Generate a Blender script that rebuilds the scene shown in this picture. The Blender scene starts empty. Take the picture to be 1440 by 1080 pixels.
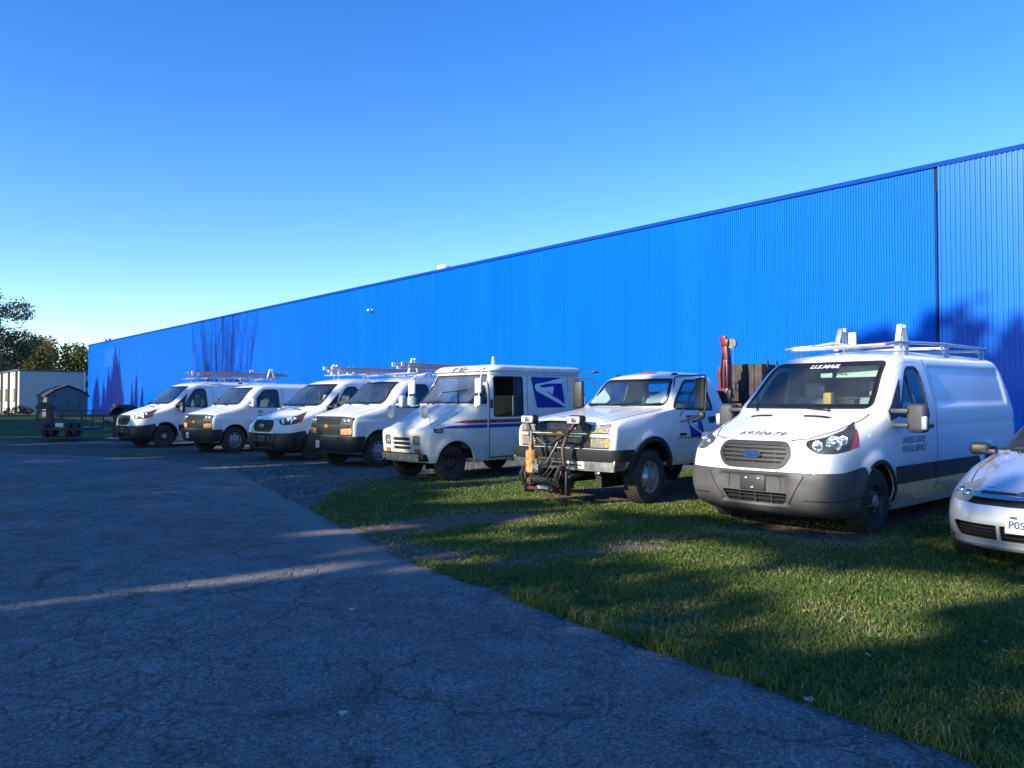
import bpy, bmesh, math, random
import numpy as np
from mathutils import Vector, Matrix, noise as mnoise
from mathutils.bvhtree import BVHTree

SC = bpy.context.scene
COL = SC.collection
R = math.radians
random.seed(7)
rng = np.random.default_rng(11)

# ------------------------------------------------------------ camera
cam_d = bpy.data.cameras.new('camera')
cam = bpy.data.objects.new('camera', cam_d)
COL.objects.link(cam)
SC.camera = cam
cam_d.sensor_width = 36.0
cam_d.lens = 36.0 * 1110.0 / 1440.0
cam_d.clip_start = 0.05
cam_d.clip_end = 3000.0
cam.location = (0, 0, 1.5)
cam.rotation_euler = (R(90 + 1.34), 0, 0)

# ------------------------------------------------------------ sun and sky
SUN_H = Vector((-0.80, -0.60, 0))          # towards the sun, level part
SUN_EL = 23.0
SUN = Vector((SUN_H.x * math.cos(R(SUN_EL)), SUN_H.y * math.cos(R(SUN_EL)), math.sin(R(SUN_EL))))
world = bpy.data.worlds.new('World')
SC.world = world
world.use_nodes = True
wn = world.node_tree.nodes
wl = world.node_tree.links
wn.clear()
sky = wn.new('ShaderNodeTexSky')
sky.sky_type = 'NISHITA'
sky.sun_disc = False
sky.sun_elevation = R(SUN_EL)
sky.sun_rotation = math.atan2(SUN_H.x, SUN_H.y)
sky.altitude = 200
sky.air_density = 1.0
sky.dust_density = 0.0
sky.ozone_density = 3.0
bg = wn.new('ShaderNodeBackground')
bg.inputs['Strength'].default_value = 0.121
wo = wn.new('ShaderNodeOutputWorld')
hs = wn.new('ShaderNodeHueSaturation')
hs.inputs['Saturation'].default_value = 1.33
hs.inputs['Hue'].default_value = 0.514
wl.new(sky.outputs[0], hs.inputs['Color'])
wl.new(hs.outputs[0], bg.inputs[0])
wl.new(bg.outputs[0], wo.inputs[0])
sun_d = bpy.data.lights.new('sun', 'SUN')
sun_d.energy = 3.5
sun_d.angle = R(0.53)
sun_d.color = (1.0, 0.91, 0.76)
sun_o = bpy.data.objects.new('sun', sun_d)
COL.objects.link(sun_o)
sun_o.rotation_euler = SUN.to_track_quat('Z', 'Y').to_euler()
SC.view_settings.view_transform = 'Standard'
SC.view_settings.look = 'None'
SC.view_settings.exposure = 1.25
SC.view_settings.gamma = 1.0
SC.view_settings.use_curve_mapping = False
try:
    SC.cycles.max_bounces = 8
    SC.cycles.transparent_max_bounces = 16
    SC.cycles.caustics_reflective = False
    SC.cycles.caustics_refractive = False
except Exception:
    pass

# ------------------------------------------------------------ objects and tags
def tag(o, label=None, cat=None, group=None, kind=None):
    if label: o['label'] = label
    if cat: o['category'] = cat
    if group: o['group'] = group
    if kind: o['kind'] = kind
    return o

def empty(name, loc=(0, 0, 0), rz=0.0):
    o = bpy.data.objects.new(name, None)
    o.empty_display_size = 0.3
    COL.objects.link(o)
    o.location = loc
    o.rotation_euler = (0, 0, rz)
    return o

def link(name, me, parent=None, mats=None):
    o = bpy.data.objects.new(name, me)
    me.name = name
    if mats is not None:
        if not isinstance(mats, (list, tuple)): mats = [mats]
        me.materials.clear()
        for m in mats: me.materials.append(m)
    COL.objects.link(o)
    if parent is not None: o.parent = parent
    return o

def mesh_np(verts, faces, smooth=False):
    me = bpy.data.meshes.new('m')
    me.from_pydata([tuple(v) for v in verts], [], [tuple(f) for f in faces])
    me.update()
    if smooth:
        me.polygons.foreach_set('use_smooth', [True] * len(me.polygons))
    return me

def mesh_quads(co, quads, smooth=False):
    """fast mesh from arrays; quads (n,3) or (n,4)"""
    me = bpy.data.meshes.new('m')
    k = quads.shape[1]
    me.vertices.add(len(co)); me.vertices.foreach_set('co', co.astype(np.float32).ravel())
    me.loops.add(quads.size); me.loops.foreach_set('vertex_index', quads.astype(np.int32).ravel())
    me.polygons.add(len(quads))
    me.polygons.foreach_set('loop_start', np.arange(0, quads.size, k, dtype=np.int32))
    me.polygons.foreach_set('loop_total', np.full(len(quads), k, dtype=np.int32))
    if smooth: me.polygons.foreach_set('use_smooth', np.ones(len(quads), dtype=bool))
    me.update()
    return me

def copy_tree(o, parent=None):
    c = o.copy()
    COL.objects.link(c)
    c.parent = parent
    for ch in list(o.children):
        copy_tree(ch, c)
    return c

# ------------------------------------------------------------ materials
def mat(name, col=(0.8, 0.8, 0.8), rough=0.5, metal=0.0, coat=0.0, spec=0.5, noise=0.0, nscale=6.0,
        bump=0.0, bscale=40.0, emit=None, col2=None, detail=5.0, stretch=None, coat_rough=0.05):
    m = bpy.data.materials.new(name)
    m.use_nodes = True
    nt = m.node_tree
    n, l = nt.nodes, nt.links
    p = n['Principled BSDF']
    p.inputs['Base Color'].default_value = (*col, 1)
    p.inputs['Roughness'].default_value = rough
    p.inputs['Metallic'].default_value = metal
    p.inputs['Coat Weight'].default_value = coat
    p.inputs['Coat Roughness'].default_value = coat_rough
    p.inputs['Specular IOR Level'].default_value = spec
    if noise or bump:
        tc = n.new('ShaderNodeTexCoord')
        mp = n.new('ShaderNodeMapping')
        if stretch: mp.inputs['Scale'].default_value = stretch
        l.new(tc.outputs['Object'], mp.inputs[0])
    if noise:
        tx = n.new('ShaderNodeTexNoise'); tx.inputs['Scale'].default_value = nscale
        tx.inputs['Detail'].default_value = detail; tx.inputs['Roughness'].default_value = 0.65
        l.new(mp.outputs[0], tx.inputs['Vector'])
        cr = n.new('ShaderNodeValToRGB')
        cr.color_ramp.elements[0].position = 0.35; cr.color_ramp.elements[1].position = 0.68
        c2 = col2 if col2 else tuple(c * (1 - noise) for c in col)
        cr.color_ramp.elements[0].color = (*c2, 1); cr.color_ramp.elements[1].color = (*col, 1)
        l.new(tx.outputs['Fac'], cr.inputs[0]); l.new(cr.outputs[0], p.inputs['Base Color'])
        mr = n.new('ShaderNodeMapRange')
        mr.inputs['To Min'].default_value = min(1, rough * 1.35); mr.inputs['To Max'].default_value = rough * 0.85
        l.new(tx.outputs['Fac'], mr.inputs[0]); l.new(mr.outputs[0], p.inputs['Roughness'])
    if bump:
        t2 = n.new('ShaderNodeTexNoise'); t2.inputs['Scale'].default_value = bscale
        t2.inputs['Detail'].default_value = 4
        l.new(mp.outputs[0], t2.inputs['Vector'])
        b = n.new('ShaderNodeBump'); b.inputs['Strength'].default_value = bump; b.inputs['Distance'].default_value = 0.02
        l.new(t2.outputs['Fac'], b.inputs['Height']); l.new(b.outputs[0], p.inputs['Normal'])
    if emit:
        p.inputs['Emission Color'].default_value = (*emit[0], 1); p.inputs['Emission Strength'].default_value = emit[1]
    return m

def glass_mat(name, tint=(0.74, 0.84, 0.82), ior=2.3, rough=0.0, dirt=0.03):
    m = bpy.data.materials.new(name)
    m.use_nodes = True
    n, l = m.node_tree.nodes, m.node_tree.links
    n.clear()
    out = n.new('ShaderNodeOutputMaterial')
    tr = n.new('ShaderNodeBsdfTransparent'); tr.inputs[0].default_value = (*tint, 1)
    gl = n.new('ShaderNodeBsdfGlossy'); gl.inputs['Roughness'].default_value = rough
    df = n.new('ShaderNodeBsdfDiffuse'); df.inputs[0].default_value = (0.5, 0.5, 0.48, 1)
    fr = n.new('ShaderNodeFresnel'); fr.inputs[0].default_value = ior
    mx = n.new('ShaderNodeMixShader'); m2 = n.new('ShaderNodeMixShader')
    tx = n.new('ShaderNodeTexNoise'); tx.inputs['Scale'].default_value = 3.0; tx.inputs['Detail'].default_value = 6
    tc = n.new('ShaderNodeTexCoord'); l.new(tc.outputs['Object'], tx.inputs['Vector'])
    ml = n.new('ShaderNodeMath'); ml.operation = 'MULTIPLY'; ml.inputs[1].default_value = dirt * 2
    l.new(tx.outputs['Fac'], ml.inputs[0])
    l.new(ml.outputs[0], m2.inputs[0]); l.new(tr.outputs[0], m2.inputs[1]); l.new(df.outputs[0], m2.inputs[2])
    ge = n.new('ShaderNodeNewGeometry'); inv = n.new('ShaderNodeMath'); inv.operation = 'SUBTRACT'; inv.inputs[0].default_value = 1.0
    l.new(ge.outputs['Backfacing'], inv.inputs[1])
    mf = n.new('ShaderNodeMath'); mf.operation = 'MULTIPLY'; l.new(fr.outputs[0], mf.inputs[0]); l.new(inv.outputs[0], mf.inputs[1])
    l.new(mf.outputs[0], mx.inputs[0]); l.new(m2.outputs[0], mx.inputs[1]); l.new(gl.outputs[0], mx.inputs[2])
    l.new(mx.outputs[0], out.inputs[0])
    return m

M = {}
M['white'] = mat('white_paint', (0.80, 0.80, 0.79), 0.32, coat=0.8, noise=0.06, nscale=2.2)
M['white_old'] = mat('aged_white_paint', (0.76, 0.77, 0.74), 0.40, coat=0.35, noise=0.13, nscale=3.0, col2=(0.62, 0.62, 0.56))
def grime(m, top=0.95, col=(0.30, 0.27, 0.22), amt=0.55, streak=0.10):
    """road film low on the body and thin run marks, mixed over the paint colour"""
    n, l = m.node_tree.nodes, m.node_tree.links
    p = n['Principled BSDF']
    src = p.inputs['Base Color'].links[0].from_socket
    tc = n.new('ShaderNodeTexCoord'); sp = n.new('ShaderNodeSeparateXYZ'); l.new(tc.outputs['Object'], sp.inputs[0])
    mr = n.new('ShaderNodeMapRange'); mr.interpolation_type = 'SMOOTHSTEP'
    mr.inputs['From Min'].default_value = 0.35; mr.inputs['From Max'].default_value = top; mr.inputs['To Min'].default_value = 1; mr.inputs['To Max'].default_value = 0
    l.new(sp.outputs['Z'], mr.inputs[0])
    t = n.new('ShaderNodeTexNoise'); t.inputs['Scale'].default_value = 7; t.inputs['Detail'].default_value = 8; t.inputs['Roughness'].default_value = 0.7; l.new(tc.outputs['Object'], t.inputs['Vector'])
    a = n.new('ShaderNodeMath'); a.operation = 'MULTIPLY'; l.new(mr.outputs[0], a.inputs[0]); l.new(t.outputs['Fac'], a.inputs[1])
    b = n.new('ShaderNodeMath'); b.operation = 'MULTIPLY'; b.inputs[1].default_value = amt * 1.6; l.new(a.outputs[0], b.inputs[0])
    mp = n.new('ShaderNodeMapping'); mp.inputs['Scale'].default_value = (14, 14, 0.8); l.new(tc.outputs['Object'], mp.inputs[0])
    t2 = n.new('ShaderNodeTexNoise'); t2.inputs['Scale'].default_value = 1; t2.inputs['Detail'].default_value = 3; l.new(mp.outputs[0], t2.inputs['Vector'])
    r2 = n.new('ShaderNodeMapRange'); r2.inputs['From Min'].default_value = 0.58; r2.inputs['From Max'].default_value = 0.72; r2.inputs['To Max'].default_value = streak; l.new(t2.outputs['Fac'], r2.inputs[0])
    c = n.new('ShaderNodeMath'); c.operation = 'ADD'; c.use_clamp = True; l.new(b.outputs[0], c.inputs[0]); l.new(r2.outputs[0], c.inputs[1])
    x = n.new('ShaderNodeMix'); x.data_type = 'RGBA'; x.inputs[7].default_value = (*col, 1)
    l.new(c.outputs[0], x.inputs[0]); l.new(src, x.inputs[6]); l.new(x.outputs[2], p.inputs['Base Color'])
grime(M['white']); grime(M['white_old'], 1.2, (0.34, 0.31, 0.24), 0.6, 0.28)
M['silver'] = mat('silver_paint', (0.62, 0.63, 0.65), 0.30, metal=0.55, coat=0.9, noise=0.05, nscale=3)
M['grey_plastic'] = mat('grey_bumper_plastic', (0.060, 0.064, 0.072), 0.5, noise=0.3, nscale=5, bump=0.05, bscale=300)
M['dark_plastic'] = mat('dark_plastic', (0.022, 0.024, 0.028), 0.45, noise=0.3, nscale=8, bump=0.03, bscale=200)
M['grille_grey'] = mat('grille_grey', (0.030, 0.031, 0.034), 0.5, noise=0.15, nscale=9)
M['black'] = mat('black_trim', (0.010, 0.010, 0.012), 0.35)
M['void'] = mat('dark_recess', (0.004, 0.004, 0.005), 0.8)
M['seal'] = mat('rubber_seal', (0.018, 0.019, 0.022), 0.6)
M['rubber'] = mat('tyre_rubber', (0.022, 0.021, 0.021), 0.75, noise=0.5, nscale=7, col2=(0.055, 0.048, 0.04), bump=0.1, bscale=90)
M['steel_wheel'] = mat('steel_wheel_grey', (0.07, 0.072, 0.08), 0.45, metal=0.3, noise=0.4, nscale=9)
M['silver_wheel'] = mat('silver_wheel', (0.45, 0.46, 0.48), 0.38, metal=0.7, noise=0.25, nscale=8)
M['chrome'] = mat('chrome', (0.75, 0.76, 0.78), 0.12, metal=1.0)
M['dull_chrome'] = mat('dull_chrome', (0.42, 0.43, 0.43), 0.32, metal=0.9, noise=0.4, nscale=10, col2=(0.16, 0.15, 0.14))
M['alu'] = mat('aluminium', (0.66, 0.67, 0.68), 0.36, metal=0.75, noise=0.15, nscale=12)
M['white_steel'] = mat('white_coated_steel', (0.74, 0.75, 0.75), 0.45, noise=0.12, nscale=9)
M['glass'] = glass_mat('window_glass', (0.84, 0.92, 0.90), 2.0, dirt=0.028)
M['glass_side'] = glass_mat('side_window_glass', (0.42, 0.50, 0.52), 1.7)
M['glass_flat'] = glass_mat('mail_truck_glass', (0.70, 0.80, 0.80), 3.2, dirt=0.12)
M['lens'] = glass_mat('lamp_lens', (0.90, 0.94, 0.95), 1.45, dirt=0.05)
M['lens_old'] = glass_mat('clouded_lamp_lens', (0.72, 0.70, 0.60), 1.45, rough=0.1, dirt=0.28)
M['amber'] = mat('amber_lens', (0.48, 0.12, 0.02), 0.25, coat=0.5, noise=0.5, nscale=18, col2=(0.75, 0.42, 0.20))
M['amber_dull'] = mat('amber_reflector', (0.46, 0.12, 0.02), 0.3, coat=0.5)
M['amber_worn'] = mat('worn_amber_lens', (0.30, 0.10, 0.03), 0.45, noise=0.5, nscale=12)
M['red_lens'] = mat('red_reflector', (0.42, 0.035, 0.02), 0.25, coat=0.5)
M['reflector'] = mat('lamp_reflector', (0.80, 0.80, 0.80), 0.18, metal=1.0, bump=0.6, bscale=45)
M['blue_decal'] = mat('blue_decal', (0.012, 0.022, 0.26), 0.35, coat=0.3)
M['stripe_blue'] = mat('stripe_blue', (0.015, 0.045, 0.26), 0.4, coat=0.3)
M['stripe_red'] = mat('stripe_red', (0.30, 0.03, 0.05), 0.4, coat=0.3)
M['white_decal'] = mat('white_decal', (0.80, 0.80, 0.80), 0.45)
M['black_decal'] = mat('black_decal', (0.012, 0.012, 0.014), 0.5)
M['navy_decal'] = mat('navy_decal', (0.02, 0.05, 0.16), 0.5)
M['badge_blue'] = mat('badge_blue', (0.01, 0.05, 0.20), 0.25, coat=1)
M['gold'] = mat('gold_badge', (0.65, 0.42, 0.08), 0.25, metal=0.8)
M['seat'] = mat('seat_vinyl', (0.46, 0.49, 0.48), 0.6, noise=0.2, nscale=6)
M['seat_light'] = mat('light_seat_fabric', (0.42, 0.40, 0.36), 0.75, noise=0.2, nscale=6)
M['cabin'] = mat('cabin_trim', (0.10, 0.104, 0.11), 0.7, noise=0.2, nscale=7)
M['cabin_light'] = mat('cabin_trim_light', (0.33, 0.33, 0.31), 0.75, noise=0.2, nscale=7)
M['yellow'] = mat('yellow_object', (0.75, 0.36, 0.03), 0.5)
M['paper'] = mat('paper', (0.72, 0.74, 0.66), 0.8)
M['lamp_face'] = mat('pale_lamp_face', (0.72, 0.72, 0.66), 0.25, coat=0.8, noise=0.4, nscale=14, col2=(0.42, 0.42, 0.40))
M['plate'] = mat('licence_plate', (0.74, 0.74, 0.72), 0.4, noise=0.1, nscale=30)
M['red_paint'] = mat('red_crane_paint', (0.22, 0.010, 0.018), 0.4, coat=0.4, noise=0.35, nscale=9)
M['rust'] = mat('rusty_yellow_paint', (0.62, 0.40, 0.12), 0.7, noise=0.6, nscale=22, col2=(0.30, 0.10, 0.03))
M['black_steel'] = mat('black_steel', (0.02, 0.02, 0.022), 0.42, noise=0.5, nscale=14, col2=(0.045, 0.032, 0.026))
M['tank'] = mat('dark_bin', (0.075, 0.055, 0.050), 0.7, noise=0.5, nscale=5, col2=(0.025, 0.020, 0.022))
M['fibreglass'] = mat('red_brown_fibreglass', (0.58, 0.40, 0.36), 0.5, noise=0.3, nscale=14)

grime(M['grey_plastic'], 0.8, (0.16, 0.145, 0.12), 0.5, 0.1)

# ------------------------------------------------------------ booleans in a scratch scene
TS = bpy.data.scenes.new('scratch')

def ts_dg():
    with bpy.context.temp_override(scene=TS, view_layer=TS.view_layers[0]):
        dg = bpy.context.evaluated_depsgraph_get()
        dg.update()
    return dg

def boolop(a, b, op):
    """a, b meshes (closed); returns a new mesh; both inputs are freed"""
    oa = bpy.data.objects.new('ta', a); ob = bpy.data.objects.new('tb', b)
    TS.collection.objects.link(oa); TS.collection.objects.link(ob)
    md = oa.modifiers.new('b', 'BOOLEAN'); md.object = ob; md.operation = op
    try: md.solver = 'MANIFOLD'
    except Exception: md.solver = 'EXACT'
    dg = ts_dg()
    me = bpy.data.meshes.new_from_object(oa.evaluated_get(dg), depsgraph=dg)
    bpy.data.objects.remove(oa); bpy.data.objects.remove(ob)
    bpy.data.meshes.remove(a); bpy.data.meshes.remove(b)
    return me

def sharp(me, ang=32):
    me.polygons.foreach_set('use_smooth', [True] * len(me.polygons))
    try: me.set_sharp_from_angle(angle=R(ang))
    except Exception: pass
    return me

def pchip(keys):
    k = sorted(keys)
    x = np.array([a for a, _ in k], float); y = np.array([b for _, b in k], float)
    h = np.diff(x); d = np.diff(y) / h
    m = np.zeros_like(y)
    for i in range(1, len(x) - 1):
        if d[i - 1] * d[i] > 0:
            w1 = 2 * h[i] + h[i - 1]; w2 = h[i] + 2 * h[i - 1]
            m[i] = (w1 + w2) / (w1 / d[i - 1] + w2 / d[i])
    m[0] = d[0]; m[-1] = d[-1]
    def f(q):
        q = min(max(q, x[0]), x[-1])
        i = min(max(int(np.searchsorted(x, q)) - 1, 0), len(x) - 2)
        t = (q - x[i]) / h[i]
        return float((2*t**3-3*t*t+1)*y[i] + (t**3-2*t*t+t)*h[i]*m[i] + (-2*t**3+3*t*t)*y[i+1] + (t**3-t*t)*h[i]*m[i+1])
    return f

def ss(a, b, x):
    t = np.clip((x - a) / (b - a), 0, 1)
    return t * t * (3 - 2 * t)

def rpoly(pts, r=0.03, n=4):
    """round the corners of a polygon; r number or list"""
    out = []
    N = len(pts)
    for i in range(N):
        p = Vector(pts[i]); a = Vector(pts[i - 1]); b = Vector(pts[(i + 1) % N])
        rr = r[i] if isinstance(r, (list, tuple)) else r
        if rr <= 0: out.append((p.x, p.y)); continue
        da = a - p; db = b - p
        ta = min(rr, da.length * 0.48); tb = min(rr, db.length * 0.48)
        pa = p + da.normalized() * ta; pb = p + db.normalized() * tb
        for k in range(n + 1):
            t = k / n
            q = pa * (1 - t) ** 2 + p * 2 * t * (1 - t) + pb * t * t
            out.append((q.x, q.y))
    return out

def inset(poly, d):
    """move each edge of a polygon inward by d"""
    A = sum(poly[i][0] * poly[(i+1) % len(poly)][1] - poly[(i+1) % len(poly)][0] * poly[i][1] for i in range(len(poly)))
    s = 1 if A > 0 else -1
    out = []
    N = len(poly)
    for i in range(N):
        p = Vector(poly[i]); a = Vector(poly[i-1]); b = Vector(poly[(i+1) % N])
        e1 = (p - a); e2 = (b - p)
        if e1.length < 1e-6 or e2.length < 1e-6: out.append((p.x, p.y)); continue
        e1.normalize(); e2.normalize()
        n1 = Vector((-e1.y, e1.x)) * s; n2 = Vector((-e2.y, e2.x)) * s
        m = n1 + n2
        if m.length < 1e-6: m = n1
        m.normalize()
        k = d / max(0.4, m.dot(n1))
        q = p + m * k
        out.append((q.x, q.y))
    return out

def prism(poly, axis, lo, hi):
    """closed prism; axis x: poly=(y,z); y: poly=(x,z); z: poly=(x,y)"""
    n = len(poly)
    def P(u, v, w):
        return (w, u, v) if axis == 'x' else ((u, w, v) if axis == 'y' else (u, v, w))
    vs = [P(u, v, lo) for u, v in poly] + [P(u, v, hi) for u, v in poly]
    fs = [tuple(range(n)), tuple(range(2 * n - 1, n - 1, -1))]
    for i in range(n):
        j = (i + 1) % n
        fs.append((i, i + n, j + n, j))
    bm = bmesh.new()
    bv = [bm.verts.new(v) for v in vs]
    for f in fs: bm.faces.new([bv[i] for i in f])
    bmesh.ops.recalc_face_normals(bm, faces=bm.faces)
    bmesh.ops.triangulate(bm, faces=[f for f in bm.faces if len(f.verts) > 4])
    me = bpy.data.meshes.new('p'); bm.to_mesh(me); bm.free()
    return me

def join_meshes(lst, free=True):
    bm = bmesh.new()
    for m in lst:
        bm.from_mesh(m)
        if free: bpy.data.meshes.remove(m)
    me = bpy.data.meshes.new('j'); bm.to_mesh(me); bm.free()
    return me

def mirror_mesh(me):
    """copy mirrored in y"""
    c = me.copy()
    bm = bmesh.new(); bm.from_mesh(c)
    for v in bm.verts: v.co.y = -v.co.y
    bmesh.ops.reverse_faces(bm, faces=bm.faces)
    bm.to_mesh(c); bm.free()
    c.update()
    return c

# ------------------------------------------------------------ small solid builder
class MB:
    def __init__(s): s.bm = bmesh.new()
    def box(s, c, d, rot=None, bev=0.0, seg=2):
        r = bmesh.ops.create_cube(s.bm, size=1.0)
        vs = r['verts']
        m = Matrix.Translation(Vector(c)) @ (rot.to_4x4() if rot is not None else Matrix.Identity(4)) @ Matrix.Diagonal((*d, 1))
        for v in vs: v.co = m @ v.co
        if bev > 0:
            es = list({e for v in vs for e in v.link_edges})
            bmesh.ops.bevel(s.bm, geom=es, offset=bev, segments=seg, affect='EDGES', profile=0.5)
        return s
    def tube(s, pts, r, n=8, caps=True, closed=False):
        P = [Vector(p) for p in pts]
        N = len(P)
        rr = r if isinstance(r, (list, tuple)) else [r] * N
        up = None
        rings = []
        for i in range(N):
            if closed: t = (P[(i+1) % N] - P[i-1])
            elif i == 0: t = P[1] - P[0]
            elif i == N-1: t = P[-1] - P[-2]
            else: t = (P[i+1] - P[i]).normalized() + (P[i] - P[i-1]).normalized()
            if t.length < 1e-9: t = Vector((0, 0, 1))
            t.normalize()
            if up is None:
                up = Vector((0, 0, 1)) if abs(t.z) < 0.9 else Vector((1, 0, 0))
            a = up - t * up.dot(t)
            if a.length < 1e-6: a = t.orthogonal()
            a.normalize(); b = t.cross(a); up = a
            rings.append([s.bm.verts.new(P[i] + a * (rr[i] * math.cos(2*math.pi*k/n)) + b * (rr[i] * math.sin(2*math.pi*k/n))) for k in range(n)])
        for i in range(N if closed else N - 1):
            A, B = rings[i], rings[(i+1) % N]
            for k in range(n):
                f = s.bm.faces.new((A[k], A[(k+1) % n], B[(k+1) % n], B[k])); f.smooth = True
        if caps and not closed:
            s.bm.faces.new(list(reversed(rings[0]))); s.bm.faces.new(rings[-1])
        return s
    def cyl(s, a, b, r, n=20, r2=None):
        return s.tube([a, b], [r, r if r2 is None else r2], n)
    def ball(s, c, r, seg=12, sc=(1, 1, 1)):
        q = bmesh.ops.create_uvsphere(s.bm, u_segments=seg, v_segments=max(6, seg // 2 + 2), radius=1)
        for v in q['verts']:
            v.co = Vector((v.co.x * r * sc[0] + c[0], v.co.y * r * sc[1] + c[1], v.co.z * r * sc[2] + c[2]))
            for f in v.link_faces: f.smooth = True
        return s
    def lathe(s, prof, o=(0, 0, 0), axis='y', n=32, skip=None):
        """prof: list of (r, h)"""
        rings = []
        o = Vector(o)
        for r, h in prof:
            ring = []
            for k in range(n):
                a = 2 * math.pi * k / n
                u, v = r * math.cos(a), r * math.sin(a)
                q = Vector((u, h, v)) if axis == 'y' else (Vector((u, v, h)) if axis == 'z' else Vector((h, u, v)))
                ring.append(s.bm.verts.new(o + q))
            rings.append(ring)
        for i in range(len(rings) - 1):
            for k in range(n):
                if skip and skip(i, k): continue
                f = s.bm.faces.new((rings[i][k], rings[i][(k+1) % n], rings[i+1][(k+1) % n], rings[i+1][k])); f.smooth = True
        if prof[0][0] > 1e-4 and prof[0][0] < 0.03: s.bm.faces.new(rings[0])
        if prof[-1][0] > 1e-4 and prof[-1][0] < 0.03: s.bm.faces.new(list(reversed(rings[-1])))
        return s
    def poly(s, pts):
        s.bm.faces.new([s.bm.verts.new(p) for p in pts]); return s
    def add(s, me, free=True):
        s.bm.from_mesh(me)
        if free: bpy.data.meshes.remove(me)
        return s
    def prism(s, poly, axis, lo, hi):
        return s.add(prism(poly, axis, lo, hi))
    def mesh(s, recalc=True, ang=35):
        if recalc: bmesh.ops.recalc_face_normals(s.bm, faces=s.bm.faces)
        me = bpy.data.meshes.new('m'); s.bm.to_mesh(me); s.bm.free()
        return sharp(me, ang)
    def obj(s, name, m, parent=None, recalc=True, ang=35):
        return link(name, s.mesh(recalc, ang), parent, m)

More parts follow.
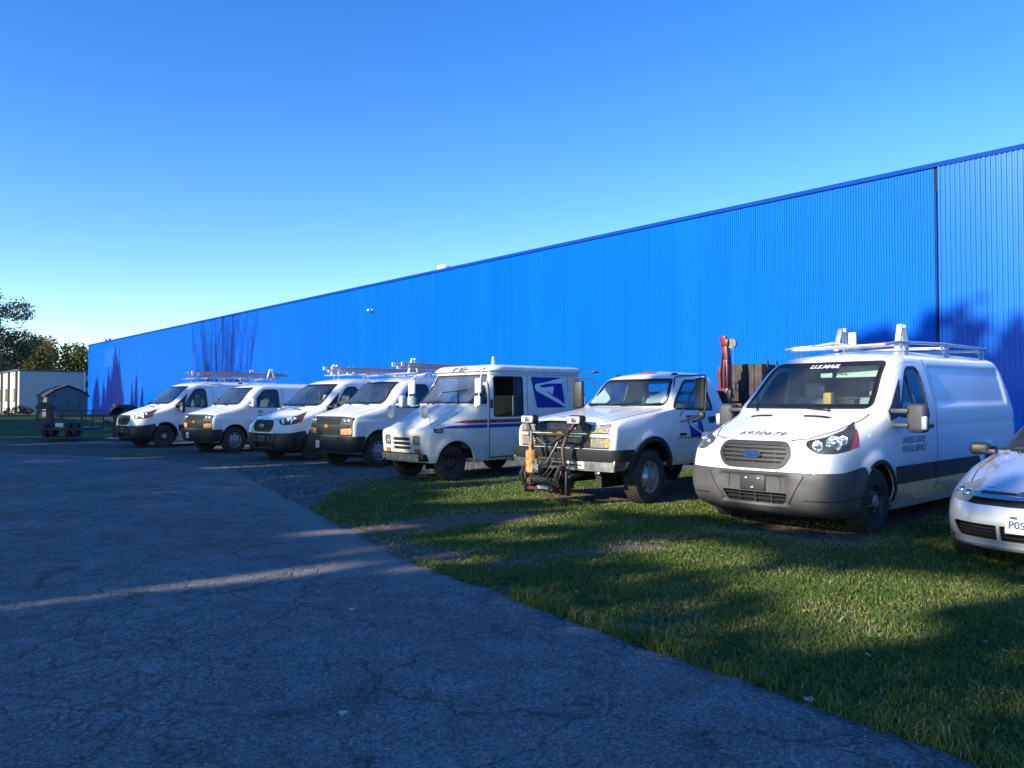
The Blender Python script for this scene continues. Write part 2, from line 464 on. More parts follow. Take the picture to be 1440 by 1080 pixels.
# ------------------------------------------------------------ bodies made of level outlines
class Body:
    """Closed body surface stacked from level outlines.  x forward, y left, z up.
    Every profile is a key list over z: xf front on the centre line, bow sweep back of the front,
    wf half width at the front corner, w half width of the side, rc corner rounding, xr rear."""
    def __init__(s, levels, xf, bow, wf, w, rc, xr, rr=0.12, xt=0.2, disp=None, ns=110, nf=16, nc=12, rcy=None, tp=2.0, rbow=0.03):
        f = {k: pchip(v) for k, v in dict(xf=xf, bow=bow, wf=wf, w=w, rc=rc, xr=xr).items()}
        fy = pchip(rcy) if rcy else f['rc']
        G = []
        nr = 5
        for z in levels:
            XF, BO, WF, W_, RC, XR = (f[k](z) for k in ('xf', 'bow', 'wf', 'w', 'rc', 'xr'))
            RY = min(fy(z), WF * 0.8)
            xC = XF - BO
            yA = WF - RY
            pts = []
            fr = lambda y: XF - BO * (y / max(WF, 1e-3)) ** 2
            xt_ = min(xt, xC - 0.25)
            def side(x):
                t = max(0.0, min(1.0, (x - xt_) / (xC - xt_)))
                return W_ - (W_ - WF) * t ** tp
            for i in range(nf): 
                y = yA * i / (nf - 1)
                pts.append((fr(y), y))
            A = Vector((fr(yA), yA)); C = Vector((xC, WF)); xB = xC - RC
            B = Vector((xB, side(xB)))
            # corner control point kept where the two tangents meet
            for i in range(1, nc):
                t = i / nc
                q = A * (1-t)**2 + C * 2*t*(1-t) + B * t*t
                pts.append((q.x, q.y))
            rrz = min(rr, W_ * 0.8)
            xE = XR + rrz
            for i in range(ns + 1):
                x = xB + (xE - xB) * i / ns
                pts.append((x, side(x)))
            Bv = Vector((xE, W_)); Cv = Vector((XR, W_)); Av = Vector((XR - 0.0, max(W_ - rrz, 0.0)))
            for i in range(1, nr):
                t = i / nr
                q = Bv * (1-t)**2 + Cv * 2*t*(1-t) + Av * t*t
                pts.append((q.x, q.y))
            for i in range(4):
                y = Av.y * (1 - i / 3)
                pts.append((XR - rbow * (1 - (y / max(Av.y, 1e-4)) ** 2) if Av.y > 0 else XR, y))
            G.append([(x, y, z) for x, y in pts])
        s.G = np.array(G)
        if disp is not None:
            s.G = disp(s.G)
        s.G[:, 0, 1] = 0; s.G[:, -1, 1] = 0
        s.L, s.K = s.G.shape[:2]
        # full ring, from rear centre over the right side to the front and round the left
        right = s.G[:, :0:-1].copy(); right[..., 1] *= -1
        s.F = np.concatenate([right, s.G], axis=1)      # K-1 + K columns, first and last coincide
        F = s.F
        du = np.zeros_like(F); dv = np.zeros_like(F)
        du[:, 1:-1] = F[:, 2:] - F[:, :-2]
        du[:, 0] = F[:, 1] - F[:, -2]; du[:, -1] = du[:, 0]
        dv[1:-1] = F[2:] - F[:-2]; dv[0] = F[1] - F[0]; dv[-1] = F[-1] - F[-2]
        N = np.cross(du, dv)
        ln = np.linalg.norm(N, axis=-1, keepdims=True); ln[ln < 1e-12] = 1
        s.N = N / ln
        c = F.mean(axis=(0, 1))
        if ((F - c) * s.N).sum(-1).mean() < 0: s.N = -s.N
        s.N[-1] = (0, 0, 1)
    def solid(s, off=0.0, zbot=None):
        P = s.F + s.N * off
        if zbot is not None:
            P = P.copy(); P[..., 2] = np.maximum(P[..., 2], zbot)
            P[0, :, 2] = zbot; 
        P = P[:, :-1]
        L, K = P.shape[:2]
        idx = np.arange(L * K).reshape(L, K)
        q = []
        for i in range(L - 1):
            a = idx[i]; b = idx[i+1]
            q.append(np.stack([a, np.roll(a, -1), np.roll(b, -1), b], -1))
        faces = [tuple(f) for f in np.concatenate(q).tolist()]
        # caps: columns k and K-k are mirror partners
        H = K // 2
        for row, rev in ((0, True), (L - 1, False)):
            for k in range(0, H):
                a, b = idx[row, k], idx[row, k + 1]
                c, d = idx[row, (K - k - 1) % K], idx[row, (K - k) % K]
                loop = []
                for v in (a, b, c, d):
                    if v not in loop: loop.append(v)
                if len(loop) >= 3:
                    faces.append(tuple(loop[::-1]) if rev else tuple(loop))
        bm = bmesh.new()
        vs = [bm.verts.new(v) for v in P.reshape(-1, 3)]
        for f in faces:
            try: bm.faces.new([vs[i] for i in f])
            except ValueError: pass
        bmesh.ops.recalc_face_normals(bm, faces=bm.faces)
        me = bpy.data.meshes.new('s'); bm.to_mesh(me); bm.free()
        return me
    def slab(s, poly, axis, o1, o2, side=1, lim=None, m=0.035):
        F = s.F
        ui, vi = {'x': (1, 2), 'y': (0, 2), 'z': (0, 1)}[axis]
        ai = 'xyz'.index(axis)
        P = np.array(poly)
        sel = (F[..., ui] > P[:, 0].min() - m) & (F[..., ui] < P[:, 0].max() + m) & (F[..., vi] > P[:, 1].min() - m) & (F[..., vi] < P[:, 1].max() + m)
        sel &= (s.N[..., ai] * side > 0.02)
        if lim is not None:
            sel &= (F[..., ai] > lim[0]) & (F[..., ai] < lim[1])
        ii, kk = np.where(sel)
        if len(ii) == 0: raise RuntimeError('empty slab')
        i0, i1, k0, k1 = max(ii.min() - 1, 0), min(ii.max() + 1, s.L - 1), max(kk.min() - 1, 0), min(kk.max() + 1, F.shape[1] - 1)
        if i1 == i0: i1 = i0 + 1
        T = (F + s.N * o1)[i0:i1+1, k0:k1+1]; B = (F + s.N * o2)[i0:i1+1, k0:k1+1]
        a, b = T.shape[:2]
        n = a * b
        idx = np.arange(n).reshape(a, b)
        co = np.concatenate([T.reshape(-1, 3), B.reshape(-1, 3)])
        fs = []
        q = np.stack([idx[:-1, :-1], idx[:-1, 1:], idx[1:, 1:], idx[1:, :-1]], -1).reshape(-1, 4)
        fs += q.tolist(); fs += (q[:, ::-1] + n).tolist()
        def rim(e):
            for j in range(len(e) - 1):
                fs.append([e[j], e[j] + n, e[j+1] + n, e[j+1]])
        rim(idx[0, :].tolist()); rim(idx[:, -1].tolist()); rim(idx[-1, ::-1].tolist()); rim(idx[::-1, 0].tolist())
        bm = bmesh.new()
        vs = [bm.verts.new(v) for v in co]
        for f in fs:
            try: bm.faces.new([vs[i] for i in f])
            except ValueError: pass
        bmesh.ops.recalc_face_normals(bm, faces=bm.faces)
        me = bpy.data.meshes.new('s'); bm.to_mesh(me); bm.free()
        return me
    def conform(s, poly, axis, o1, o2, side=1, rngs=None, hole=None, lim=None, ang=32):
        """piece of skin between offsets o1 > o2, cut to a polygon seen along the axis"""
        if rngs is None:
            rngs = {'x': (-1.9, 1.6), 'y': (0.25, 1.6) if side > 0 else (-1.6, -0.25), 'z': (0.9, 2.6)}[axis]
        me = boolop(s.slab(poly, axis, o1, o2, side, lim), prism(poly, axis, *rngs), 'INTERSECT')
        if hole:
            me = boolop(me, prism(hole, axis, *rngs), 'DIFFERENCE')
        return sharp(me, ang)
    def bvh(s):
        if not hasattr(s, '_b'):
            L, K = s.F.shape[:2]
            idx = np.arange(L*K).reshape(L, K)
            q = np.stack([idx[:-1, :-1], idx[:-1, 1:], idx[1:, 1:], idx[1:, :-1]], -1).reshape(-1, 4)
            s._b = BVHTree.FromPolygons([tuple(v) for v in s.F.reshape(-1, 3)], q.tolist())
        return s._b
    def hit(s, p, d):
        """surface point met from far outside along -d"""
        d = Vector(d)
        r = s.bvh().ray_cast(Vector(p) + d * 3, -d)
        return r[0] if r[0] is not None else Vector(p)
    def project(s, me, d, off=0.003):
        d = Vector(d).normalized()
        for v in me.vertices:
            r = s.bvh().ray_cast(v.co + d * 3, -d)
            if r[0] is not None: v.co = r[0] + d * off
        me.update()
        return me

def text_mesh(body, size, shear=0.0, bold=0.0, spacing=1.0):
    cu = bpy.data.curves.new('t', 'FONT')
    cu.body = body; cu.size = size; cu.align_x = 'CENTER'; cu.align_y = 'CENTER'
    cu.shear = shear; cu.offset = bold; cu.space_character = spacing
    cu.resolution_u = 3
    o = bpy.data.objects.new('t', cu)
    TS.collection.objects.link(o)
    dg = ts_dg()
    me = bpy.data.meshes.new_from_object(o.evaluated_get(dg), depsgraph=dg)
    bpy.data.objects.remove(o); bpy.data.curves.remove(cu)
    return me

def xform(me, mtx):
    me.transform(mtx); me.update(); return me

def frame(origin, xdir, ydir):
    x = Vector(xdir).normalized(); y = Vector(ydir); y = (y - x * y.dot(x)).normalized(); z = x.cross(y)
    m = Matrix((x, y, z)).transposed().to_4x4(); m.translation = Vector(origin)
    return m

def both(fn):
    for sd in (1, -1): fn(sd)
# ------------------------------------------------------------ shared vehicle pieces
def seam_poly(pts, wd=0.010):
    a, b = [], []
    P = [Vector(p) for p in pts]
    for i, p in enumerate(P):
        t = (P[min(i+1, len(P)-1)] - P[max(i-1, 0)]).normalized()
        n = Vector((-t.y, t.x)) * wd / 2
        a.append((p.x + n.x, p.y + n.y)); b.append((p.x - n.x, p.y - n.y))
    return a + b[::-1]

def rotz(me, a):
    return xform(me, Matrix.Rotation(a, 4, 'Z'))

def conform_d(B, poly, yaw, o1, o2, rngs=(0.1, 2.0), hole=None, lim=None):
    """like conform, seen along a direction turned by yaw from the front; poly = (u, z)"""
    c, s = math.cos(yaw), math.sin(yaw)
    T = Body.__new__(Body)
    def rt(A):
        O = A.copy(); O[..., 0] = A[..., 0] * c + A[..., 1] * s; O[..., 1] = -A[..., 0] * s + A[..., 1] * c
        return O
    T.F = rt(B.F); T.N = rt(B.N); T.L = B.L; T.K = B.K
    me = T.slab(poly, 'x', o1, o2, 1, lim)
    me = boolop(me, prism(poly, 'x', *rngs), 'INTERSECT')
    if hole: me = boolop(me, prism(hole, 'x', *rngs), 'DIFFERENCE')
    return sharp(rotz(me, yaw))

def dprism(poly, yaw, lo, hi):
    return rotz(prism(poly, 'x', lo, hi), yaw)

def cut(me, *cutters):
    for c in cutters: me = boolop(me, c, 'DIFFERENCE')
    return me

def cyl_mesh(c, axis, r, h, n=40):
    b = MB()
    v = {'x': Vector((h/2, 0, 0)), 'y': Vector((0, h/2, 0)), 'z': Vector((0, 0, h/2))}[axis]
    b.tube([Vector(c) - v, Vector(c) + v], r, n)
    bmesh.ops.recalc_face_normals(b.bm, faces=b.bm.faces)
    me = bpy.data.meshes.new('c'); b.bm.to_mesh(me); b.bm.free()
    return me

_wheel_cache = {}
def wheel_meshes(style, r, wd):
    key = (style, r, wd)
    if key in _wheel_cache: return _wheel_cache[key]
    hw = wd / 2
    rr = r * (0.585 if style != 'sedan' else 0.63)
    b = MB()
    t = [(rr, -hw*0.86), (rr + 0.02, -hw*0.95), (rr + (r-rr)*0.45, -hw*1.03), (r - 0.035, -hw*0.97), (r - 0.012, -hw*0.84), (r, -hw*0.72)]
    gro = []
    ng = 5
    for i in range(ng):
        a = -hw*0.62 + i * (hw*1.24) / (ng - 1)
        gro += [(r, a - 0.007), (r - 0.008, a - 0.005), (r - 0.008, a + 0.005), (r, a + 0.007)]
    t2 = [(x, -y) for x, y in t[::-1]]
    b.lathe(t + gro + t2, n=56)
    # lugs on the shoulders
    for k in range(44):
        a = 2 * math.pi * k / 44
        for s in (-1, 1):
            rot = Matrix.Rotation(-a, 3, 'Y')
            b.box((math.cos(a) * (r - 0.012), s * hw * 0.86, math.sin(a) * (r - 0.012)), (0.010, hw*0.20, 0.020), rot)
    tyre = b.mesh()
    b = MB()
    o = hw * 0.80
    if style == 'van_steel':
        pr = [(rr, -o), (rr, o), (rr - 0.004, o + 0.01), (rr - 0.018, o + 0.008), (rr - 0.03, o - 0.02), (rr - 0.035, o - 0.05), (rr - 0.055, o - 0.055), (rr - 0.085, o - 0.035), (0.085, o - 0.022), (0.082, o + 0.0), (0.055, o + 0.008), (0.02, o + 0.008)]
        b.lathe(pr, n=60, skip=lambda i, k: i == 6 and (k % 6) < 3)
        rim = b.mesh()
        b = MB(); b.lathe([(rr - 0.02, o - 0.08), (0.02, o - 0.08)], n=30)
        back = b.mesh()
        b = MB()
        b.lathe([(0.075, o - 0.02), (0.073, o + 0.004), (0.06, o + 0.016), (0.02, o + 0.018)], n=24)
        for k in range(5):
            a = 2 * math.pi * k / 5
            b.cyl((0.105*math.cos(a), o - 0.03, 0.105*math.sin(a)), (0.105*math.cos(a), o + 0.0, 0.105*math.sin(a)), 0.012, 6)
        hub = b.mesh()
    elif style == 'van_slotted':
        pr = [(rr, -o), (rr, o), (rr - 0.004, o + 0.01), (rr - 0.016, o + 0.01), (rr - 0.03, o - 0.01), (rr - 0.04, o - 0.03), (rr - 0.075, o - 0.020), (0.10, o - 0.005), (0.085, o + 0.02), (0.02, o + 0.024)]
        b.lathe(pr, n=64, skip=lambda i, k: i == 5 and (k % 8) < 4)
        rim = b.mesh()
        b = MB(); b.lathe([(rr - 0.02, o - 0.08), (0.02, o - 0.08)], n=30)
        back = b.mesh()
        b = MB()
        for k in range(8):
            a = 2 * math.pi * k / 8
            b.cyl((0.083*math.cos(a), o, 0.083*math.sin(a)), (0.083*math.cos(a), o + 0.035, 0.083*math.sin(a)), 0.011, 6)
        b.lathe([(0.055, o), (0.053, o + 0.04), (0.04, o + 0.055), (0.02, o + 0.056)], n=20)
        hub = b.mesh()
    elif style == 'dually':
        pr = [(rr, -o), (rr, o), (rr - 0.004, o + 0.012), (rr - 0.018, o + 0.012), (rr - 0.026, o - 0.01), (rr - 0.035, o - 0.02), (rr - 0.075, o - 0.015), (0.125, o + 0.015), (0.115, o + 0.045), (0.10, o + 0.05), (0.06, o + 0.05), (0.058, o + 0.07), (0.04, o + 0.08), (0.02, o + 0.08)]
        b.lathe(pr, n=64, skip=lambda i, k: i == 5 and (k % 8) < 3)
        rim = b.mesh()
        b = MB(); b.lathe([(rr - 0.02, o - 0.08), (0.02, o - 0.08)], n=30)
        back = b.mesh()
        b = MB()
        for k in range(8):
            a = 2 * math.pi * k / 8
            b.cyl((0.083*math.cos(a), o + 0.03, 0.083*math.sin(a)), (0.083*math.cos(a), o + 0.075, 0.083*math.sin(a)), 0.011, 6)
        hub = b.mesh()
    elif style == 'postal':
        pr = [(rr, -o), (rr, o), (rr - 0.015, o + 0.008), (rr - 0.03, o - 0.02), (rr - 0.06, o - 0.03), (rr - 0.085, o - 0.02), (0.07, o + 0.0), (0.06, o + 0.03), (0.02, o + 0.03)]
        b.lathe(pr, n=60, skip=lambda i, k: i == 4 and (k % 10) < 5)
        rim = b.mesh()
        b = MB(); b.lathe([(rr - 0.02, o - 0.08), (0.02, o - 0.08)], n=30)
        back = b.mesh()
        b = MB()
        for k in range(5):
            a = 2 * math.pi * k / 5
            b.cyl((0.085*math.cos(a), o - 0.02, 0.085*math.sin(a)), (0.085*math.cos(a), o + 0.02, 0.085*math.sin(a)), 0.012, 6)
        hub = b.mesh()
    else:
        pr = [(rr, -o), (rr, o), (rr - 0.01, o + 0.01), (rr - 0.02, o), (rr - 0.035, o - 0.01), (0.06, o + 0.01), (0.02, o + 0.014)]
        b.lathe(pr, n=60, skip=lambda i, k: i == 4 and (k % 12) < 5)
        rim = b.mesh()
        b = MB(); b.lathe([(rr - 0.02, o - 0.06), (0.02, o - 0.06)], n=30)
        back = b.mesh()
        hub = None
    _wheel_cache[key] = (tyre, rim, back, hub)
    return _wheel_cache[key]

def wheel(root, x, y, r, wd, style, steer=0.0):
    """a wheel whose outer face looks along the sign of y"""
    tyre, rim, back, hub = wheel_meshes(style, r, wd)
    rm = M['steel_wheel'] if style in ('van_steel', 'postal') else M['silver_wheel']
    w = link('wheel', rim, root, rm)
    w.location = (x, y, r - 0.012)
    w.rotation_euler = (0, random.uniform(0, 1), (0 if y > 0 else math.pi) + steer)
    w.rotation_mode = 'ZYX' if False else 'XYZ'
    link('tyre', tyre, w, M['rubber'])
    link('brake_plate', back, w, M['black'])
    if hub: link('hub', hub, w, M['silver_wheel'] if style != 'postal' else M['steel_wheel'])
    return w

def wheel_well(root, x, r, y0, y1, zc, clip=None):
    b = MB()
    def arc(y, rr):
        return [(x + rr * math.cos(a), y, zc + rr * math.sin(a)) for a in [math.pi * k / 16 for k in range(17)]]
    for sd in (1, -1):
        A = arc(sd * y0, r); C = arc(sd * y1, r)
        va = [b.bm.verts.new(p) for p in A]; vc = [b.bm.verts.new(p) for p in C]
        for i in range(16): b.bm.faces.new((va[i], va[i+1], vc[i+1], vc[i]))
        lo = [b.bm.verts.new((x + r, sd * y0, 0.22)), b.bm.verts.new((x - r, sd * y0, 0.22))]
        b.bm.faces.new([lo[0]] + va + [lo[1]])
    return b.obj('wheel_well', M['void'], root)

def seat_mesh(w=0.5):
    b = MB()
    b.box((0, 0, 0.08), (0.52, w, 0.16), bev=0.045, seg=3)
    b.box((-0.30, 0, 0.44), (0.14, w - 0.02, 0.66), Matrix.Rotation(R(-14), 3, 'Y'), bev=0.05, seg=3)
    b.box((-0.41, 0, 0.86), (0.10, w * 0.55, 0.20), Matrix.Rotation(R(-10), 3, 'Y'), bev=0.04, seg=3)
    return b.mesh()

def steering(root, x, y, z, r=0.19, tilt=28):
    b = MB()
    m = Matrix.Rotation(R(-tilt - 20), 3, 'Y')
    pts = [Vector((x, y, z)) + m @ Vector((0.0, r * math.cos(a), r * math.sin(a))) for a in [2*math.pi*k/28 for k in range(28)]]
    b.tube(pts, 0.015, 7, closed=True)
    for a in (0.3, math.pi - 0.3, -math.pi/2):
        b.tube([Vector((x, y, z)), Vector((x, y, z)) + m @ Vector((0, r*math.cos(a), r*math.sin(a)))], 0.013, 6)
    b.ball((x, y, z), 0.055, 10)
    b.tube([(x, y, z), (x + 0.32, y, z - 0.22)], 0.03, 8)
    return b.obj('steering_wheel', M['cabin'], root)

def wiper(B, root, a, b_, dirn, name='wiper'):
    """a pivot, b_ tip as rough points in front of the screen"""
    mb = MB()
    P = []
    for i in range(9):
        t = i / 8
        q = Vector(a).lerp(Vector(b_), t)
        P.append(B.hit(q, dirn) + Vector(dirn).normalized() * (0.018 + 0.02 * math.sin(math.pi * t)))
    mb.tube(P, [0.010] * 4 + [0.008] * 5, 6)
    mb.ball(P[0], 0.022, 8)
    return mb.obj(name, M['black'], root)

EAGLE_BG = [(0, 1), (0.93, 1), (1.0, 0), (0.12, 0)]
def eagle(root, B, cx, cz, w, h, side=1):
    """postal emblem: blue slanted panel with a pale eagle head in bands; x runs to the rear on the left side"""
    def T(u, v, k):  # u from front(0) to rear(1)
        x = cx + w/2 - u * w
        z = cz - h/2 + v * h
        return (x, side * 2.0, z)
    def piece(name, pts, m, off):
        # subdivide polygon finely so that it follows the skin
        b = MB()
        f = b.bm.faces.new([b.bm.verts.new(T(u, v, 0)) for u, v in pts])
        bmesh.ops.triangulate(b.bm, faces=[f])
        for _ in range(3):
            bmesh.ops.subdivide_edges(b.bm, edges=[e for e in b.bm.edges if e.calc_length() > 0.06], cuts=1, use_grid_fill=True)
            bmesh.ops.triangulate(b.bm, faces=b.bm.faces[:])
        me = bpy.data.meshes.new('e'); b.bm.to_mesh(me); b.bm.free()
        B.project(me, (0, side, 0), off)
        bmx = bmesh.new(); bmx.from_mesh(me)
        for fc in bmx.faces:
            if fc.normal.y * side < 0: fc.normal_flip()
        bmx.to_mesh(me); bmx.free()
        return link(name, me, root, m)
    pn = piece('postal_emblem', [(0.0, 1.0), (0.90, 1.0), (0.90, 0.995), (1.0, 0.0), (0.155, 0.0)], M['blue_decal'], 0.004)
    # eagle head: long beak/wing band sweeping down to the rear, upper feather band, beak triangle
    piece('eagle_mark', [(0.30, 0.80), (0.62, 0.90), (0.90, 0.99), (0.91, 0.80), (0.60, 0.80), (0.42, 0.78)], M['white_decal'], 0.007).parent = pn
    piece('eagle_mark', [(0.13, 0.70), (0.17, 0.73), (0.30, 0.74), (0.42, 0.78), (0.30, 0.80), (0.16, 0.79), (0.11, 0.72), (0.115, 0.62), (0.16, 0.54), (0.99, 0.02), (0.93, 0.05), (0.99, 0.10), (0.80, 0.27), (0.55, 0.43), (0.22, 0.58), (0.15, 0.64)], M['white_decal'], 0.007).parent = pn
    piece('eagle_mark', [(0.20, 0.64), (0.66, 0.70), (0.62, 0.42), (0.50, 0.52), (0.36, 0.60)], M['white_decal'], 0.007).parent = pn
    return pn

def surf_text(root, B, body, pos, size, right, up, dirn, m, name='lettering', shear=0.0, bold=0.0, off=0.004, spacing=1.0):
    me = text_mesh(body, size, shear, bold, spacing)
    bm = bmesh.new(); bm.from_mesh(me)
    bmesh.ops.triangulate(bm, faces=bm.faces[:])
    bm.to_mesh(me); bm.free()
    xform(me, frame(pos, right, up))
    B.project(me, dirn, off)
    return link(name, me, root, m)
# ------------------------------------------------------------ axes of the place
WD = Vector((-0.659, 0.752, 0))         # along the long wall, away from the camera
WN = Vector((0.752, 0.659, 0))          # from the yard into the building
WALL_D = 18.6
WALL_H = 6.8
T_FAR, T_NEAR, T_SEAM = 80.6, -16.0, 6.91

def rise(x, y):
    """the lawn beyond the yard climbs a little"""
    return 0.42 * ss(32.0, 58.0, y - 0.15 * (x + 20))

def inpoly(X, Y, poly):
    c = np.zeros(X.shape, bool)
    n = len(poly)
    for i in range(n):
        x1, y1 = poly[i]; x2, y2 = poly[(i+1) % n]
        if y1 == y2: continue
        m = ((y1 > Y) != (y2 > Y)) & (X < (x2 - x1) * (Y - y1) / (y2 - y1) + x1)
        c ^= m
    return c

def polydist(X, Y, poly, closed=True):
    d = np.full(X.shape, 1e9)
    n = len(poly)
    for i in range(n if closed else n - 1):
        x1, y1 = poly[i]; x2, y2 = poly[(i+1) % n]
        dx, dy = x2 - x1, y2 - y1
        t = np.clip(((X - x1) * dx + (Y - y1) * dy) / (dx*dx + dy*dy), 0, 1)
        d = np.minimum(d, np.hypot(X - x1 - t*dx, Y - y1 - t*dy))
    return d

def sdf(X, Y, poly):
    d = polydist(X, Y, poly)
    return np.where(inpoly(X, Y, poly), d, -d)

def vnoise(X, Y, seed=0):
    """smooth value noise, 0..1"""
    xi = np.floor(X).astype(np.int64); yi = np.floor(Y).astype(np.int64)
    fx = X - xi; fy = Y - yi
    fx = fx*fx*(3-2*fx); fy = fy*fy*(3-2*fy)
    def h(a, b):
        n = (a * 374761393 + b * 668265263 + seed * 974634777) & 0x7fffffff
        n = ((n ^ (n >> 13)) * 1274126177) & 0x7fffffff
        return ((n ^ (n >> 16)) & 0xffff) / 65535.0
    return (h(xi, yi)*(1-fx)+h(xi+1, yi)*fx)*(1-fy) + (h(xi, yi+1)*(1-fx)+h(xi+1, yi+1)*fx)*fy

def fbm(X, Y, seed=0, o=4):
    s = 0; a = 0.5; t = 0
    for k in range(o):
        s = s + a * vnoise(X * 2**k, Y * 2**k, seed + k*17); t += a; a *= 0.5
    return s / t

ROAD = [(20.0, -22.66), (2.05, 3.165), (-1.03, 7.6), (-2.6, 10.7), (-6.2, 17.7), (-9.0, 20.6), (-12.8, 22.6), (-20, 24.0), (-70, 28.0), (-90, -60), (20, -60)]
YARD = [(-1.03, 7.6), (-1.9, 9.0), (-2.55, 11.2), (-2.9, 13.4), (-2.75, 15.2), (-1.6, 15.6), (-0.2, 15.4), (1.6, 17.0), (7.0, 18.3), (-8, 34.5), (-13.0, 32.2), (-20, 31.0), (-70, 33.0), (-70, 20), (-12.8, 20.0), (-6.2, 15.7)]
BARE = [[(-1.9, 9.3), (-1.2, 9.2), (0.1, 10.2), (0.4, 10.8), (-0.6, 10.5), (-1.4, 9.9)], [(-1.2, 7.6), (-0.6, 7.5), (-0.5, 8.0), (-1.2, 8.4), (-1.9, 8.8)], [(-0.2, 7.25), (0.9, 8.0), (1.5, 8.3), (0.7, 8.15), (-0.1, 7.5)],
        [(2.5, 9.2), (3.7, 8.4), (4.2, 9.0), (3.0, 10.2)], [(3.0, 10.2), (4.8, 9.6), (7.5, 13.2), (6.5, 14.3)], [(0.6, 12.4), (2.2, 11.7), (4.0, 14.5), (2.5, 15.5)], [(4.0, 5.2), (4.5, 5.1), (4.6, 5.5), (4.1, 5.6)], [(4.9, 8.0), (5.6, 7.2), (7.5, 9.2), (6.6, 9.6)]]

def axis_pts(lo, hi, d0, far0, far1, g=1.13):
    c = list(np.arange(lo, hi + 1e-6, d0))
    a = [hi]; s = d0
    while a[-1] < far1: s *= g; a.append(a[-1] + s)
    b = [lo]; s = d0
    while b[-1] > far0: s *= g; b.append(b[-1] - s)
    return np.array(b[:0:-1] + c + a[1:])

def grid_sheet(name, xs, ys, zf, keep=None):
    X, Y = np.meshgrid(xs, ys)
    Z = zf(X, Y)
    n, m = X.shape
    idx = np.arange(n*m).reshape(n, m)
    q = np.stack([idx[:-1, :-1], idx[:-1, 1:], idx[1:, 1:], idx[1:, :-1]], -1).reshape(-1, 4)
    if keep is not None:
        k = keep(X, Y)
        cx = (k[:-1, :-1] & k[:-1, 1:] & k[1:, 1:] & k[1:, :-1]).reshape(-1)
        q = q[cx]
        used = np.unique(q); remap = -np.ones(n*m, int); remap[used] = np.arange(len(used))
        q = remap[q]; X = X.reshape(-1)[used]; Y = Y.reshape(-1)[used]; Z = Z.reshape(-1)[used]
    else:
        X, Y, Z = X.reshape(-1), Y.reshape(-1), Z.reshape(-1)
    me = mesh_quads(np.stack([X, Y, Z], -1), q, smooth=True)
    return me, X, Y

def set_mask(me, name, R_, G_, B_):
    ca = me.color_attributes.new(name, 'FLOAT_COLOR', 'POINT')
    arr = np.ones((len(me.vertices), 4), np.float32)
    arr[:, 0] = R_; arr[:, 1] = G_; arr[:, 2] = B_
    ca.data.foreach_set('color', arr.ravel())

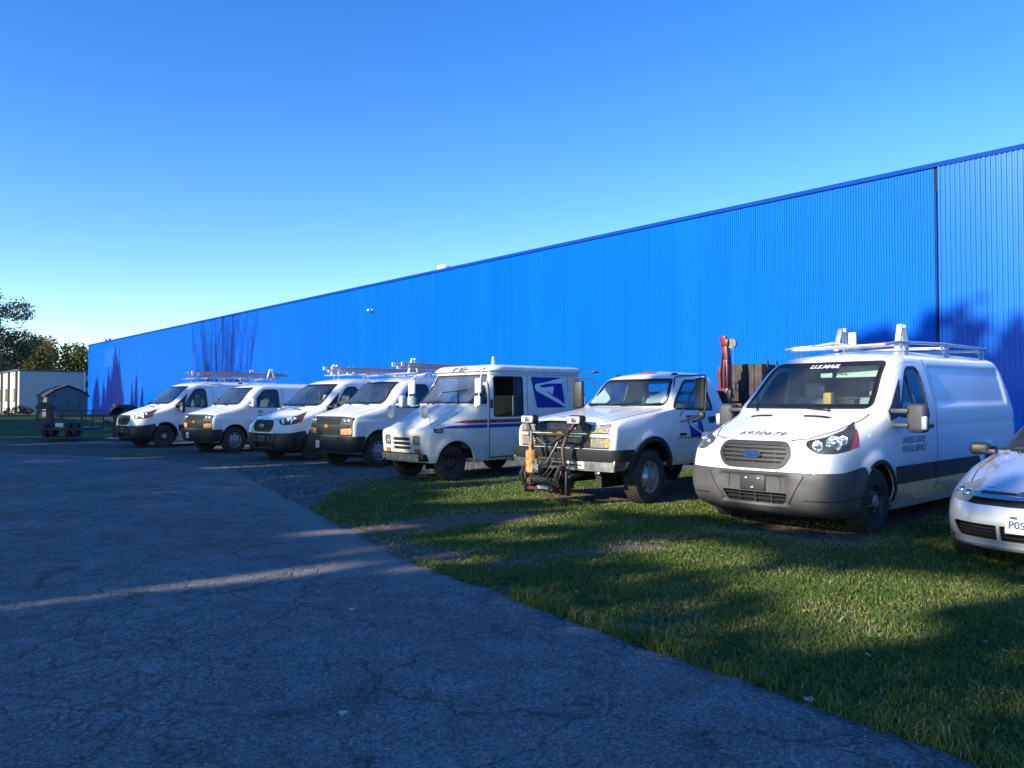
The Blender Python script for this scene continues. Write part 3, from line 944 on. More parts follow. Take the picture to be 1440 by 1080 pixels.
# ---- ground material: soil, gravel and turf under the blades, mixed by a painted mask
def ground_material():
    m = bpy.data.materials.new('ground_soil_and_turf'); m.use_nodes = True
    n, l = m.node_tree.nodes, m.node_tree.links
    p = n['Principled BSDF']; p.inputs['Roughness'].default_value = 0.95; p.inputs['Specular IOR Level'].default_value = 0.15
    at = n.new('ShaderNodeAttribute'); at.attribute_name = 'mask'
    sp = n.new('ShaderNodeSeparateColor'); l.new(at.outputs['Color'], sp.inputs[0])
    tc = n.new('ShaderNodeTexCoord')
    def noise(scale, detail=6, rough=0.6):
        t = n.new('ShaderNodeTexNoise'); t.inputs['Scale'].default_value = scale; t.inputs['Detail'].default_value = detail; t.inputs['Roughness'].default_value = rough
        l.new(tc.outputs['Object'], t.inputs['Vector']); return t
    def ramp(src, *st):
        r = n.new('ShaderNodeValToRGB')
        e = r.color_ramp.elements
        while len(e) < len(st): e.new(0.5)
        for i, (pos, c) in enumerate(st): e[i].position = pos; e[i].color = (*c, 1)
        l.new(src, r.inputs[0]); return r
    def mix(f, a, b):
        x = n.new('ShaderNodeMix'); x.data_type = 'RGBA'; l.new(f, x.inputs[0]); l.new(a, x.inputs[6]); l.new(b, x.inputs[7]); return x.outputs[2]
    nf = noise(260, 3); nm = noise(9, 7); nb = noise(1.1, 5)
    turf = ramp(nm.outputs['Fac'], (0.30, (0.045, 0.070, 0.020)), (0.52, (0.085, 0.12, 0.032)), (0.75, (0.17, 0.16, 0.06)))
    grav = ramp(nf.outputs['Fac'], (0.30, (0.07, 0.068, 0.064)), (0.50, (0.16, 0.155, 0.145)), (0.72, (0.30, 0.29, 0.27)))
    gravb = ramp(nb.outputs['Fac'], (0.35, (0.62, 0.62, 0.60)), (0.65, (1.15, 1.1, 1.0)))
    gm = n.new('ShaderNodeMix'); gm.data_type = 'RGBA'; gm.blend_type = 'MULTIPLY'; gm.inputs[0].default_value = 1
    l.new(grav.outputs[0], gm.inputs[6]); l.new(gravb.outputs[0], gm.inputs[7])
    soil = ramp(nm.outputs['Fac'], (0.30, (0.10, 0.075, 0.05)), (0.55, (0.22, 0.165, 0.115)), (0.75, (0.32, 0.26, 0.19)))
    # ragged the mask with fine noise
    def rag(src, amt=0.9):
        a = n.new('ShaderNodeMath'); a.operation = 'SUBTRACT'; a.inputs[1].default_value = 0.5; l.new(nm.outputs['Fac'], a.inputs[0])
        b = n.new('ShaderNodeMath'); b.operation = 'MULTIPLY_ADD'; b.inputs[1].default_value = amt; l.new(a.outputs[0], b.inputs[0]); l.new(src, b.inputs[2])
        c = n.new('ShaderNodeMapRange'); c.inputs['From Min'].default_value = 0.32; c.inputs['From Max'].default_value = 0.68; l.new(b.outputs[0], c.inputs[0]); return c.outputs[0]
    c1 = mix(rag(sp.outputs['Green']), turf.outputs[0], gm.outputs[2])
    c2 = mix(rag(sp.outputs['Red'], 1.3), c1, soil.outputs[0])
    l.new(c2, p.inputs['Base Color'])
    bp = n.new('ShaderNodeBump'); bp.inputs['Strength'].default_value = 0.9; bp.inputs['Distance'].default_value = 0.02
    ad = n.new('ShaderNodeMath'); ad.operation = 'ADD'; l.new(nf.outputs['Fac'], ad.inputs[0]); l.new(nm.outputs['Fac'], ad.inputs[1])
    l.new(ad.outputs[0], bp.inputs['Height']); l.new(bp.outputs[0], p.inputs['Normal'])
    return m

xs = axis_pts(-14, 9, 0.11, -700, 700); ys = axis_pts(2, 24, 0.11, -300, 1500)
def ground_z(X, Y):
    base = rise(X, Y)
    near = (1 - ss(20, 34, Y))
    rel = 0.035 * (fbm(X * 0.9, Y * 0.9, 3) - 0.5) * near + 0.012 * (fbm(X * 5, Y * 5, 5) - 0.5) * near
    droad = sdf(X, Y, ROAD)
    rel = rel * ss(0.0, 0.5, -droad) * (1.0)
    return base + rel - 0.025 * ss(-0.02, 0.10, droad) * (Y < 26) * (Y > -30)
gme, GX, GY = grid_sheet('ground', xs, ys, ground_z)
yard = ss(-0.35, 0.35, sdf(GX, GY, YARD) + 0.7 * (fbm(GX * 1.3, GY * 1.3, 9) - 0.5))
bare = np.zeros_like(GX)
for bp_ in BARE: bare = np.maximum(bare, ss(-0.25, 0.20, sdf(GX, GY, bp_) + 0.5 * (fbm(GX*2.2, GY*2.2, 21) - 0.5)))
edge = 1 - ss(0.0, 0.16, np.abs(sdf(GX, GY, ROAD) + 0.05) + 0.12 * (fbm(GX * 3, GY * 3, 4) - 0.5))
soilm = np.clip(np.maximum(bare, edge * 0.75), 0, 1) 
set_mask(gme, 'mask', soilm, yard, 0)
ground = link('ground', gme, None, ground_material()); tag(ground, kind='structure')

# ---- road
def asphalt_material():
    m = bpy.data.materials.new('cracked_asphalt'); m.use_nodes = True
    n, l = m.node_tree.nodes, m.node_tree.links
    p = n['Principled BSDF']; p.inputs['Roughness'].default_value = 0.85; p.inputs['Specular IOR Level'].default_value = 0.3
    tc = n.new('ShaderNodeTexCoord')
    def noise(scale, detail=6, rough=0.6, vec=None):
        t = n.new('ShaderNodeTexNoise'); t.inputs['Scale'].default_value = scale; t.inputs['Detail'].default_value = detail; t.inputs['Roughness'].default_value = rough
        l.new(vec if vec else tc.outputs['Object'], t.inputs['Vector']); return t
    def ramp(src, *st):
        r = n.new('ShaderNodeValToRGB'); e = r.color_ramp.elements
        while len(e) < len(st): e.new(0.5)
        for i, (pos, c) in enumerate(st): e[i].position = pos; e[i].color = (*c, 1)
        l.new(src, r.inputs[0]); return r
    def mul(a, b, f=1.0):
        x = n.new('ShaderNodeMix'); x.data_type = 'RGBA'; x.blend_type = 'MULTIPLY'; x.inputs[0].default_value = f
        l.new(a, x.inputs[6]); l.new(b, x.inputs[7]); return x.outputs[2]
    agg = n.new('ShaderNodeTexVoronoi'); agg.inputs['Scale'].default_value = 70; l.new(tc.outputs['Object'], agg.inputs['Vector'])
    agr = ramp(agg.outputs['Color'], (0.0, (0.09, 0.088, 0.085)), (0.5, (0.21, 0.205, 0.195)), (0.85, (0.30, 0.29, 0.275)), (1.0, (0.42, 0.40, 0.38)))
    fine = noise(210, 2); big = noise(0.55, 6, 0.62); mid = noise(3.2, 6, 0.6)
    c = mul(agr.outputs[0], ramp(fine.outputs['Fac'], (0.38, (0.45, 0.45, 0.45)), (0.60, (1.34, 1.34, 1.34))).outputs[0])
    c = mul(c, ramp(big.outputs['Fac'], (0.32, (0.74, 0.75, 0.76)), (0.52, (1.05, 1.05, 1.05)), (0.70, (1.30, 1.24, 1.14))).outputs[0])
    c = mul(c, ramp(mid.outputs['Fac'], (0.34, (0.78, 0.78, 0.78)), (0.60, (1.1, 1.1, 1.1))).outputs[0])
    # crack network: two voronoi sizes on warped coordinates, fading in and out
    warp = noise(1.6, 5, 0.6)
    wv = n.new('ShaderNodeVectorMath'); wv.operation = 'MULTIPLY_ADD'; wv.inputs[1].default_value = (0.75, 0.75, 0)
    l.new(warp.outputs['Color'], wv.inputs[0]); l.new(tc.outputs['Object'], wv.inputs[2])
    warp2 = noise(14, 4, 0.6)
    w2 = n.new('ShaderNodeVectorMath'); w2.operation = 'MULTIPLY_ADD'; w2.inputs[1].default_value = (0.07, 0.07, 0)
    l.new(warp2.outputs['Color'], w2.inputs[0]); l.new(wv.outputs[0], w2.inputs[2])
    crk = []
    for sc, wd, seed, lo, hi in ((0.9, 0.013, 0, 0.36, 0.48), (2.4, 0.024, 5, 0.40, 0.54), (5.8, 0.042, 9, 0.50, 0.62)):
        v = n.new('ShaderNodeTexVoronoi'); v.feature = 'DISTANCE_TO_EDGE'; v.inputs['Scale'].default_value = sc
        l.new(w2.outputs[0], v.inputs['Vector'])
        r = n.new('ShaderNodeMapRange'); r.inputs['From Max'].default_value = wd; r.inputs['To Min'].default_value = 1; r.inputs['To Max'].default_value = 0; l.new(v.outputs['Distance'], r.inputs[0])
        ns = noise(0.45 + seed * 0.03, 4, 0.6)
        g = n.new('ShaderNodeMapRange'); g.inputs['From Min'].default_value = lo; g.inputs['From Max'].default_value = hi; l.new(ns.outputs['Fac'], g.inputs[0])
        k = n.new('ShaderNodeMath'); k.operation = 'MULTIPLY'; l.new(r.outputs[0], k.inputs[0]); l.new(g.outputs[0], k.inputs[1]); crk.append(k.outputs[0])
    a = n.new('ShaderNodeMath'); a.operation = 'MAXIMUM'; l.new(crk[0], a.inputs[0]); l.new(crk[1], a.inputs[1])
    b = n.new('ShaderNodeMath'); b.operation = 'MAXIMUM'; l.new(a.outputs[0], b.inputs[0]); l.new(crk[2], b.inputs[1])
    x = n.new('ShaderNodeMix'); x.data_type = 'RGBA'; x.inputs[7].default_value = (0.035, 0.037, 0.033, 1)
    f = n.new('ShaderNodeMath'); f.operation = 'MULTIPLY'; f.inputs[1].default_value = 0.68; l.new(b.outputs[0], f.inputs[0])
    l.new(f.outputs[0], x.inputs[0]); l.new(c, x.inputs[6])
    # gravel and dust gathering along the outer edge
    at = n.new('ShaderNodeAttribute'); at.attribute_name = 'mask'
    sp = n.new('ShaderNodeSeparateColor'); l.new(at.outputs['Color'], sp.inputs[0])
    y = n.new('ShaderNodeMix'); y.data_type = 'RGBA'
    gr = ramp(fine.outputs['Fac'], (0.30, (0.12, 0.118, 0.11)), (0.55, (0.24, 0.23, 0.21)), (0.75, (0.42, 0.40, 0.34)))
    l.new(sp.outputs['Red'], y.inputs[0]); l.new(x.outputs[2], y.inputs[6]); l.new(gr.outputs[0], y.inputs[7])
    l.new(y.outputs[2], p.inputs['Base Color'])
    bp = n.new('ShaderNodeBump'); bp.inputs['Strength'].default_value = 0.75; bp.inputs['Distance'].default_value = 0.012
    h = n.new('ShaderNodeMath'); h.operation = 'MULTIPLY_ADD'; h.inputs[1].default_value = -2.5; l.new(b.outputs[0], h.inputs[0])
    h2 = n.new('ShaderNodeMath'); h2.operation = 'ADD'; l.new(agg.outputs['Distance'], h2.inputs[0]); l.new(fine.outputs['Fac'], h2.inputs[1]); l.new(h2.outputs[0], h.inputs[2])
    l.new(h.outputs[0], bp.inputs['Height']); l.new(bp.outputs[0], p.inputs['Normal'])
    return m

xr_ = axis_pts(-13, 4, 0.055, -95, 24, 1.08); yr_ = axis_pts(2, 24, 0.06, -62, 40, 1.08)
def road_f(X, Y):
    return sdf(X, Y, ROAD) + 0.16 * (fbm(X * 2.4, Y * 2.4, 31) - 0.5) + 0.05 * (fbm(X * 11, Y * 11, 33) - 0.5)
def road_keep(X, Y):
    return road_f(X, Y) > -0.035
def road_z(X, Y):
    return 0.006 + rise(X, Y) + 0.012 * (fbm(X * 0.6, Y * 0.6, 12) - 0.5) - 0.012 * (1 - ss(0.0, 0.14, sdf(X, Y, ROAD)))
rme, RX, RY = grid_sheet('road', xr_, yr_, road_z, road_keep)
for _ in range(2):      # pull the rim onto the edge line so that it runs smoothly
    F0 = road_f(RX, RY); e_ = 0.01
    gx_ = (road_f(RX + e_, RY) - F0) / e_; gy_ = (road_f(RX, RY + e_) - F0) / e_
    g2 = np.maximum(gx_**2 + gy_**2, 0.3)
    mv = (F0 < 0.0)
    RX = np.where(mv, RX - F0 * gx_ / g2, RX); RY = np.where(mv, RY - F0 * gy_ / g2, RY)
rme.vertices.foreach_set('co', np.stack([RX, RY, road_z(RX, RY)], -1).astype(np.float32).ravel()); rme.update()
yd = polydist(RX, RY, ROAD[2:9], closed=False)
set_mask(rme, 'mask', (1 - ss(0.05, 1.1, yd + 1.0 * (fbm(RX*1.2, RY*1.2, 41) - 0.5))) * 0.9, 0, 0)
road = link('road', rme, None, asphalt_material()); tag(road, kind='structure')

# ---- grass blades
def leafy(name, c1, c2, trans=0.35, rough=0.55, attr=True, c3=None):
    m = bpy.data.materials.new(name); m.use_nodes = True
    n, l = m.node_tree.nodes, m.node_tree.links
    n.clear()
    out = n.new('ShaderNodeOutputMaterial')
    at = n.new('ShaderNodeAttribute'); at.attribute_name = 'tone'
    r = n.new('ShaderNodeValToRGB'); e = r.color_ramp.elements
    e[0].color = (*c1, 1); e[1].color = (*c2, 1)
    if c3: q = e.new(0.8); q.color = (*c2, 1); e[2].color = (*c3, 1); 
    l.new(at.outputs['Fac'], r.inputs[0])
    d = n.new('ShaderNodeBsdfPrincipled'); d.inputs['Roughness'].default_value = rough; d.inputs['Specular IOR Level'].default_value = 0.3
    t = n.new('ShaderNodeBsdfTranslucent'); mx = n.new('ShaderNodeMixShader'); mx.inputs[0].default_value = trans
    l.new(r.outputs[0], d.inputs['Base Color']); l.new(r.outputs[0], t.inputs['Color'])
    l.new(d.outputs[0], mx.inputs[1]); l.new(t.outputs[0], mx.inputs[2]); l.new(mx.outputs[0], out.inputs[0])
    return m

def set_tone(me, vals):
    a = me.attributes.new('tone', 'FLOAT', 'POINT'); a.data.foreach_set('value', vals.astype(np.float32))

def grass_field(name, zones, mats, hscale=1.0):
    P = []
    for (x0, x1, y0, y1, dens) in zones:
        n = int((x1 - x0) * (y1 - y0) * dens)
        X = rng.uniform(x0, x1, n); Y = rng.uniform(y0, y1, n)
        P.append(np.stack([X, Y], -1))
    P = np.concatenate(P)
    X, Y = P[:, 0], P[:, 1]
    # only what the camera could see, with a margin
    k = (X < 0.80 * Y + 4.5) & (X > -0.80 * Y - 1.2)
    sr = sdf(X, Y, ROAD); sy = sdf(X, Y, YARD)
    k &= (sr < 0.03 + 0.10 * (fbm(X*6, Y*6, 51) - 0.45)) & (sy < 0.25 + 0.9 * (fbm(X*1.3, Y*1.3, 9) - 0.5))
    bare = np.full(X.shape, -1.0)
    for bp_ in BARE: bare = np.maximum(bare, sdf(X, Y, bp_) + 0.5 * (fbm(X*2.2, Y*2.2, 21) - 0.5))
    k &= (rng.uniform(0, 1, len(X)) > ss(-0.30, 0.10, bare) * 0.93)
    thin = fbm(X * 1.7, Y * 1.7, 61)
    k &= rng.uniform(0, 1, len(X)) > ss(0.60, 0.74, thin) * 0.55
    X, Y, sr, thin, bare = X[k], Y[k], sr[k], thin[k], bare[k]
    N = len(X)
    clump = fbm(X * 3.1, Y * 3.1, 71); patch = fbm(X * 0.55, Y * 0.55, 77)
    h = (0.018 + 0.022 * clump ** 1.5 + rng.exponential(0.006, N)) * hscale * (1 + 1.1 * (1 - ss(0, 0.30, -sr)) * clump * 1.5)
    h *= 1 - 0.5 * ss(-0.2, 0.1, bare)
    dist = np.hypot(X, Y)
    w = (0.0022 + 0.00042 * dist) * rng.uniform(0.7, 1.4, N)
    az = rng.uniform(0, 2*np.pi, N); lean = rng.normal(0, 0.8, N); la = rng.uniform(0, 2*np.pi, N)
    z0 = ground_z(X, Y) - 0.004
    ca, sa = np.cos(az), np.sin(az)
    lx, ly = np.cos(la) * lean * h, np.sin(la) * lean * h
    def pt(side, t, bend):
        return np.stack([X + side * w * ca * (1 - 0.4*t) + lx * bend, Y + side * w * sa * (1 - 0.4*t) + ly * bend, z0 + h * t], -1)
    V = np.stack([pt(-1, 0, 0), pt(1, 0, 0), pt(1, 0.55, 0.35), pt(-1, 0.55, 0.35), np.stack([X + lx, Y + ly, z0 + h * (1 - 0.12*np.abs(lean))], -1)], 1)
    b = np.arange(N)[:, None] * 5
    T = np.concatenate([b + [0, 1, 2], b + [0, 2, 3], b + [3, 2, 4]], 0)
    me = mesh_quads(V.reshape(-1, 3), T)
    tone = np.clip(0.26 + 0.45 * patch + 0.30 * (clump - 0.5) + rng.normal(0, 0.13, N) + 0.35 * ss(-0.6, 0.0, bare) + 0.25 * ss(0.55, 0.72, thin) + (rng.uniform(0, 1, N) > 0.95) * 0.45, 0, 1)
    set_tone(me, np.repeat(tone, 5))
    o = link(name, me, None, mats); tag(o, kind='stuff')
    return o
gm_ = leafy('grass_blade', (0.045, 0.10, 0.018), (0.15, 0.20, 0.04), 0.35, c3=(0.34, 0.29, 0.14))
g1 = grass_field('grass', [(0, 5, 2.2, 6.5, 5200), (5, 8, 2.2, 6.5, 1800), (-1.5, 8, 6.5, 9.5, 2900), (8, 11, 6.5, 9.5, 1000), (-4, 11, 9.5, 13.5, 1400), (-4.5, 12, 13.5, 18, 450)], gm_)
tag(g1, 'short green grass with dry tufts between the road edge and the parked row', 'grass')
# broadleaf weeds and dry tufts along the road edge are part of the same turf; loose gravel on the yard
def pebbles(name, n, region, m, test=None, label='grey gravel spread over the parking yard', cat='gravel', size=1.0, zf=None):
    X = rng.uniform(region[0], region[1], n); Y = rng.uniform(region[2], region[3], n)
    s = sdf(X, Y, YARD)
    k = test(X, Y) if test else (s > -0.6) & (rng.uniform(0, 1, n) < 0.25 + 0.75 * ss(-0.2, 0.4, s)) & (np.abs(X) < 0.75 * Y)
    X, Y = X[k], Y[k]; N = len(X)
    r = rng.uniform(0.006, 0.018, N) * (1 + 0.03 * Y) * size
    base = np.array([[1, 0, 0], [0, 1, 0], [-1, 0, 0], [0, -1, 0], [0.1, 0.1, 0.8]])
    a = rng.uniform(0, 6.28, N)
    B_ = base[None] * r[:, None, None]
    x = B_[..., 0] * np.cos(a)[:, None] - B_[..., 1] * np.sin(a)[:, None]; y = B_[..., 0] * np.sin(a)[:, None] + B_[..., 1] * np.cos(a)[:, None]
    V = np.stack([x + X[:, None], y + Y[:, None], B_[..., 2] + (zf or ground_z)(X, Y)[:, None]], -1)
    b = np.arange(N)[:, None] * 5
    T = np.concatenate([b + [0, 1, 4], b + [1, 2, 4], b + [2, 3, 4], b + [3, 0, 4]], 0)
    me = mesh_quads(V.reshape(-1, 3), T); set_tone(me, np.repeat(rng.uniform(0, 1, N), 5))
    o = link(name, me, None, m); tag(o, label, cat, kind='stuff'); return o
pebbles('gravel', 26000, (-10, 2, 7.5, 20), leafy('gravel_stone', (0.05, 0.05, 0.05), (0.28, 0.27, 0.25), 0.0, 0.8))

def on_road(X, Y):
    d = sdf(X, Y, ROAD)
    return (d > 0.0) & (np.abs(X) < 0.72 * Y + 0.3) & (rng.uniform(0, 1, len(X)) < 0.10 + 0.9 * np.exp(-d / 0.16)) 
pebbles('grit', 30000, (-6, 3.5, 2.8, 13), leafy('grit_stone', (0.06, 0.055, 0.05), (0.42, 0.39, 0.34), 0.0, 0.8), on_road, 'loose grit scattered along the edge of the asphalt', 'grit', 0.45, road_z)
def litter(n):
    X = rng.uniform(-3, 7, n); Y = rng.uniform(3.2, 13, n)
    k = (np.abs(X) < 0.72 * Y) & (sdf(X, Y, ROAD) < -0.02) | (rng.uniform(0, 1, n) < 0.05)
    X, Y = X[k], Y[k]; N = len(X)
    a = rng.uniform(0, 6.28, N); s_ = rng.uniform(0.010, 0.026, N); z = ground_z(X, Y) + rng.uniform(0.015, 0.035, N)
    z = np.where(sdf(X, Y, ROAD) > 0, road_z(X, Y) + 0.004, z)
    ca, sa = np.cos(a), np.sin(a); tl = rng.normal(0, 0.4, N) * s_
    V = np.stack([np.stack([X + ca*s_, Y + sa*s_, z + tl], -1), np.stack([X - sa*s_*0.6, Y + ca*s_*0.6, z + 0.004], -1), np.stack([X - ca*s_, Y - sa*s_, z - tl*0.5], -1), np.stack([X + sa*s_*0.6, Y - ca*s_*0.6, z + 0.006], -1)], 1)
    me = mesh_quads(V.reshape(-1, 3), np.arange(N*4).reshape(N, 4)); set_tone(me, np.repeat(rng.uniform(0, 1, N), 4))
    o = link('leaf_litter', me, None, leafy('dry_litter', (0.16, 0.08, 0.03), (0.55, 0.45, 0.20), 0.2)); tag(o, 'small dry leaves strewn thinly over the turf', 'leaves', kind='stuff')
litter(900)

# ------------------------------------------------------------ the long blue building
def W(t, d, z):
    """point from wall coordinates: t along, d in front of the wall (towards the yard), z up"""
    p = WN * (WALL_D - d) + WD * t
    return Vector((p.x, p.y, z))
def wall_material(name, rough, c, coat=0.1):
    m = bpy.data.materials.new(name); m.use_nodes = True
    n, l = m.node_tree.nodes, m.node_tree.links
    p = n['Principled BSDF']
    tc = n.new('ShaderNodeTexCoord')
    mp = n.new('ShaderNodeMapping'); mp.inputs['Scale'].default_value = (1.2, 1.2, 0.22); l.new(tc.outputs['Generated'], mp.inputs[0])
    geo = n.new('ShaderNodeNewGeometry')
    mp2 = n.new('ShaderNodeMapping'); mp2.inputs['Scale'].default_value = (0.9, 0.9, 0.14); l.new(geo.outputs['Position'], mp2.inputs[0])
    t = n.new('ShaderNodeTexNoise'); t.inputs['Scale'].default_value = 1.0; t.inputs['Detail'].default_value = 6; l.new(mp2.outputs[0], t.inputs['Vector'])
    oi = n.new('ShaderNodeObjectInfo')
    r = n.new('ShaderNodeValToRGB'); r.color_ramp.elements[0].position = 0.3; r.color_ramp.elements[1].position = 0.7
    r.color_ramp.elements[0].color = (*[x * 0.92 for x in c], 1); r.color_ramp.elements[1].color = (*[min(1, x * 1.04) for x in c], 1)
    l.new(t.outputs['Fac'], r.inputs[0])
    hv = n.new('ShaderNodeHueSaturation'); l.new(r.outputs[0], hv.inputs['Color'])
    mr = n.new('ShaderNodeMapRange'); mr.inputs['To Min'].default_value = 0.975; mr.inputs['To Max'].default_value = 1.02; l.new(oi.outputs['Random'], mr.inputs[0]); l.new(mr.outputs[0], hv.inputs['Value'])
    l.new(hv.outputs[0], p.inputs['Base Color'])
    rr = n.new('ShaderNodeMapRange'); rr.inputs['To Min'].default_value = rough * 0.8; rr.inputs['To Max'].default_value = rough * 1.25; l.new(t.outputs['Fac'], rr.inputs[0]); l.new(rr.outputs[0], p.inputs['Roughness'])
    p.inputs['Metallic'].default_value = 0.0; p.inputs['Specular IOR Level'].default_value = 0.06
    p.inputs['Coat Weight'].default_value = coat; p.inputs['Coat Roughness'].default_value = 0.26
    return m
BLUE = (0.000, 0.140, 0.66)
M['wall_blue'] = wall_material('blue_wall_sheet', 0.45, BLUE, 0.14)
M['wall_blue2'] = wall_material('newer_blue_wall_sheet', 0.34, (0.0, 0.150, 0.66), 0.6)
M['wall_trim'] = mat('blue_wall_trim', (0.0, 0.055, 0.32), 0.6, spec=0.1, noise=0.1, nscale=1)
bld = empty('warehouse', W(0, 0, 0))
tag(bld, 'long bright blue metal-clad warehouse running the whole length of the yard', 'building')
bld_off = Vector(bld.location)
def panel_mesh(wd, n, dep):
    """ribbed sheet: local x along the wall, local y outwards to the yard, z up"""
    xs_ = []
    p = wd / n
    for k in range(n):
        a = k * p
        xs_ += [(a, 0.0), (a + p*0.34, 0.0), (a + p*0.46, dep), (a + p*0.88, dep)]
    xs_.append((wd, 0.0))
    # the lap: last rib stands a little prouder
    xs_[-2] = (xs_[-2][0], dep * 1.3); xs_[-3] = (xs_[-3][0], dep * 1.3)
    v, f = [], []
    for i, (x, y) in enumerate(xs_): v += [(x, y, 0.0), (x, y, WALL_H)]
    for i in range(len(xs_) - 1): f.append((2*i, 2*i+2, 2*i+3, 2*i+1))
    return mesh_np(v, f)
PW = 0.90
pm1 = panel_mesh(PW, 14, 0.015); pm1.materials.append(M['wall_blue'])
pm2 = panel_mesh(PW, 9, 0.017); pm2.materials.append(M['wall_blue2'])
ang = math.atan2(WD.y, WD.x)
t = T_SEAM + 0.04
k = 0
# local frame: x = WD, y = WN rotated: WD turned +90deg gives (-.752,-.659) = towards the yard
while t < T_FAR - 0.01:
    o = bpy.data.objects.new('wall_panel', pm1); COL.objects.link(o); o.parent = bld
    wdt = min(PW, T_FAR - t)
    o.location = W(t, random.uniform(0, 0.003), 0) - bld_off; o.rotation_euler = (0, 0, ang); o.scale = (wdt / PW, 1, 1)
    t += PW
t = T_SEAM - 0.04
while t > T_NEAR:
    o = bpy.data.objects.new('wall_panel', pm2); COL.objects.link(o); o.parent = bld
    o.location = W(t - PW, 0.02 + random.uniform(0, 0.004), 0) - bld_off; o.rotation_euler = (0, 0, ang)
    t -= PW
def wbox(name, t0, t1, d0, d1, z0, z1, m, parent=None, bev=0):
    b = MB(); b.box(((t0+t1)/2, (d0+d1)/2, (z0+z1)/2), (abs(t1-t0), abs(d1-d0), abs(z1-z0)), bev=bev)
    o = b.obj(name, m if not isinstance(m, str) else M[m], parent)
    o.location = W(0, 0, 0) - (bld_off if parent is bld else Vector((0, 0, 0))); o.rotation_euler = (0, 0, ang)
    return o
wbox('wall_core', T_NEAR, T_FAR - 0.03, -0.30, -0.02, -0.2, WALL_H - 0.02, 'wall_trim', bld)
wbox('seam_flashing', T_SEAM - 0.035, T_SEAM + 0.035, -0.02, -0.004, 0, WALL_H - 0.02, 'void', bld)
wbox('seam_trim', T_SEAM - 0.02, T_SEAM + 0.0, 0.0, 0.05, 0, WALL_H - 0.6, 'wall_trim', bld)
wbox('eave_trim', T_NEAR, T_FAR + 0.05, 0.03, 0.055, WALL_H - 0.07, WALL_H + 0.03, 'wall_trim', bld)
wbox('gutter', T_NEAR, T_FAR + 0.05, -0.10, 0.028, WALL_H + 0.005, WALL_H + 0.035, 'wall_trim', bld)
wbox('base_trim', T_NEAR, T_FAR, 0.03, 0.05, 0.0, 0.12, 'wall_trim', bld)
wbox('end_wall', T_FAR - 0.02, T_FAR + 0.02, -30, 0.02, -0.2, WALL_H, 'wall_blue', bld)
b = MB()
b.poly([(T_NEAR, -0.1, WALL_H - 0.03), (T_FAR, -0.1, WALL_H - 0.03), (T_FAR, -30, WALL_H + 0.3), (T_NEAR, -30, WALL_H + 0.3)])
o = b.obj('roof', mat('roof_sheet', (0.35, 0.37, 0.4), 0.5), bld); o.location = (0, 0, 0); o.rotation_euler = (0, 0, ang)
wbox('patch_panel', 70.5, 74.8, 0.03, 0.05, 4.55, 6.1, wall_material('patch_blue', 0.42, (0.0, 0.10, 0.62), 0.05), bld)
# roof vent, camera on the wall, small vents at the far end
def t_of(px):   # wall coordinate seen at an image column of the photograph (used once, while measuring)
    k_ = (px - 720) / 1110.0
    return (13.987 - k_ * 12.257) / (0.659 + k_ * 0.752)
tv = t_of(591)
b = MB(); c = W(tv, -1.2, WALL_H); b.lathe([(0.02, 0.50), (0.26, 0.49), (0.30, 0.45), (0.30, 0.38), (0.29, 0.36), (0.29, -0.1)], o=c, axis='z', n=28)
o = b.obj('roof_vent', M['white_steel']); o.location = (0, 0, 0.0)
tag(o, 'round white vent cap standing on the roof edge of the blue warehouse', 'roof vent')
tc_ = t_of(524)
cm = empty('security_camera', W(tc_, 0.03, 5.62)); cm.rotation_euler = (0, 0, ang); cm.scale = (0.6, 0.6, 0.6)
b = MB(); b.box((0, 0.03, 0.02), (0.16, 0.06, 0.16), bev=0.01); b.tube([(0, 0.05, 0), (0, 0.22, 0.0)], 0.03, 8); b.obj('bracket', M['white_steel'], cm)
b = MB(); b.box((0.05, 0.30, 0.02), (0.30, 0.14, 0.14), Matrix.Rotation(R(12), 3, 'Y'), bev=0.03); b.obj('housing', M['white_steel'], cm)
b = MB(); b.cyl((-0.12, 0.30, 0.05), (-0.10, 0.30, 0.04), 0.05, 12); b.obj('camera_lens', M['black'], cm)
tag(cm, 'small white security camera high on the blue wall, left of the roof vent', 'security camera')
for i, px in enumerate((138, 143)):
    b = MB(); c = W(t_of(px), -0.6, WALL_H); b.cyl(c, c + Vector((0, 0, 0.28)), 0.08, 10); b.cyl(c + Vector((0, 0, 0.28)), c + Vector((0, 0, 0.36)), 0.13, 10)
    o = b.obj('vent_pipe', M['wall_blue']); tag(o, ('left' if i == 0 else 'right') + ' one of two small blue pipes on the far roof corner', 'vent pipe', 'pipes on the far roof corner')
# white post by the wall
pbm = W(t_of(139), 1.5, 0)
b = MB(); b.box((pbm.x, pbm.y, 0.42 + 0.55), (0.20, 0.20, 1.1), bev=0.02); b.box((pbm.x, pbm.y, 0.42 + 1.12), (0.34, 0.30, 0.08), bev=0.02)
o = b.obj('utility_post', M['white_steel']); tag(o, 'short pale utility post on the grass before the far end of the blue wall', 'post')
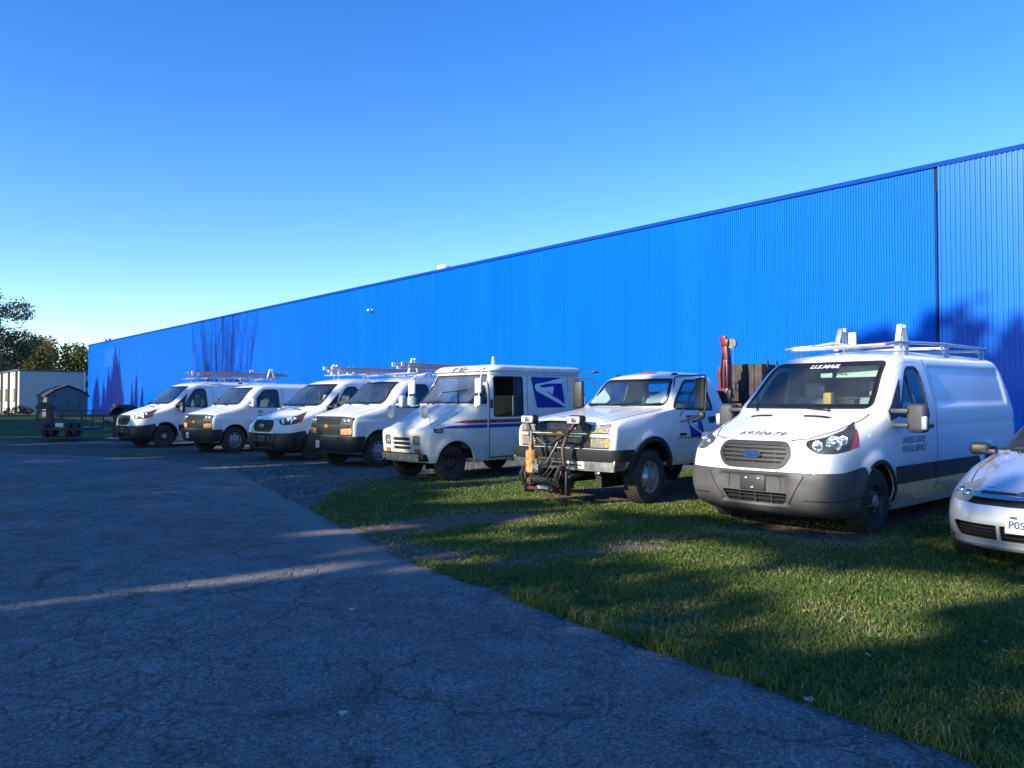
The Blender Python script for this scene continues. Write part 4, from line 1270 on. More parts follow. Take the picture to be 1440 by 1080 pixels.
# ------------------------------------------------------------ low-nosed panel van with the six-sided grille
RW = -3.62     # rear axle
RE = -4.78     # rear end
def _transit_disp(G):
    x, y, z = G[..., 0], G[..., 1], G[..., 2]
    side = ss(0.70, 0.9, y)
    for wx, rad, amp in ((0.0, 0.41, 0.030), (RW, 0.42, 0.035)):
        d = np.hypot(x - wx, z - 0.37)
        bump = (1 - ss(rad + 0.03, rad + 0.14, d)) * ss(0.2, 0.3, z)
        y = y + amp * bump * side
    # crease that rises to the rear under the pressed panel, soft hip line
    dz = z - (1.13 + 0.00 * x)
    y = y + 0.012 * np.exp(-(dz / 0.05) ** 2) * side * ss(-0.2, -0.9, x) * (-1)
    # pressed side panel
    fx = ss(-1.80, -1.86, x) * (1 - ss(-4.42, -4.50, x))
    zl = 1.36 - 0.0 * x; 
    fz = ss(zl, zl + 0.05, z) * (1 - ss(1.84, 1.89, z))
    y = y - 0.022 * fx * fz * side
    # lower body tuck
    y = y - 0.03 * (1 - ss(0.30, 0.46, z)) * side * ss(-0.1, -0.4, x)
    # hood: raised centre, shallow valley towards the wings
    h = ss(1.04, 1.14, z) * (1 - ss(1.24, 1.32, z)) * (x > -0.35)
    x = x + h * (-0.035 * np.exp(-((np.abs(y) - 0.64) / 0.16) ** 2) + 0.02 * np.exp(-((np.abs(y) - 0.36) / 0.16) ** 2))
    # bumper: hollow in the middle
    hb = ss(0.30, 0.36, z) * (1 - ss(0.62, 0.68, z))
    x = x - 0.05 * hb * (1 - ss(0.36, 0.50, np.abs(y))) * (x > 0.7)
    G = G.copy(); G[..., 0] = x; G[..., 1] = y
    return G

def build_transit(detail=True):
    lv = [0.20, 0.23, 0.27, 0.31, 0.35, 0.40, 0.45, 0.50, 0.55, 0.59, 0.63, 0.66, 0.69, 0.72, 0.76, 0.80, 0.84, 0.88, 0.92, 0.96, 1.0, 1.03, 1.05, 1.07, 1.09, 1.11, 1.13, 1.15, 1.17, 1.19, 1.21, 1.23, 1.25, 1.27, 1.29, 1.31, 1.325, 1.34, 1.36, 1.38, 1.41, 1.44, 1.48, 1.52, 1.56, 1.60, 1.64, 1.68, 1.72, 1.76, 1.80, 1.83, 1.85, 1.87, 1.89, 1.91, 1.93, 1.95, 1.97, 1.99, 2.01, 2.03, 2.045, 2.06, 2.07, 2.08, 2.087, 2.092, 2.095]
    B = Body(lv,
        xf=[(0.20, 0.78), (0.27, 0.93), (0.35, 0.99), (0.50, 1.02), (0.62, 1.02), (0.70, 1.0), (0.80, 0.985), (0.95, 0.945), (1.03, 0.89), (1.07, 0.81), (1.12, 0.66), (1.17, 0.50), (1.23, 0.31), (1.29, 0.12), (1.325, 0.02), (1.34, -0.02), (1.95, -0.90), (2.0, -1.03), (2.05, -1.32), (2.08, -1.62), (2.095, -2.0)],
        bow=[(0.20, 0.13), (0.6, 0.15), (0.95, 0.18), (1.1, 0.22), (1.3, 0.24), (1.36, 0.17), (1.9, 0.12), (2.05, 0.16), (2.095, 0.02)],
        wf=[(0.20, 0.84), (0.30, 0.92), (0.6, 0.965), (0.9, 0.955), (1.1, 0.90), (1.25, 0.875), (1.34, 0.87), (1.6, 0.835), (1.9, 0.775), (1.97, 0.73), (2.03, 0.60), (2.06, 0.46), (2.08, 0.30), (2.095, 0.02)],
        w=[(0.20, 0.94), (0.35, 0.985), (0.6, 1.01), (1.1, 1.015), (1.3, 1.0), (1.34, 0.992), (1.6, 0.935), (1.85, 0.865), (1.93, 0.83), (1.98, 0.785), (2.02, 0.71), (2.05, 0.61), (2.07, 0.49), (2.085, 0.30), (2.095, 0.02)],
        rc=[(0.20, 0.20), (0.6, 0.22), (0.95, 0.30), (1.1, 0.40), (1.25, 0.30), (1.34, 0.12), (1.9, 0.10), (2.03, 0.25), (2.095, 0.02)],
        rcy=[(0.20, 0.22), (0.6, 0.17), (0.95, 0.17), (1.1, 0.22), (1.25, 0.20), (1.34, 0.10), (1.9, 0.09), (2.03, 0.15), (2.095, 0.01)],
        xr=[(0.20, RE + 0.05), (0.4, RE), (1.2, RE), (1.9, RE + 0.16), (2.0, RE + 0.22), (2.06, RE + 0.32), (2.095, RE + 0.7)],
        xt=-0.55, disp=_transit_disp, ns=118, nf=22, nc=14, tp=2.2)
    root = empty('panel_van')
    shell = boolop(B.solid(0), B.solid(-0.028, zbot=0.26), 'DIFFERENCE')
    # outlines
    door = rpoly([(-0.47, 0.33), (-0.47, 0.75), (-0.30, 1.06), (-0.335, 1.36), (-0.90, 1.835), (-1.10, 1.905), (-1.50, 1.915), (-1.60, 1.80), (-1.62, 0.33)], [0.03, 0.12, 0.1, 0.25, 0.2, 0.15, 0.12, 0.25, 0.03])
    glassp = rpoly([(-0.63, 1.275), (-1.03, 1.755), (-1.15, 1.83), (-1.42, 1.84), (-1.47, 1.76), (-1.49, 1.235)], [0.02, 0.12, 0.06, 0.07, 0.06, 0.06])
    sail = rpoly([(-0.385, 1.19), (-0.36, 1.30), (-0.63, 1.53), (-0.645, 1.235)], 0.015)
    sail = rpoly([(-0.36, 1.215), (-0.38, 1.33), (-0.835, 1.70), (-0.63, 1.275)], 0.012)
    screen = rpoly([(-0.83, 1.365), (-0.725, 1.915), (0.725, 1.915), (0.83, 1.365)], 0.07, 6)
    arch = lambda wx, r: rpoly([(wx + r*math.cos(a), 0.36 + r*math.sin(a)*1.0) for a in [math.pi*k/20 for k in range(21)]] + [(wx - r, 0.05), (wx + r, 0.05)], 0)
    bump_l = [(1.2, 0.05), (1.2, 0.675), (0.72, 0.70), (0.33, 0.745), (0.26, 0.60), (0.26, 0.05)]
    grille = rpoly([(-0.475, 0.875), (-0.37, 0.715), (0.37, 0.715), (0.475, 0.875), (0.40, 1.015), (-0.40, 1.015)], [0.09, 0.09, 0.09, 0.09, 0.08, 0.08])
    lamp = rpoly([(-0.19, 0.965), (-0.10, 0.885), (0.10, 0.895), (0.28, 0.925), (0.40, 0.965), (0.485, 1.225), (0.30, 1.135), (0.05, 1.065), (-0.17, 1.025)], [0.03, 0.05, 0.03, 0.02, 0.02, 0.01, 0.05, 0.05, 0.04])
    yaw = R(45)
    cutters = [prism(door, 'y', 0.3, 1.4), prism(door, 'y', -1.4, -0.3), prism(screen, 'x', -1.3, 0.4),
               prism(bump_l, 'y', -1.4, 1.4),
               prism(arch(0, 0.405), 'y', 0.55, 1.4), prism(arch(0, 0.405), 'y', -1.4, -0.55), prism(arch(RW, 0.405), 'y', 0.6, 1.4), prism(arch(RW, 0.405), 'y', -1.4, -0.6),
               prism(inset(grille, 0.02), 'x', 0.6, 1.3)]
    lm = dprism(lamp, yaw, 0.5, 1.6); cutters += [mirror_mesh(lm), lm]
    body = cut(shell, *cutters)
    link('body', sharp(body, 30), root, M['white'])
    # bumper
    bs = boolop(B.solid(0.006), B.solid(-0.03, zbot=0.24), 'DIFFERENCE')
    bl2 = inset(bump_l, 0.004)
    bs = boolop(bs, prism(bl2, 'y', -1.4, 1.4), 'INTERSECT')
    bs = cut(bs, prism(arch(0, 0.405), 'y', 0.5, 1.4), prism(arch(0, 0.405), 'y', -1.4, -0.5))
    intake = rpoly([(-0.42, 0.455), (0.42, 0.455), (0.36, 0.335), (-0.36, 0.335)], 0.03)
    bs = cut(bs, prism(intake, 'x', 0.5, 1.3))
    bp = link('bumper', sharp(bs, 30), root, M['grey_plastic'])
    link('intake_mesh', B.conform(inset(intake, -0.02), 'x', -0.07, -0.08, lim=(0.5, 1.3)), bp, M['void'])
    for zz in (0.375, 0.42):
        link('intake_bar', B.conform([(-0.42, zz - 0.007), (0.42, zz - 0.007), (0.42, zz + 0.007), (-0.42, zz + 0.007)], 'x', -0.03, -0.05, lim=(0.5, 1.3)), bp, M['grille_grey'])
    for y in (-0.2, 0.0, 0.2):
        link('intake_bar', B.conform([(y - 0.008, 0.33), (y + 0.008, 0.33), (y + 0.008, 0.46), (y - 0.008, 0.46)], 'x', -0.028, -0.05, lim=(0.5, 1.3)), bp, M['grille_grey'])
    for s in (-1, 1):
        pl = [(s*0.62, 0.66), (s*0.585, 0.66), (s*0.40, 0.36), (s*0.44, 0.345)]
        link('bumper_ridge', B.conform(rpoly(pl, 0.01), 'x', 0.022, -0.005, lim=(0.5, 1.3)), bp, M['grey_plastic'])
        pl = [(s*0.33, 0.635), (s*0.31, 0.635), (s*0.325, 0.49), (s*0.345, 0.49)]
        link('bumper_ridge', B.conform(pl, 'x', 0.018, -0.005, lim=(0.5, 1.3)), bp, M['grey_plastic'])
    # lower skirt line of the bumper, splash guard
    for s in (-1, 1):
        link('bumper_crease', conform_d(B, seam_poly([(-0.25, 0.395), (0.1, 0.40), (0.5, 0.425)], 0.012), yaw, 0.009, -0.004) if s > 0 else mirror_mesh(conform_d(B, seam_poly([(-0.25, 0.395), (0.1, 0.40), (0.5, 0.425)], 0.012), yaw, 0.009, -0.004)), bp, M['dark_plastic'])
    # plate holder
    b = MB(); b.box((0.985, 0, 0.555), (0.02, 0.32, 0.165), Matrix.Rotation(R(-3), 3, 'Y'), bev=0.006)
    ph = b.obj('plate_holder', M['grille_grey'], root)
    b = MB()
    for y, z in ((-0.08, 0.60), (0.08, 0.60), (0.0, 0.50)):
        b.box((0.998, y, z), (0.012, 0.035, 0.016), bev=0.003)
    b.obj('bolt', M['alu'], ph)
    # grille
    g = link('grille', B.conform(grille, 'x', 0.016, -0.03, hole=inset(grille, 0.045), lim=(0.5, 1.3)), root, M['grille_grey'])
    link('grille_mesh', B.conform(inset(grille, 0.02), 'x', -0.06, -0.075, lim=(0.5, 1.3)), g, M['void'])
    gi = inset(grille, 0.035)
    def span(z):
        ys = []
        for i in range(len(gi)):
            a, c = gi[i], gi[(i+1) % len(gi)]
            if (a[1] - z) * (c[1] - z) < 0: ys.append(a[0] + (c[0]-a[0]) * (z - a[1]) / (c[1] - a[1]))
        return max(ys) if ys else 0.3
    for z in (0.765, 0.812, 0.858, 0.905, 0.95):
        s_ = span(z) + 0.012
        link('slat', B.conform([(-s_, z - 0.013), (s_, z - 0.013), (s_, z + 0.013), (-s_, z + 0.013)], 'x', 0.004, -0.05, lim=(0.5, 1.3)), g, M['grille_grey'])
    for z in (0.745, 0.79, 0.836, 0.882, 0.928, 0.973):
        s_ = span(z) 
        link('slat', B.conform([(-s_, z - 0.004), (s_, z - 0.004), (s_, z + 0.004), (-s_, z + 0.004)], 'x', -0.02, -0.05, lim=(0.5, 1.3)), g, M['grille_grey'])
    for y in (-0.27, 0.0, 0.27):
        link('rib', B.conform([(y - 0.006, 0.74), (y + 0.006, 0.74), (y + 0.006, 0.99), (y - 0.006, 0.99)], 'x', -0.015, -0.05, lim=(0.5, 1.3)), g, M['grille_grey'])
    # badge
    b = MB()
    ov = [(0.118 * math.cos(a), 0.047 * math.sin(a)) for a in [2*math.pi*k/28 for k in range(28)]]
    b.prism(ov, 'x', 0.95, 0.995)
    bd = b.obj('badge', M['chrome'], root)
    b = MB(); b.prism([(y*0.88, z*0.84) for y, z in ov], 'x', 0.985, 0.9975)
    b.obj('badge_field', M['badge_blue'], bd)
    t = text_mesh('Ford', 0.085, shear=0.35)
    xform(t, frame((0.9995, 0, 0.0), (0, 1, 0), (0, 0, 1)))
    link('badge_lettering', t, bd, M['chrome'])
    bd.location = (0.0, 0, 0.868)
    # lamps
    for s in (1, -1):
        def sm(me): return me if s > 0 else mirror_mesh(me)
        hl = link('headlight', sm(conform_d(B, lamp, yaw, -0.05, -0.06)), root, M['dark_plastic'])
        link('lens', sm(conform_d(B, inset(lamp, 0.003), yaw, 0.002, -0.004)), hl, M['lens'])
        c, sn = math.cos(yaw), math.sin(yaw)
        def at(u, z, off):
            p = B.hit(Vector((0.8 * c - u * sn, 0.8 * sn + u * c, z)), (c, sn, 0)) + Vector((c, sn, 0)) * off
            return Vector((p.x, p.y * s, p.z))
        b = MB()
        for u, z, r_ in ((0.10, 1.0, 0.085), (-0.07, 0.975, 0.055), (0.22, 1.03, 0.05)):
            p = at(u, z, -0.035)
            q = at(u, z, -0.060)
            d = Vector((c + 0.2, sn * s * 0.7, 0)).normalized()
            b.tube([p - d*0.02 + d*0.03, p], [r_, r_*0.9], 18)
            b.ball(p + d*0.012, r_ * 0.55, 12)
        b.obj('reflector', M['reflector'], hl)
        tri = rpoly([(0.27, 0.938), (0.392, 0.972), (0.445, 1.14), (0.40, 1.08)], 0.006)
        link('side_marker', sm(conform_d(B, tri, yaw, 0.004, -0.008)), hl, M['red_lens'])
    # screen
    ws = link('windscreen', B.conform(inset(screen, 0.004), 'x', -0.002, -0.008, lim=(-1.3, 0.4)), root, M['glass'])
    link('black_border', B.conform(inset(screen, 0.004), 'x', 0.0, -0.0015, hole=inset(screen, 0.045), lim=(-1.3, 0.4)), ws, M['black'])
    link('screen_seal', B.conform(inset(screen, -0.012), 'x', 0.003, -0.01, hole=inset(screen, 0.006), lim=(-1.3, 0.4)), ws, M['seal'])
    wiper(B, root, (0.3, 0.42, 1.335), (0.3, -0.25, 1.40), (1, 0, 0))
    wiper(B, root, (0.3, -0.55, 1.335), (0.3, -0.72, 1.50), (1, 0, 0))
    # hood seams and vents
    for s in (1, -1):
        link('hood_seam', B.conform(seam_poly([(0.86, s*0.42), (0.78, s*0.60), (0.45, s*0.75), (0.05, s*0.83), (-0.16, s*0.85)], 0.011), 'z', 0.0025, -0.006, lim=(1.0, 1.36)), root, M['seal'])
        pl = [(0.19, s*0.22), (0.165, s*0.50), (0.115, s*0.53), (0.145, s*0.20)]
        link('hood_vent', B.conform(rpoly(pl, 0.012), 'z', 0.006, -0.01, lim=(1.0, 1.36)), root, M['void'])
    # doors
    for s in (1, -1):
        d = link('door', B.conform(inset(door, 0.005), 'y', 0.0, -0.04, side=s, hole=glassp, lim=None), root, M['white'])
        link('window', B.conform(inset(glassp, 0.002), 'y', -0.008, -0.013, side=s), d, M['glass_side'])
        link('window_seal', B.conform(inset(glassp, -0.022), 'y', 0.003, -0.012, side=s, hole=inset(glassp, 0.008)), d, M['seal'])
        link('window_bar', B.conform(seam_poly([(-1.06, 1.80), (-1.075, 1.25)], 0.022), 'y', 0.001, -0.015, side=s), d, M['seal'])
        link('sail_panel', B.conform(sail, 'y', 0.006, -0.01, side=s), d, M['dark_plastic'])
        hd = rpoly([(-1.36, 1.10), (-1.56, 1.115), (-1.56, 1.155), (-1.36, 1.14)], 0.012)
        link('door_handle', B.conform(hd, 'y', 0.032, 0.002, side=s), d, M['dark_plastic'])
        # mirror
        mb = MB()
        y0 = 0.95
        mb.box((-0.44, s*(y0+0.10), 1.33), (0.09, 0.28, 0.055), Matrix.Rotation(R(-6*s), 3, 'Z'), bev=0.02)
        mb.box((-0.44, s*(y0+0.10), 1.17), (0.09, 0.28, 0.05), Matrix.Rotation(R(-6*s), 3, 'Z'), bev=0.02)
        mb.box((-0.48, s*(y0+0.31), 1.25), (0.15, 0.22, 0.32), Matrix.Rotation(R(-8*s), 3, 'Z'), bev=0.055, seg=4)
        mr = mb.obj('side_mirror', M['grey_plastic'], root)
        mb = MB(); mb.box((-0.405, s*(y0+0.41), 1.20), (0.05, 0.06, 0.15), Matrix.Rotation(R(-8*s), 3, 'Z'), bev=0.012)
        mb.obj('turn_lamp', M['alu'], mr)
        mb = MB(); mb.box((-0.566, s*(y0+0.30), 1.25), (0.008, 0.19, 0.30), Matrix.Rotation(R(-8*s), 3, 'Z'))
        mb.obj('mirror_glass', M['chrome'], mr)
    # side mouldings and arch lips, rear lamps
    for s in (1, -1):
        link('side_moulding', B.conform(rpoly([(-0.49, 0.50), (-0.47, 0.70), (-1.60, 0.70), (-1.60, 0.50)], 0.02), 'y', 0.014, -0.004, side=s), root, M['dark_plastic'])
        link('side_moulding', B.conform(rpoly([(-1.64, 0.50), (-1.64, 0.70), (RW+0.46, 0.70), (RW+0.42, 0.50)], 0.02), 'y', 0.014, -0.004, side=s), root, M['dark_plastic'])
        link('side_moulding', B.conform(rpoly([(RW-0.46, 0.70), (RW-0.42, 0.50), (RE+0.14, 0.50), (RE+0.14, 0.70)], 0.02), 'y', 0.014, -0.004, side=s), root, M['dark_plastic'])
        for wx in (0, RW):
            ring = [(wx + 0.445*math.cos(a), 0.36 + 0.445*math.sin(a)) for a in [math.pi*(k-1.2)/24 for k in range(27)]]
            if wx == 0: ring = [p for p in ring if not (p[0] > 0.26 and p[1] < 0.8)]
            inner = [(wx + (px-wx)*0.905, 0.36 + (pz-0.36)*0.905) for px, pz in ring]
            link('arch_lip', B.conform(ring + inner[::-1], 'y', 0.012, -0.01, side=s), root, M['dark_plastic'])
        link('cargo_door_seam', B.conform(seam_poly([(-1.72, 0.36), (-1.72, 1.93), (-1.74, 1.95)], 0.010), 'y', 0.002, -0.006, side=s), root, M['seal'])
    link('cargo_door_seam', B.conform(seam_poly([(-2.98, 0.36), (-2.98, 1.93)], 0.010), 'y', 0.002, -0.006, side=-1), root, M['seal'])
    # cabin
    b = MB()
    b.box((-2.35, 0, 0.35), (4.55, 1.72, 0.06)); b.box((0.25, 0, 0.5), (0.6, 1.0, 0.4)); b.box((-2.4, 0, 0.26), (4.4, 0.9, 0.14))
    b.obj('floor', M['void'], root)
    b = MB()
    b.box((-0.33, 0, 1.16), (0.50, 1.68, 0.26), bev=0.07, seg=3)
    b.box((-0.14, 0, 1.22), (0.36, 1.16, 0.08), Matrix.Rotation(R(8), 3, 'Y'), bev=0.03)
    b.box((-0.42, 0, 0.88), (0.22, 0.46, 0.56), bev=0.05)
    b.obj('dashboard', M['cabin'], root)
    b = MB(); b.box((-0.95, -0.02, 0.83), (0.42, 0.26, 0.86), bev=0.03); b.obj('console', M['cabin'], root)
    b = MB(); b.box((-1.72, 0, 1.14), (0.04, 1.68, 1.50), bev=0.01)
    b.obj('bulkhead', M['cabin'], root)
    sm_ = seat_mesh(0.52)
    for y in (0.45, -0.45):
        o = link('seat', sm_ if y > 0 else sm_.copy(), root, M['seat']); o.location = (-1.0, y, 0.72)
    steering(root, -0.62, 0.45, 1.22)
    wheel_well(root, 0.0, 0.42, 0.58, 0.90, 0.36); wheel_well(root, RW, 0.42, 0.62, 0.92, 0.36)
    for x in (0, RW):
        for s in (1, -1):
            wheel(root, x, s * 0.875, 0.356, 0.235, 'van_steel', 0)
    b = MB(); b.cyl((0, -0.8, 0.36), (0, 0.8, 0.36), 0.04, 8); b.obj('axle', M['void'], root)
    b = MB(); b.cyl((RW, -0.8, 0.36), (RW, 0.8, 0.36), 0.07, 8); b.obj('axle', M['void'], root)
    b = MB(); b.box((RW+1.2, 0.35, 0.3), (1.2, 0.3, 0.18), bev=0.04); b.obj('silencer', M['void'], root)
    return root, B
# ------------------------------------------------------------ full-size van with the black face and stacked lamps
def build_express(door_text=True):
    XW, XE = -3.43, -4.86
    def disp(G):
        x, y, z = G[..., 0].copy(), G[..., 1].copy(), G[..., 2]
        side = ss(0.65, 0.85, y)
        for wx in (0.0, XW):
            d = np.hypot(x - wx, (z - 0.40))
            y = y + 0.028 * np.exp(-((d - 0.47) / 0.035) ** 2) * side * ss(0.3, 0.45, z)
        dz = z - 1.02
        y = y - 0.016 * ss(0.0, 0.05, dz) * (1 - ss(0.05, 0.25, dz)) * side
        fx = ss(-1.72, -1.80, x) * (1 - ss(XE + 0.38, XE + 0.30, x))
        y = y - 0.020 * fx * ss(1.34, 1.38, z) * (1 - ss(1.82, 1.87, z)) * side
        G = G.copy(); G[..., 0] = x; G[..., 1] = y
        return G
    lv = [0.30, 0.34, 0.38, 0.43, 0.48, 0.54, 0.60, 0.66, 0.72, 0.78, 0.84, 0.90, 0.95, 1.0, 1.04, 1.07, 1.10, 1.13, 1.155, 1.17, 1.185, 1.20, 1.215, 1.23, 1.25, 1.27, 1.29, 1.31, 1.33, 1.35, 1.37, 1.39, 1.41, 1.44, 1.48, 1.53, 1.58, 1.63, 1.68, 1.73, 1.78, 1.82, 1.86, 1.89, 1.92, 1.945, 1.965, 1.985, 2.0, 2.015, 2.03, 2.045, 2.055, 2.065, 2.073, 2.08]
    B = Body(lv,
        xf=[(0.30, 0.60), (0.38, 0.74), (0.5, 0.80), (0.64, 0.82), (0.9, 0.825), (1.08, 0.81), (1.14, 0.77), (1.18, 0.69), (1.22, 0.57), (1.27, 0.40), (1.33, 0.18), (1.37, 0.05), (1.39, 0.0), (1.95, -0.76), (2.0, -0.90), (2.04, -1.15), (2.08, -1.8)],
        bow=[(0.30, 0.08), (0.6, 0.10), (1.1, 0.11), (1.3, 0.16), (1.4, 0.15), (1.9, 0.10), (2.04, 0.15), (2.08, 0.02)],
        wf=[(0.30, 0.86), (0.5, 0.93), (1.0, 0.935), (1.15, 0.90), (1.25, 0.85), (1.38, 0.83), (1.6, 0.80), (1.9, 0.74), (1.97, 0.68), (2.03, 0.48), (2.065, 0.26), (2.08, 0.02)],
        w=[(0.30, 0.95), (0.5, 0.995), (1.05, 1.0), (1.3, 0.985), (1.38, 0.97), (1.6, 0.93), (1.85, 0.865), (1.93, 0.83), (1.98, 0.765), (2.02, 0.66), (2.05, 0.50), (2.07, 0.28), (2.08, 0.02)],
        rc=[(0.30, 0.10), (1.1, 0.12), (1.2, 0.22), (1.3, 0.22), (1.4, 0.10), (1.95, 0.10), (2.03, 0.2), (2.08, 0.02)],
        xr=[(0.30, XE + 0.03), (0.5, XE), (1.3, XE), (1.9, XE + 0.12), (2.0, XE + 0.2), (2.08, XE + 0.8)],
        xt=-0.45, disp=disp, ns=112, nf=18, nc=10)
    root = empty('cargo_van')
    door = rpoly([(-0.52, 0.42), (-0.50, 0.80), (-0.40, 1.10), (-0.40, 1.36), (-0.98, 1.90), (-1.12, 1.945), (-1.60, 1.95), (-1.66, 1.85), (-1.66, 0.42)], [0.03, 0.1, 0.1, 0.12, 0.1, 0.06, 0.06, 0.1, 0.03])
    gl = rpoly([(-0.52, 1.35), (-0.98, 1.80), (-1.10, 1.86), (-1.50, 1.865), (-1.55, 1.80), (-1.56, 1.33)], [0.03, 0.12, 0.05, 0.06, 0.05, 0.05])
    screen = rpoly([(-0.79, 1.425), (-0.68, 1.93), (0.68, 1.93), (0.79, 1.425)], 0.06, 5)
    face = rpoly([(-0.90, 0.70), (-0.90, 1.115), (-0.55, 1.14), (0.55, 1.14), (0.90, 1.115), (0.90, 0.70)], [0.02, 0.04, 0.1, 0.1, 0.04, 0.02])
    arch = lambda wx, r: [(wx + r*math.cos(a), 0.40 + r*math.sin(a)) for a in [math.pi*k/20 for k in range(21)]] + [(wx - r, 0.1), (wx + r, 0.1)]
    shell = boolop(B.solid(0), B.solid(-0.028, zbot=0.36), 'DIFFERENCE')
    yaw = R(38)
    # side lamp part of the face wraps the corner: cut by a slanting view
    lampb = [(-0.16, 0.72), (-0.16, 1.12), (0.24, 1.10), (0.26, 0.72)]
    cutters = [prism(door, 'y', 0.3, 1.4), prism(door, 'y', -1.4, -0.3), prism(screen, 'x', -1.3, 0.5),
               prism(face, 'x', 0.5, 1.2)]
    for wx in (0, XW):
        cutters += [prism(arch(wx, 0.445), 'y', 0.55, 1.4), prism(arch(wx, 0.445), 'y', -1.4, -0.55)]
    link('body', sharp(cut(shell, *cutters), 30), root, M['white'])
    # black face
    f = link('grille', B.conform(inset(face, 0.004), 'x', -0.012, -0.04, lim=(0.4, 1.2)), root, M['dark_plastic'])
    for z in (0.76, 0.80, 0.84, 0.99, 1.03, 1.07):
        link('slat', B.conform([(-0.50, z - 0.012), (0.50, z - 0.012), (0.50, z + 0.012), (-0.50, z + 0.012)], 'x', 0.006, -0.02, lim=(0.4, 1.2)), f, M['black'])
    link('grille_bar', B.conform(rpoly([(-0.80, 0.90), (0.80, 0.90), (0.80, 0.935), (-0.80, 0.935)], 0.01), 'x', 0.018, -0.02, lim=(0.4, 1.2)), f, M['grille_grey'])
    b = MB()
    bow = [(-0.10, -0.02), (-0.09, 0.022), (-0.04, 0.022), (-0.035, 0.04), (0.045, 0.04), (0.04, 0.022), (0.10, 0.022), (0.09, -0.022), (0.04, -0.022), (0.035, -0.04), (-0.045, -0.04), (-0.04, -0.022)]
    b.prism([(y, z + 0.918) for y, z in bow], 'x', 0.82, 0.85)
    b.obj('badge', M['gold'], root)
    for s in (1, -1):
        def S(poly): return [(y * s, z) for y, z in poly]
        up = rpoly([(0.52, 0.965), (0.885, 0.95), (0.885, 1.10), (0.54, 1.125)], 0.02)
        lo = rpoly([(0.53, 0.735), (0.885, 0.745), (0.885, 0.885), (0.53, 0.86)], 0.02)
        hl = link('headlight', B.conform(S(up), 'x', -0.004, -0.02, lim=(0.35, 1.2)), root, M['grille_grey'])
        link('lens', B.conform(S(inset(up, 0.004)), 'x', 0.012, 0.007, lim=(0.35, 1.2)), hl, M['lens'])
        b = MB()
        for yy in (0.62, 0.76):
            p = B.hit((0, s*yy, 1.035), (1, 0, 0))
            b.ball(p + Vector((-0.014, 0, 0)), 0.055, 12, (0.4, 1.1, 1))
        b.obj('reflector', M['reflector'], hl)
        tl = link('turn_lamp', B.conform(S(lo), 'x', 0.008, -0.02, lim=(0.35, 1.2)), root, M['amber'])
    # bumper
    bs = boolop(B.solid(0.085), B.solid(0.03, zbot=0.36), 'DIFFERENCE')
    pb = [(1.2, 0.34), (1.2, 0.70), (0.62, 0.70), (0.44, 0.70), (0.47, 0.42), (0.52, 0.34)]
    bs = boolop(bs, prism(pb, 'y', -1.4, 1.4), 'INTERSECT')
    bp = link('bumper', sharp(bs, 30), root, M['dark_plastic'])
    link('bumper_step', B.conform(rpoly([(-0.8, 0.60), (0.8, 0.60), (0.8, 0.635), (-0.8, 0.635)], 0.01), 'x', 0.10, 0.07, lim=(0.4, 1.3)), bp, M['dark_plastic'])
    b = MB(); b.box((0.90, -0.30, 0.51), (0.012, 0.155, 0.165), bev=0.004)
    pl = b.obj('permit_plate', M['plate'], root)
    b = MB(); b.box((0.908, -0.30, 0.51), (0.004, 0.08, 0.09), bev=0.001)
    b.obj('sticker', M['yellow'], pl)
    # screen
    ws = link('windscreen', B.conform(inset(screen, 0.004), 'x', -0.002, -0.008, lim=(-1.3, 0.5)), root, M['glass'])
    link('black_border', B.conform(inset(screen, 0.004), 'x', 0.0, -0.0015, hole=inset(screen, 0.035), lim=(-1.3, 0.5)), ws, M['black'])
    link('screen_seal', B.conform(inset(screen, -0.012), 'x', 0.003, -0.01, hole=inset(screen, 0.006), lim=(-1.3, 0.5)), ws, M['seal'])
    wiper(B, root, (0.3, 0.45, 1.395), (0.3, -0.15, 1.45), (1, 0, 0))
    wiper(B, root, (0.3, -0.25, 1.395), (0.3, -0.72, 1.48), (1, 0, 0))
    for s in (1, -1):
        link('hood_seam', B.conform(seam_poly([(0.74, s*0.78), (0.40, s*0.80), (0.0, s*0.82)], 0.010), 'z', 0.0025, -0.006, lim=(1.1, 1.42)), root, M['seal'])
        d = link('door', B.conform(inset(door, 0.005), 'y', 0.0, -0.04, side=s, hole=gl), root, M['white'])
        link('window', B.conform(inset(gl, 0.002), 'y', -0.008, -0.013, side=s), d, M['glass_side'])
        link('window_seal', B.conform(inset(gl, -0.02), 'y', 0.003, -0.012, side=s, hole=inset(gl, 0.008)), d, M['seal'])
        link('door_handle', B.conform(rpoly([(-1.44, 1.12), (-1.60, 1.12), (-1.60, 1.165), (-1.44, 1.165)], 0.012), 'y', 0.028, 0.0, side=s), d, M['dark_plastic'])
        link('cargo_door_seam', B.conform(seam_poly([(-1.72, 0.46), (-1.72, 1.95)], 0.009), 'y', 0.002, -0.006, side=s), root, M['seal'])
        link('sill_moulding', B.conform([(-0.58, 0.33), (-0.58, 0.40), (XW+0.47, 0.40), (XW+0.47, 0.33)], 'y', 0.012, -0.01, side=s), root, M['dark_plastic'])
        mb = MB()
        mb.box((-0.50, s*1.02, 1.40), (0.06, 0.16, 0.05), bev=0.015)
        mb.box((-0.54, s*1.15, 1.47), (0.14, 0.19, 0.28), Matrix.Rotation(R(-10*s), 3, 'Z'), bev=0.045, seg=4)
        mr = mb.obj('side_mirror', M['grille_grey'] if s < 0 else M['silver'], root)
        link('rear_lamp', B.conform(rpoly([(XE+0.02, 1.15), (XE+0.10, 1.15), (XE+0.13, 1.62), (XE+0.05, 1.62)], 0.02), 'y', 0.012, -0.01, side=s), root, M['red_lens'])
